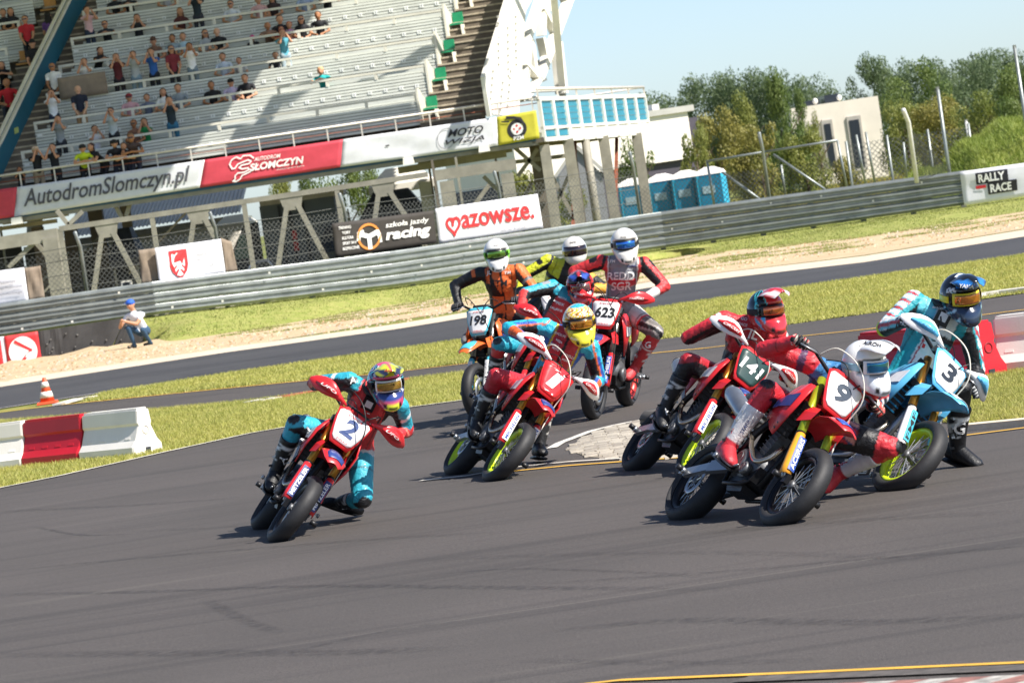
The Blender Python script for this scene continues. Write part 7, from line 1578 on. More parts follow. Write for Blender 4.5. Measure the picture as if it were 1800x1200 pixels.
# ================= rider 2, leading at the left
b2 = make_bike('red motorcycle with number 2 leaning hard, ahead of the others at the left', 486, 950, 8, 44, 2, cfg(guard2=RP, hose=BLKP, gtext='METZELER', gtc=WSTK, gbc=NAVY, hgtext='UFO', hgt=WSTK, plate=WSTK, gstrut=REDS), '2', '2d4579')
gt2 = G(600, 914)
rider('rider in teal and red leathers leaning off motorcycle number 2, boot on the tarmac', b2, (678, 672), (.22, -1, -.22), 34, P2, dict(paint=hp2, gframe=WP, lens=lens('b08a3a'), strap=M('black_strap', '202022', .7), peak=pk('d4dc30', '2c3350', 'c73a62')), pel=(-.12, .13, 1.0), torso=.70,
      feet=['peg', tuple(Vector((gt2.x, gt2.y+.06, .125)))], knees=[(-.5, -1, .9), (.75, -1, .7)], elb=[(-1., -.15, .12), (.35, 1, .1)], boots=bootf('141519', 'd8d8d6'), toe=[None, (.6, -.8, -.02)], gloves=[L_('d9483f'), L_('e8e2dc'), L_('c5302f')], brace=1, decals=[('A', 620, 668, .05, 10, WHT), ('V', 652, 742, .11, -20, WHT), (((-1, .7), (1, .7), (1, .6), (-1, .6)), 652, 724, .17, -25, WHT), ('A', 541, 758, .07, 20, WHT), ('IONE', 706, 705, .05, -60, WHT), ('A', 497, 808, .06, 60, WHT), ('A', 645, 858, .07, 60, WHT), ('Arai', 683, 651, .06, -8, REDS), ('Arai', 648, 660, .045, -70, YEL)], texts=[('V', (.0, .42), .12, .10, WHT, 0), ('MOTUL', (-.07, .68), .018, .07, WHT, 0)])
# ================= rider 1
b1 = make_bike('red motorcycle with number 1 and neon wheel rims, left of the middle of the photo', 865, 844, 13, 45, 3, cfg(rimf=NEON, rimr=NEON, handguard=WP, guard2=RP, gshape='flag', hgtext='CIRCUIT', hgt=WSTK, plate=RP, gtext='MICHELIN', gtc=BLUS, gbc=WSTK, ptext='71', ptc=WSTK), '1', 'f2f2f2')
f1 = G(952, 812)
rider('rider in red, blue and cyan leathers with a yellow painted helmet on motorcycle number 1', b1, (1018, 566), (.12, -1, -.16), 30, P1, dict(paint=hp1, gframe=KP, lens=lens('c9852a'), strap=MATS['black_strap'], peak=None), pel=(-.12, .10, 1.0), torso=.70,
      feet=['peg', (f1.x, f1.y+.1, .13)], knees=[(-.5, -1, .8), (.5, -.6, 1.4)], elb=[(-1, -.1, .1), (.4, 1, .05)], boots=bootf('17181b', 'd4d2cc'), toe=[None, (.2, -1, 0)], gloves=[L_('17181b'), L_('2c2d31')], decals=[('EVOLVE', 985, 588, .10, -22, WHT), ('MOTUL', 975, 606, .08, -22, WHT), ('PIRELLI', 1000, 626, .09, -22, WHT), ('RUFY', 1009, 596, .06, -22, WHT), ('SPY', 1022, 608, .05, -22, YEL), ('JL', 957, 645, .05, -15, WHT), ('A', 866, 715, .09, 25, WHT), ('A', 858, 728, .05, 25, WHT)], texts=[('VIZJA', (-.06, .84), .02, .06, WHT, 0), ('MOTO', (-.06, .72), .022, .06, WHT, 0), ('PORT', (.06, .62), .02, .07, WHT, 0), ('IC', (.03, .50), .03, .05, YEL, 0)])
# ================= rider with the blue starred helmet, behind 1
bb = make_bike('motorcycle with red hand guards mostly hidden behind motorcycle number 1', 902, 762, 14, 36, 0, cfg(guard2=RP, rimf=BRIM, hgtext='UFO', hgt=WSTK, plate=WSTK, hose=BLKP), None)
rider('rider in teal and red leathers with a dark blue starred helmet, behind rider 1', bb, (1020, 502), (-.02, -1, -.18), 26, PB, dict(paint=hpb, gframe=RP, lens=lens('8a6a70'), strap=MATS['black_strap'], peak=pk('1d2534', '3a58b8', 'c33038')), pel=(-.10, .08, 1.02), torso=.70,
      feet=['peg', 'peg'], knees=[(-.6, -1, .6), (1, -.8, .4)], elb=[(-1, -.1, .15), (.4, 1, 0)], boots=bootf('17181b', 'd4d2cc'), gloves=[L_('c9342f'), L_('222226')], decals=[('MOTUL', 989, 524, .09, -20, WHT), ('FOX', 985, 534, .08, -20, WHT), ('BIHR', 983, 545, .07, -20, WHT), ('A', 960, 520, .06, 0, BLK), ('Arai', 1021, 499, .09, -4, WHT)], texts=[('MOTUL', (-.10, .74), .02, .07, WHT, 0), ('UFO', (-.10, .62), .022, .06, WHT, 0)])
# ================= rider 198
b198 = make_bike('orange and white motorcycle with number 198 riding nearly upright', 845, 740, -22, 3, -4, cfg(main=OP, second=CYP, fork=GREYTUBE, guard=CYP, fender=OP, fender2=CYP, plate=WSTK, plate2=CYP, sidep=WP, handguard=BLKP, gshape=None, guard2=BLKP, gtext='WP 48', gtc=WSTK, shroud2=BP, ptext='PRO', ptc=REDS, bar=BLKM, muffler=ALU, hose=BLKP), '198', '232427')
rider('rider in black and orange leathers with white helmet and green goggles on motorcycle 198', b198, (873, 445), (-.02, -1, -.1), 10, P198, dict(paint=hp198, gframe=KP, lens=lens('5f8a2a'), strap=M('green_strap', '79c23a', .6)), nk=(.185, .05), pel=(-.22, 0, 1.04), torso=.73,
      feet=['peg', 'peg'], knees=[(-1.2, -1, .5), (1.2, -1, .5)], elb=[(-1, .4, -.25), (1, .4, -.35)], boots=bootf('17181b', 'b9b7b0'), gloves=[L_('1c1d20'), L_('3a3b3f')], decals=[('KTM', 876, 498, .19, 2, BLK), ('JL', 859, 480, .05, 4, WHT), ('TIM', 892, 479, .07, 4, WHT), ('SHOEI', 872, 431, .05, 5, BLK), ('A', 921, 469, .05, 0, BLK), ('A', 836, 468, .04, 0, WHT)], texts_=[('KTM', (-.01, .62), .05, .17, BLK, 0), ('TIM', (.12, .84), .028, .06, WHT, 0), ('JL', (-.11, .84), .028, .035, WHT, 0)])
# ================= yellow rider
by = make_bike('motorcycle of the rider in yellow, hidden behind the leading group', 985, 705, 4, 6, 0, cfg(main=KP, second=YEL, fork=GREYTUBE, guard=KP, fender=KP, plate=WP, plate2=KP, sidep=KP, handguard=KP, hose=BLKP), None)
rider('rider in yellow and black leathers with a plain white helmet, at the back', by, (1010, 440), (.06, -1, -.1), 4, PY, dict(paint=hpw, lens=lens('3a2a2e')), nk=(.185, .05), pel=(-.2, 0, 1.04), torso=.72, style='road',
      feet=['peg', 'peg'], knees=[(-.8, -1, .5), (.8, -1, .5)], elb=[(-1, .4, -.2), (1, .4, -.3)], gloves=[L_('1c1d20')], boots=bootf('17181b', 'b9b7b0'), decals=[('SHOEI', 1007, 426, .07, 6, BLK)])
# ================= rider 623
b623 = make_bike('red motorcycle with number 623 upright behind the group', 1043, 737, -15, 13, -3, cfg(rimr=RRIM, rimf=BRIM, handguard=RP, guard2=RP, hgtext='POLISPORT', hgt=WSTK, plate=WSTK, gtext='MICHELIN', gtc=WSTK, gbc=BLUS, fork=GREYTUBE, hose=BLKP), '623', '1c1d20')
rider('rider in grey race vest and red leathers with blue goggles on motorcycle 623', b623, (1098, 428), (.03, -1, -.12), 4, P623, dict(paint=hpw, gframe=KP, lens=lens('1f6fd0'), strap=MATS['black_strap']), nk=(.185, .05), pel=(-.2, -.02, 1.04), torso=.74,
      feet=['peg', 'peg'], knees=[(-.7, -1, .3), (1.0, -1, .3)], elb=[(-1, .4, -.2), (1, .4, -.4)], gloves=[L_('c9342f'), L_('d9d6d2')], boots=bootf('b83034', 'dcd8d2'), decals=[(((-1, .26), (1, .26), (1, -.26), (-1, -.26)), 1091, 485, .30, 2, REDS), ('REDD', 1091, 485, .27, 2, WHT), ('SGR', 1092, 503, .20, 2, WHT), ('SHOEI', 1096, 417, .06, 2, BLK), ('FM', 1077, 459, .05, 0, WHT), ('POLKOP', 1110, 468, .09, 4, BLUS), ('A', 1142, 458, .05, 0, BLK), ('G', 1139, 606, .06, 0, WHT)], texts_=[('REDD', (-.01, .60),   .06, .24, WHT, 0), ('SGR', (.0, .44), .055, .19, WHT, 0), ('FM', (-.10, .86), .025, .05, WHT, 0)])
# ================= rider 14
b14 = make_bike('red motorcycle with a dark green 141 plate and neon front rim, right of the middle', 1208, 836, 14, 45, 3, cfg(rimf=NEON, rimr=BRIM, handguard=WP, guard2=RP, hgtext='CIRCUIT', hgt=WSTK, plate=GRNP, plate2=RP, gtext='MICHELIN', gtc=BLUS, gbc=WSTK, ptext=None, seat=DRP), '141', 'e6e9e8')
f14 = G(1300, 812)
rider('rider in red leathers with a red and dark teal helmet on the dark-plated 141 motorcycle', b14, (1346, 545), (.5, -1, -.08), 26, P14, dict(paint=hp14, gframe=KP, lens=lens('b5552a'), strap=MATS['black_strap'], peak=pk('cc343c', 'e4e4e4', None)), pel=(-.14, .12, 1.0), torso=.72,
      feet=['peg', (f14.x, f14.y+.1, .16)], knees=[(-.8, -1, .7), (1, -.8, .3)], elb=[(-.8, .45, -.30), (.4, 1, .1)], gloves=[L_('1a1b1e'), L_('2c2d31')], boots=bootf('141519', 'dcdad4'), toe=[None, (.3, -1, 0)], decals=[('[FORT', 1286, 623, .16, -14, WHT), ('CALI', 1283, 641, .15, -14, WHT), ('AUTO', 1278, 653, .08, -14, WHT), ('A', 1284, 546, .05, 10, WHT), ('GO', 1308, 560, .05, -15, WHT), ('RACE', 1306, 570, .07, -15, WHT), ('JL', 1322, 590, .09, -15, WHT), ('100%', 1321, 532, .13, -58, WHT), ('ARAI', 1357, 509, .09, -20, WHT), ('A', 1191, 698, .09, 40, WHT), ('A', 1172, 722, .05, 40, WHT)], texts_=[('FORT', (-.05, .36), .035, .12, WHT, 0), ('CALI', (-.04, .22), .045, .13, WHT, 0), ('GO', (.02, .80), .03, .05, WHT, 0), ('AUTO', (.10, .74), .018, .06, WHT, 0)])
# ================= rider 3
b3 = make_bike('sky blue and white motorcycle with number 3 at the right', 1566, 861, 27, 48, 2, cfg(main=SBP, second=WP, fork=GOLD, guard=WP, fender=SBP, fender2=WP, plate=WSTK, plate2=SBP, sidep=SBP, rimf=NEON, rimr=BRIM, handguard=WP, guard2=SBP, louv=DBP, hgtext='RACING', hgt=SBP, gtext='FMF', gtc=BLK, gbc=CYP, ptext=None, frame=ALU, muffler=ALU), '3', '232b38')
f3 = G(1690, 822)
rider('rider in teal and white leathers with a black and blue helmet on motorcycle number 3', b3, (1688, 520), (.28, -1, -.22), 34, P3, dict(paint=hp3, gframe=YEL, lens=lens('c9782e'), strap=YEL, peak=pk('15181e', '2f7fd0', '15181e')), pel=(-.14, .10, 1.0), torso=.74,
      feet=['peg', (f3.x, f3.y+.1, .13)], knees=[(-.9, -1, .8), (.9, -1, .6)], elb=[(-.8, .45, -.40), (.4, 1, .05)], gloves=[L_('dfe3e4'), L_('3a4048')], boots=bootf('15161a', 'e2e2de'), toe=[None, (.7, -.9, .1)], brace=1, decals=[(((-1, 1), (-.7, 1), (-.7, -1), (-1, -1)), 1642, 600, .02, -20, RED), ('TM', 1632, 617, .24, 6, RED), ('UNIGO', 1636, 641, .13, 4, RED), ('JL', 1653, 566, .07, 10, BLK), ('MARCO', 1648, 541, .07, -10, WHT), ('OAKLEY', 1659, 514, .13, -34, BLK), ('YAMA', 1699, 503, .10, -5, WHT), ('JB', 1579, 573, .05, -5, BLK), ('G', 1687, 752, .08, 0, WHT)], texts_=[('TM', (.03, .42), .10, .13, RED, 0), ('UNIGO', (.04, .27), .03, .11, RED, 0), ('JL', (-.02, .78), .03, .05, BLK, 0)])
# ================= rider 9
b9 = make_bike('red motorcycle with number 9 laid over in front of the other bikes at the right', 1364, 921, 21, 45, 2, cfg(fork=LIME, guard=M('orange_yellow_sticker', 'df9a2c', .4), gtext='ACERBIS', gtc=WSTK, gbc=BLUS, plate=WSTK, plate2=RP, fender2=BLUS, rimf=BRIM, rimr=BRIM, handguard=BLKP, gshape=None, hgtext=None, muffler=ALU, second=BP, ptext=None, shroud2=BP), '9', '3b4654')
f9 = G(1485, 872)
rider('rider in red leathers hanging low beside motorcycle number 9 in a white peaked helmet', b9, (1520, 640), (.75, -1, -.25), 30, P9, dict(paint=hp9, gframe=WP, lens=lens('1f7fb5'), strap=M('pale_blue_strap', '9fd0dc', .6), peak=pk('ecebe8', 'dfe3e8', '232427')), pel=(-.16, .20, .98), torso=.68,
      feet=['peg', (f9.x, f9.y+.1, .15)], knees=[(-.8, -1, .6), (1, -.7, .3)], elb=[(-.9, .8, -.05), (.3, 1, .0)], gloves=[L_('c9403c'), L_('d9d8c8'), L_('1c1d20')], boots=bootf('c0303a', 'e8e6e2', 'e0dcd8', shaft='e0dcda'), toe=[None, (.2, -1, 0)], decals=[('ROH', 1495, 628, .11, -30, M('teal_print', '3f98a8', .5)), ('AIROH', 1533, 604, .12, -12, BLK), ('STARR', 1310, 750, .10, 60, NAVY)])
# report of projected key points
if 1:
    for nm, b in (('2', b2), ('1', b1), ('B', bb), ('198', b198), ('623', b623), ('14', b14), ('3', b3), ('9', b9)):
        F = b[3]; f = lambda *p: tuple(int(round(q)) for q in proj(F @ Vector(p)))
        print('KEY', nm, 'gripR', f(.29, -.345, 1.17), 'gripL', f(.29, .345, 1.17), 'plate', f(.52, 0, 1.02), 'fwtop', f(.745, 0, .6), 'rear', tuple(int(q) for q in proj(b[1] @ Vector((-.735, 0, 0)))), 'forkbot', f(.72, -.1, .33), f(.72, .1, .33))
# ================================================================== SPECTATORS
def crowd_base(pose, female=False):
    """one continuous body, facing -Y, feet near z=0; material slots: skin, shirt, trousers, shoes"""
    mb = MB().mat(M('shirt_plain', 'cccccc')); B = []
    def c(nm, a, b, r0, r1, fl=1., side=None): cap_geo(mb, a, b, r0, r1, fl, side, 10); B.append((nm, V(*a), V(*b), r0, r1))
    sw = .175 if female else .205; X = (1, 0, 0)
    if pose in ('stand', 'phone', 'lean'):
        hz = .95; hip = V(0, 0, hz); nk = V(0, -.02, 1.46); hd = V(0, -.03, 1.63); ft = [(s*.11, .02, .06) for s in (-1, 1)]; kn = [(s*.10, -.02, .50) for s in (-1, 1)]
        if pose == 'lean': hip = V(0, .12, .93); nk = V(0, -.22, 1.33); hd = V(0, -.31, 1.48)
    else:
        hip = V(0, .05, .52); nk = V(0, -.04, 1.02); hd = V(0, -.08, 1.19); ft = [(s*.13, -.42, .06) for s in (-1, 1)]; kn = [(s*.12, -.42, .52) for s in (-1, 1)]
        if pose == 'sitlean': nk = V(0, -.18, .98); hd = V(0, -.27, 1.13)
    if pose == 'crouch': hip = V(0, .12, .34); nk = V(-.06, -.08, .78); hd = V(-.10, -.14, .97); kn = [(-.16, -.30, .46), (.14, -.22, .38)]; ft = [(-.13, -.16, .05), (.14, .12, .05)]
    md = hip*.5+nk*.5; c('legs', hip-V(.06, 0, 0), hip+V(.06, 0, 0), .125, .125); c('shirt', hip+V(0, 0, .04), md, .135, .13, .75, X); c('shirt', md, nk-V(0, 0, .09), .13, .15, .72, X); c('shirt', nk+V(-sw*.75, .01, -.05), nk+V(sw*.75, .01, -.05), .065, .065); c('head', nk, hd, .055, .06)
    c('head', hd+V(0, .01, .035), hd+V(0, -.005, -.035), .098, .082, .95, X); c('head', hd+V(0, -.09, .0), hd+V(0, -.103, -.02), .014, .018)
    for s in (-1, 1): c('head', hd+V(s*.09, .01, .01), hd+V(s*.093, .015, -.02), .018, .014)
    for i, s in enumerate((-1, 1)):
        sh = nk+V(s*sw, .01, -.06)
        if pose in ('phone', 'sitphone'): wr = hd+V(s*.07, -.21, -.06); pol = (s*.45, -.2, -1)
        elif pose == 'lean': wr = V(s*.04, -.48, 1.10); pol = (s*1, .0, -.3)
        elif pose == 'stand': wr = V(s*.10, -.22, .92) ; pol = (s*.8, .5, -.2)
        elif pose == 'sitlean': wr = V(s*.05, -.42, .88); pol = (s*1, .2, -.2)
        elif pose == 'crouch': wr = V(-.22+s*.05, -.38, .62); pol = (s*.6, .2, -.7)
        else: wr = V(s*.10, -.32, .64); pol = (s*.8, .4, -.2)
        el, wr, _ = ik(sh, wr, .29, .26, pol); c('arm', sh, el, .052, .043); c('fore', el, wr, .042, .03); hdv = (wr-el)/np.linalg.norm(wr-el)
        c('hand', wr, wr+hdv*.06, .034, .028)
        for q in range(4): o_ = np.cross(hdv, V(0, 0, 1)); o_ /= np.linalg.norm(o_)+1e-6; c('hand', wr+hdv*.06+o_*(q-1.5)*.018, wr+hdv*.115+o_*(q-1.5)*.020+V(0, 0, -.01), .011, .009)
        c('hand', wr+hdv*.02+V(0, -.01, .02), wr+hdv*.06+V(-s*.02, -.02, .04), .012, .010)
        c('legs', hip+V(s*.085, 0, -.02), kn[i], .09, .062); c('legs', kn[i], ft[i], .060, .042); fv = V(s*.03, -.15, -.03) if pose != 'crouch' else V(-.12, -.08, -.02); c('shoe', V(*ft[i])+V(0, .03, -.01), V(*ft[i])+fv, .045, .038)
    me = fused(mb, .017 if pose == 'crouch' else .021, 1, 'body'); n = len(me.polygons); ctr = np.empty(n*3, np.float32); me.polygons.foreach_get('center', ctr); ctr = ctr.reshape(-1, 3)
    best = np.full(n, 9.); reg = np.zeros(n, int); tt = np.zeros(n)
    for i, (nm, a, b, r0, r1) in enumerate(B):
        d = b-a; u = np.clip(((ctr-a) @ d)/(d @ d), 0, 1); q = np.linalg.norm(ctr-(a+u[:, None]*d), axis=1)/(r0+(r1-r0)*u); m = q < best; best[m] = q[m]; reg[m] = i; tt[m] = u[m]
    mi = np.zeros(n, np.int32)
    for i, bn in enumerate(B):
        m = reg == i; nm = bn[0]
        if nm == 'shirt': mi[m] = 1
        elif nm == 'arm': mi[m & (tt < .55)] = 1
        elif nm == 'legs': mi[m] = 2
        elif nm == 'shoe': mi[m] = 3
    me.materials.clear()
    for _ in range(4): me.materials.append(SKIN)
    me.polygons.foreach_set('material_index', mi); return me, hd
BASES = {}
def cloth(c): return M('cloth_'+c, c, .8, var=.10, scale=9, bump=.25, bscale=30)
_hair = {}
def hairmesh(kind):
    if kind in _hair: return _hair[kind]
    m_ = MB().mat(M('hair_dark', '2a211c', .6))
    if kind in ('short', 'long'):
        m_.ell((0, .034, .052), (.103, .098, .086), n=12, k=8)
        if kind == 'long': m_.loft([[(x*w_, y*.055+o_, z) for x, y in ((-1, -.4), (-.6, .8), (.6, .8), (1, -.4), (.6, .35), (-.6, .35))] for z, w_, o_ in ((.05, .085, .045), (-.05, .112, .05), (-.16, .12, .06), (-.27, .09, .06))])
    elif kind == 'cap':
        m_.ell((0, .012, .048), (.106, .115, .085), n=12, k=8); m_.box((0, -.145, .055), (.13, .11, .012))
    elif kind == 'hat':
        m_.ell((0, .01, .065), (.095, .10, .10), n=12, k=8); m_.lathe([(.05, .055), (.17, .068), (.175, .06), (.05, .045)], 16, axis='z', close=True)
    m_ = m_.mesh('hair'); fixn(m_); _hair[kind] = m_; return m_
SG = MB().mat(M('dark_sunglasses', '15161a', .2)); SG.box((0, -.098, .012), (.135, .012, .036)); SG = SG.mesh('sunglasses')
PH = None
SKINS = [SKIN, M('skin_tan', 'a8734f', .55, var=.08), M('skin_pale', 'cfa083', .55, var=.08)]
def spectator(pos, pose, label, shirt, legs='2b2f3a', hair='short', hc='2a211c', face=0., sc_=1., glasses=False, skin=0, cat='spectator', group='spectators on the grandstand', fem=False):
    k = (pose, fem)
    if k not in BASES: BASES[k] = crowd_base(pose, fem)
    me, hd = BASES[k]; t = thing('person', label, cat, pos, group); t.rotation_euler = (0, 0, face); t.scale = (sc_,)*3
    o = link('body', me, t); 
    for i, m_ in enumerate((SKINS[skin], cloth(shirt), cloth(legs), M('shoe', '35322f', .7))): o.material_slots[i].link = 'OBJECT'; o.material_slots[i].material = m_
    if hair:
        h = link('hair' if hair in ('short', 'long') else hair, hairmesh(hair), t); h.location = tuple(hd); h.material_slots[0].link = 'OBJECT'; h.material_slots[0].material = M('hair_'+hc, hc, .7, var=.15)
    if glasses: g = link('sunglasses', SG, t); g.location = tuple(hd)
    return t
def on_tier(px, k, pose, dv=None):
    v = TREAD*k+(dv if dv is not None else (.32 if pose in ('stand', 'phone', 'lean') else .70)); D = D0+v*VY; zf = Z0+RISE*k; hz = {'stand': 1.6, 'phone': 1.6, 'lean': 1.45}.get(pose, 1.15)
    if k < 0: v = -1.45+.55; D = D0+v*VY; zf = 3.95
    py = 300
    for _ in range(6):
        r = ray(px, py); X = r.x*D; py = proj((X, D, zf+hz))[1]
    return (X, D, zf)
W = 'e3e3e0'
CROWD = [
 (92, 2, 'stand', 'bald man in a white T-shirt with hands together, standing beside the teal stair wall', W, dict(legs='2a2c30', hair=None, skin=1, glasses=True)),
 (148, 2, 'phone', 'man in a plain white T-shirt in front of the brown cloth on the rail', W, dict(legs='23262b', hc='6a5238')),
 (204, 2, 'phone', 'person in a black and red top raising a camera, right of the brown cloth', '5c1f26', dict(legs='26222a', hc='6b4a33')),
 (234, 2, 'phone', 'person with arms raised over a pale grey top, beside the black and red top', 'aeb4b4', dict(legs='7f97a6', hc='5a4636', fem=True)),
 (266, 2, 'phone', 'man in a blue printed sports shirt holding a phone to his face', '2a5fa8', dict(legs='1f232b')),
 (301, 2, 'stand', 'woman in a dark red sleeveless top between the blue shirt and white polo', '7d2a35', dict(legs='2a2c33', hair='long', hc='3a2a20', fem=True, glasses=True)),
 (333, 2, 'phone', 'man in a bright white polo shirt filming with both hands', 'f0f0ee', dict(legs='7d8d96', skin=1)),
 (168, 3, 'sitlean', 'long-haired woman in black bending sideways above the brown cloth', '1b1b1e', dict(hair='long', hc='4a2f1f', fem=True, face=.7)),
 (186, 4, 'sitlean', 'bearded man in a dark shirt seated alone near the teal-walled stairs', '2c333b', dict(glasses=True)),
 (241, 4, 'sitphone', 'seated man in black holding a phone in the second visible row', '22262c', dict()),
 (152, 4, 'phone', 'person in a pink shirt and dark shorts on the stairs beside the teal wall', 'cfa9ac', dict(legs='26344a', face=.5)),
 (270, 3, 'sit', 'woman wearing a brown wide-brimmed hat', '7a5a48', dict(hair='hat', hc='5c4034', fem=True)),
 (304, 3, 'sit', 'seated man right of the brown hat, mostly hidden by the sleeveless woman', '8fa0ab', dict(skin=1)),
 (322, 3, 'sit', 'seated man in a light blue shirt behind the white polo', 'a9c6d6', dict(hc='6a5a4a')),
 (360, 3, 'sit', 'seated woman with brown hair and dark glasses behind the rail', '9fa6ab', dict(hair='long', hc='5a3d2a', fem=True, glasses=True)),
 (382, 3, 'sit', 'bald older man in a black shirt seated behind the rail', '1e1f22', dict(hair=None, skin=2)),
 (316, 4, 'sit', 'woman in a tank top with long light brown hair', '5b2f2c', dict(hair='long', hc='8a6244', fem=True)),
 (343, 4, 'phone', 'standing man in a dark blue T-shirt cut off by the top of the photo', '1c2a33', dict()),
 (201, 5, 'sit', 'seated person in black at the top edge, left one of the pair', '22262b', dict()), (226, 5, 'sitlean', 'seated person in black at the top edge, right one of the pair', '22262b', dict(skin=2)),
 (290, 5, 'sit', 'seated person in pale clothes at the very top edge', 'b9bcc4', dict(hc='6a4a33')),
 (406, 4, 'sit', 'man in a white shirt with sunglasses seated alone in the second visible row', 'd5dbe2', dict(glasses=True)),
 (454, 4, 'sit', 'person in a pink shirt at the top of the stand, left of the dark-haired woman', 'cfa5a5', dict()), (479, 4, 'sit', 'dark-haired woman at the top of the stand beside the pink shirt', '3a2a2c', dict(hair='long', fem=True)),
 (534, 4, 'sit', 'person in a blue checked shirt at the top edge', '9fb0cf', dict()), (572, 4, 'sitlean', 'person in black at the top edge, furthest right spectator in that row', '1e1f24', dict()),
 (470, 3, 'sitlean', 'bald person leaning over the rail left of the group of four', '8a6d5c', dict(hair=None, skin=1)), (492, 3, 'sit', 'dark-haired man in black behind the teal T-shirt', '26262b', dict(sc_=1.08)),
 (508, 3, 'sit', 'red-haired child in pink behind the rail', 'b98ab0', dict(hc='a8452c', sc_=.9)), (529, 3, 'sit', 'woman with long black hair and sunglasses', '1c1c20', dict(hair='long', hc='1d1714', fem=True, glasses=True)), (560, 3, 'sit', 'man with short black beard in a black shirt, right end of the shaded row', '1e1f23', dict(skin=1, sc_=1.04)),
 (441, 3, 'sit', 'child wearing a pink hat just above the rail', '3a3a40', dict(hair='cap', hc='c9358a', sc_=.72)), (490, 3, 'sitlean', 'child in a red top in front of the man in black', 'a82a35', dict(hc='7a2a2a', sc_=.85)),
 (392, 2, 'sit', 'seated man in a pale blue shirt right of the white polo', 'c3cfe0', dict()), (419, 2, 'sit', 'small boy with dark hair just above the rail', 'd5d5d8', dict(sc_=.85)),
 (496, 2, 'phone', 'broad man in a teal T-shirt filming at the edge of the sunlight', '4f97a8', dict(hc='7a2c2c', legs='9fb0b8')), (483, 2, 'sit', 'child beside the elbow of the man in the teal T-shirt', '3b3f47', dict(sc_=.85)),
 (566, 1, 'sitlean', 'blond person in a bright turquoise top sitting alone in the sun', '1fa7a5', dict(hc='c9a878')),
 (90, 1, 'phone', 'man in a long white shirt holding a phone beside the stair opening', 'e0e4ea', dict(legs='22304a', glasses=True)), (137, 1, 'stand', 'bald man in a navy T-shirt with white print, hands clasped', '1c2438', dict(hair=None, legs='a98a68', skin=2)),
 (227, 1, 'sit', 'man in a pink shirt with a red cap', 'cf9fa5', dict(hair='cap', hc='8a2430', glasses=True)), (258, 1, 'sit', 'boy in a blue-grey top between the pink shirt and the white blouse', '6a7488', dict(sc_=.93)), (287, 1, 'sit', 'woman with long black hair in a white blouse', W, dict(hair='long', hc='1d1714', fem=True)), (314, 1, 'sit', 'man in a grey T-shirt seated behind the big man in dark green', '8e989f', dict(sc_=1.05)),
 (372, 1, 'sit', 'man in a black shirt seated left of the black cap', '1c1d20', dict(skin=1)), (405, 1, 'sit', 'person with a black cap in a pale lilac top', 'b9aec9', dict(hair='cap', hc='17171a')), (432, 1, 'sit', 'man in black seated at the edge of the sunlight', '1f1f24', dict(sc_=1.05)),
 (102, 0, 'phone', 'man in a grey T-shirt filming behind the lowest rail', '8e9598', dict(legs='2a3038')), (166, 0, 'sitphone', 'dark-haired person in a white T-shirt bending over a phone', 'e6e8ee', dict(face=.5)), (195, 0, 'phone', 'man in a light grey T-shirt with sunglasses and both hands raised', 'b8c2c4', dict(legs='22262b', glasses=True)),
 (298, 0, 'phone', 'big man in a dark green T-shirt filming, alone in front of the seated row', '22313a', dict(legs='2f6a8a', sc_=1.04)), (236, 0, 'sit', 'woman with a bare brown top seated left of the green top', '8a6350', dict(hc='7a5238', fem=True, glasses=True, skin=1)), (254, 0, 'sitphone', 'person in a green top raising both hands to the face', '1f8a4f', dict(hair='long', hc='1d1a1a', fem=True)),
 (62, -1, 'phone', 'man in black with a beige cap on the front walkway', '1b1b1e', dict(hair='cap', hc='c9b095', legs='9a8d78')), (93, -1, 'phone', 'man in a black T-shirt filming on the front walkway', '1c1f26', dict(legs='22252b')), (145, -1, 'lean', 'person in a neon yellow vest with a black cap leaning on the front rail', 'c9dc2a', dict(hair='cap', hc='1c1d22', legs='20232a')), (174, -1, 'lean', 'woman with long brown hair leaning on the front rail', '1f1f22', dict(hair='long', hc='3f2620', fem=True, face=-.5, legs='1c1c20')),
 (203, -1, 'lean', 'person in black with a black cap leaning on the front rail', '1c1c20', dict(hair='cap', hc='17171b')), (217, -1, 'lean', 'dark-haired child leaning on the front rail', '24252b', dict(sc_=.92)), (233, -1, 'lean', 'bare-shouldered person in a dark tank top, right end of the front rail group', '4a3a35', dict(hc='8a6a4a', glasses=True, skin=1, sc_=1.06)),
 (30, -1, 'phone', 'short person filming low behind the front rail at the far left', '1d1d20', dict(sc_=.70, skin=1)),
]
for px, k, pose, lb, shirt, kw in CROWD:
    t = spectator(on_tier(px, k, pose), pose, lb, shirt, **kw); t.rotation_euler.z += RNG.normal(0, .15)
# left section, aisle beside the teal wall
for px, k, pose, lb, shirt, kw in ((19, 5, 'sit', 'dark-haired woman seated in the upper left section', '24242a', dict(hair='long', fem=True)), (44, 4, 'stand', 'person in a red T-shirt with a white lanyard in the upper left aisle', 'b5232f', dict(glasses=True, legs='1f2024')), (84, 4, 'stand', 'woman in a purple sports top seen from behind in the upper left aisle', '5c3a78', dict(hair='long', hc='17130f', fem=True, legs='1b1b20', face=3.0)),
    (57, 3, 'stand', 'woman in a black robe and headscarf in the left aisle', '17171c', dict(hair='hat', hc='17171c', legs='17171c', fem=True)), (4, 3, 'sitlean', 'person in a black hood at the left edge', '1a1b20', dict(hair='long', hc='16161a', fem=True)), (14, 2, 'sit', 'man in a bright red T-shirt at the left edge', 'c4252f', dict(hair=None, skin=1, sc_=1.15)), (6, 5, 'sit', 'person in black at the upper left corner of the stand', '1e1e22', dict())):
    spectator(on_tier(px, k, pose), pose, lb, shirt, **kw)
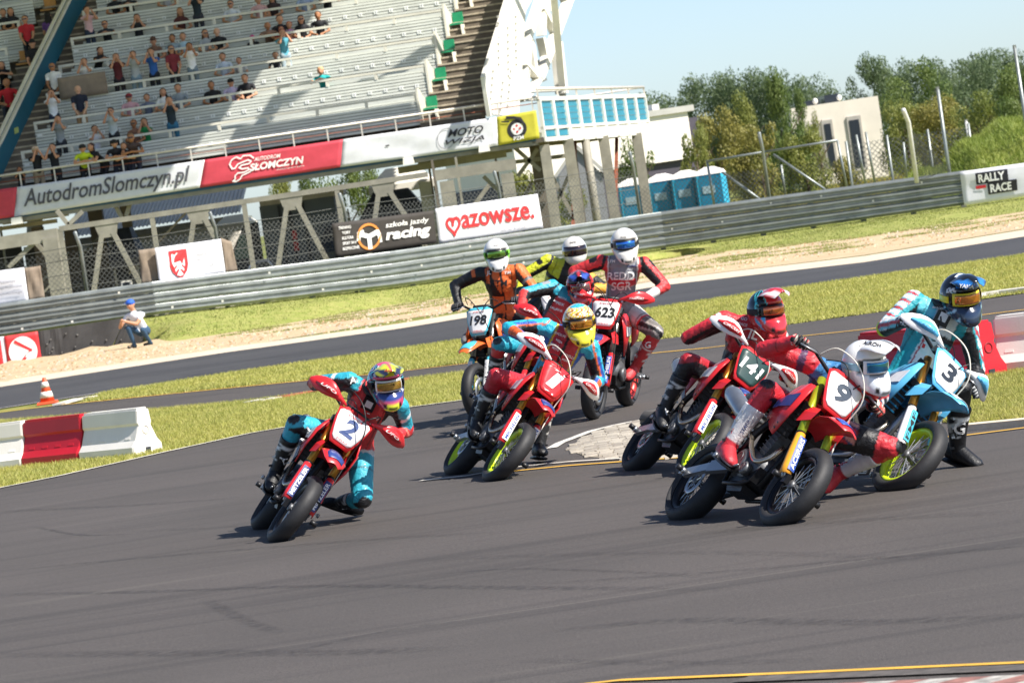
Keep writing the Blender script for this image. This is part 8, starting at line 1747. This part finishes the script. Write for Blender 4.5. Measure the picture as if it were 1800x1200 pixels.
p = on_tier(145, 2, 'sit', dv=-.05); t = thing('blanket', 'brown cloth hung over the rail behind the man in the white T-shirt', 'cloth', p); m_ = MB().mat(GCL)
g = [[(-.75+1.45*i/8, -.04+.02*math.sin(i*1.7+j), .60+.66*j/4) for i in range(9)] for j in range(5)]; vs_, fs_ = solidify(g, .015, (0, 1, 0)); m_.add(vs_, fs_, True); m_.build('cloth', t)
# the man crouching at the end of the mats
q = G(252, 610); spectator((q.x, q.y, .02), 'crouch', 'man in white shirt, jeans and blue cap crouching beside the black mats', 'e0e4ea', legs='2b4a66', hair='cap', hc='2a5fc0', face=-.35, sc_=1.04, group=None, cat='marshal')
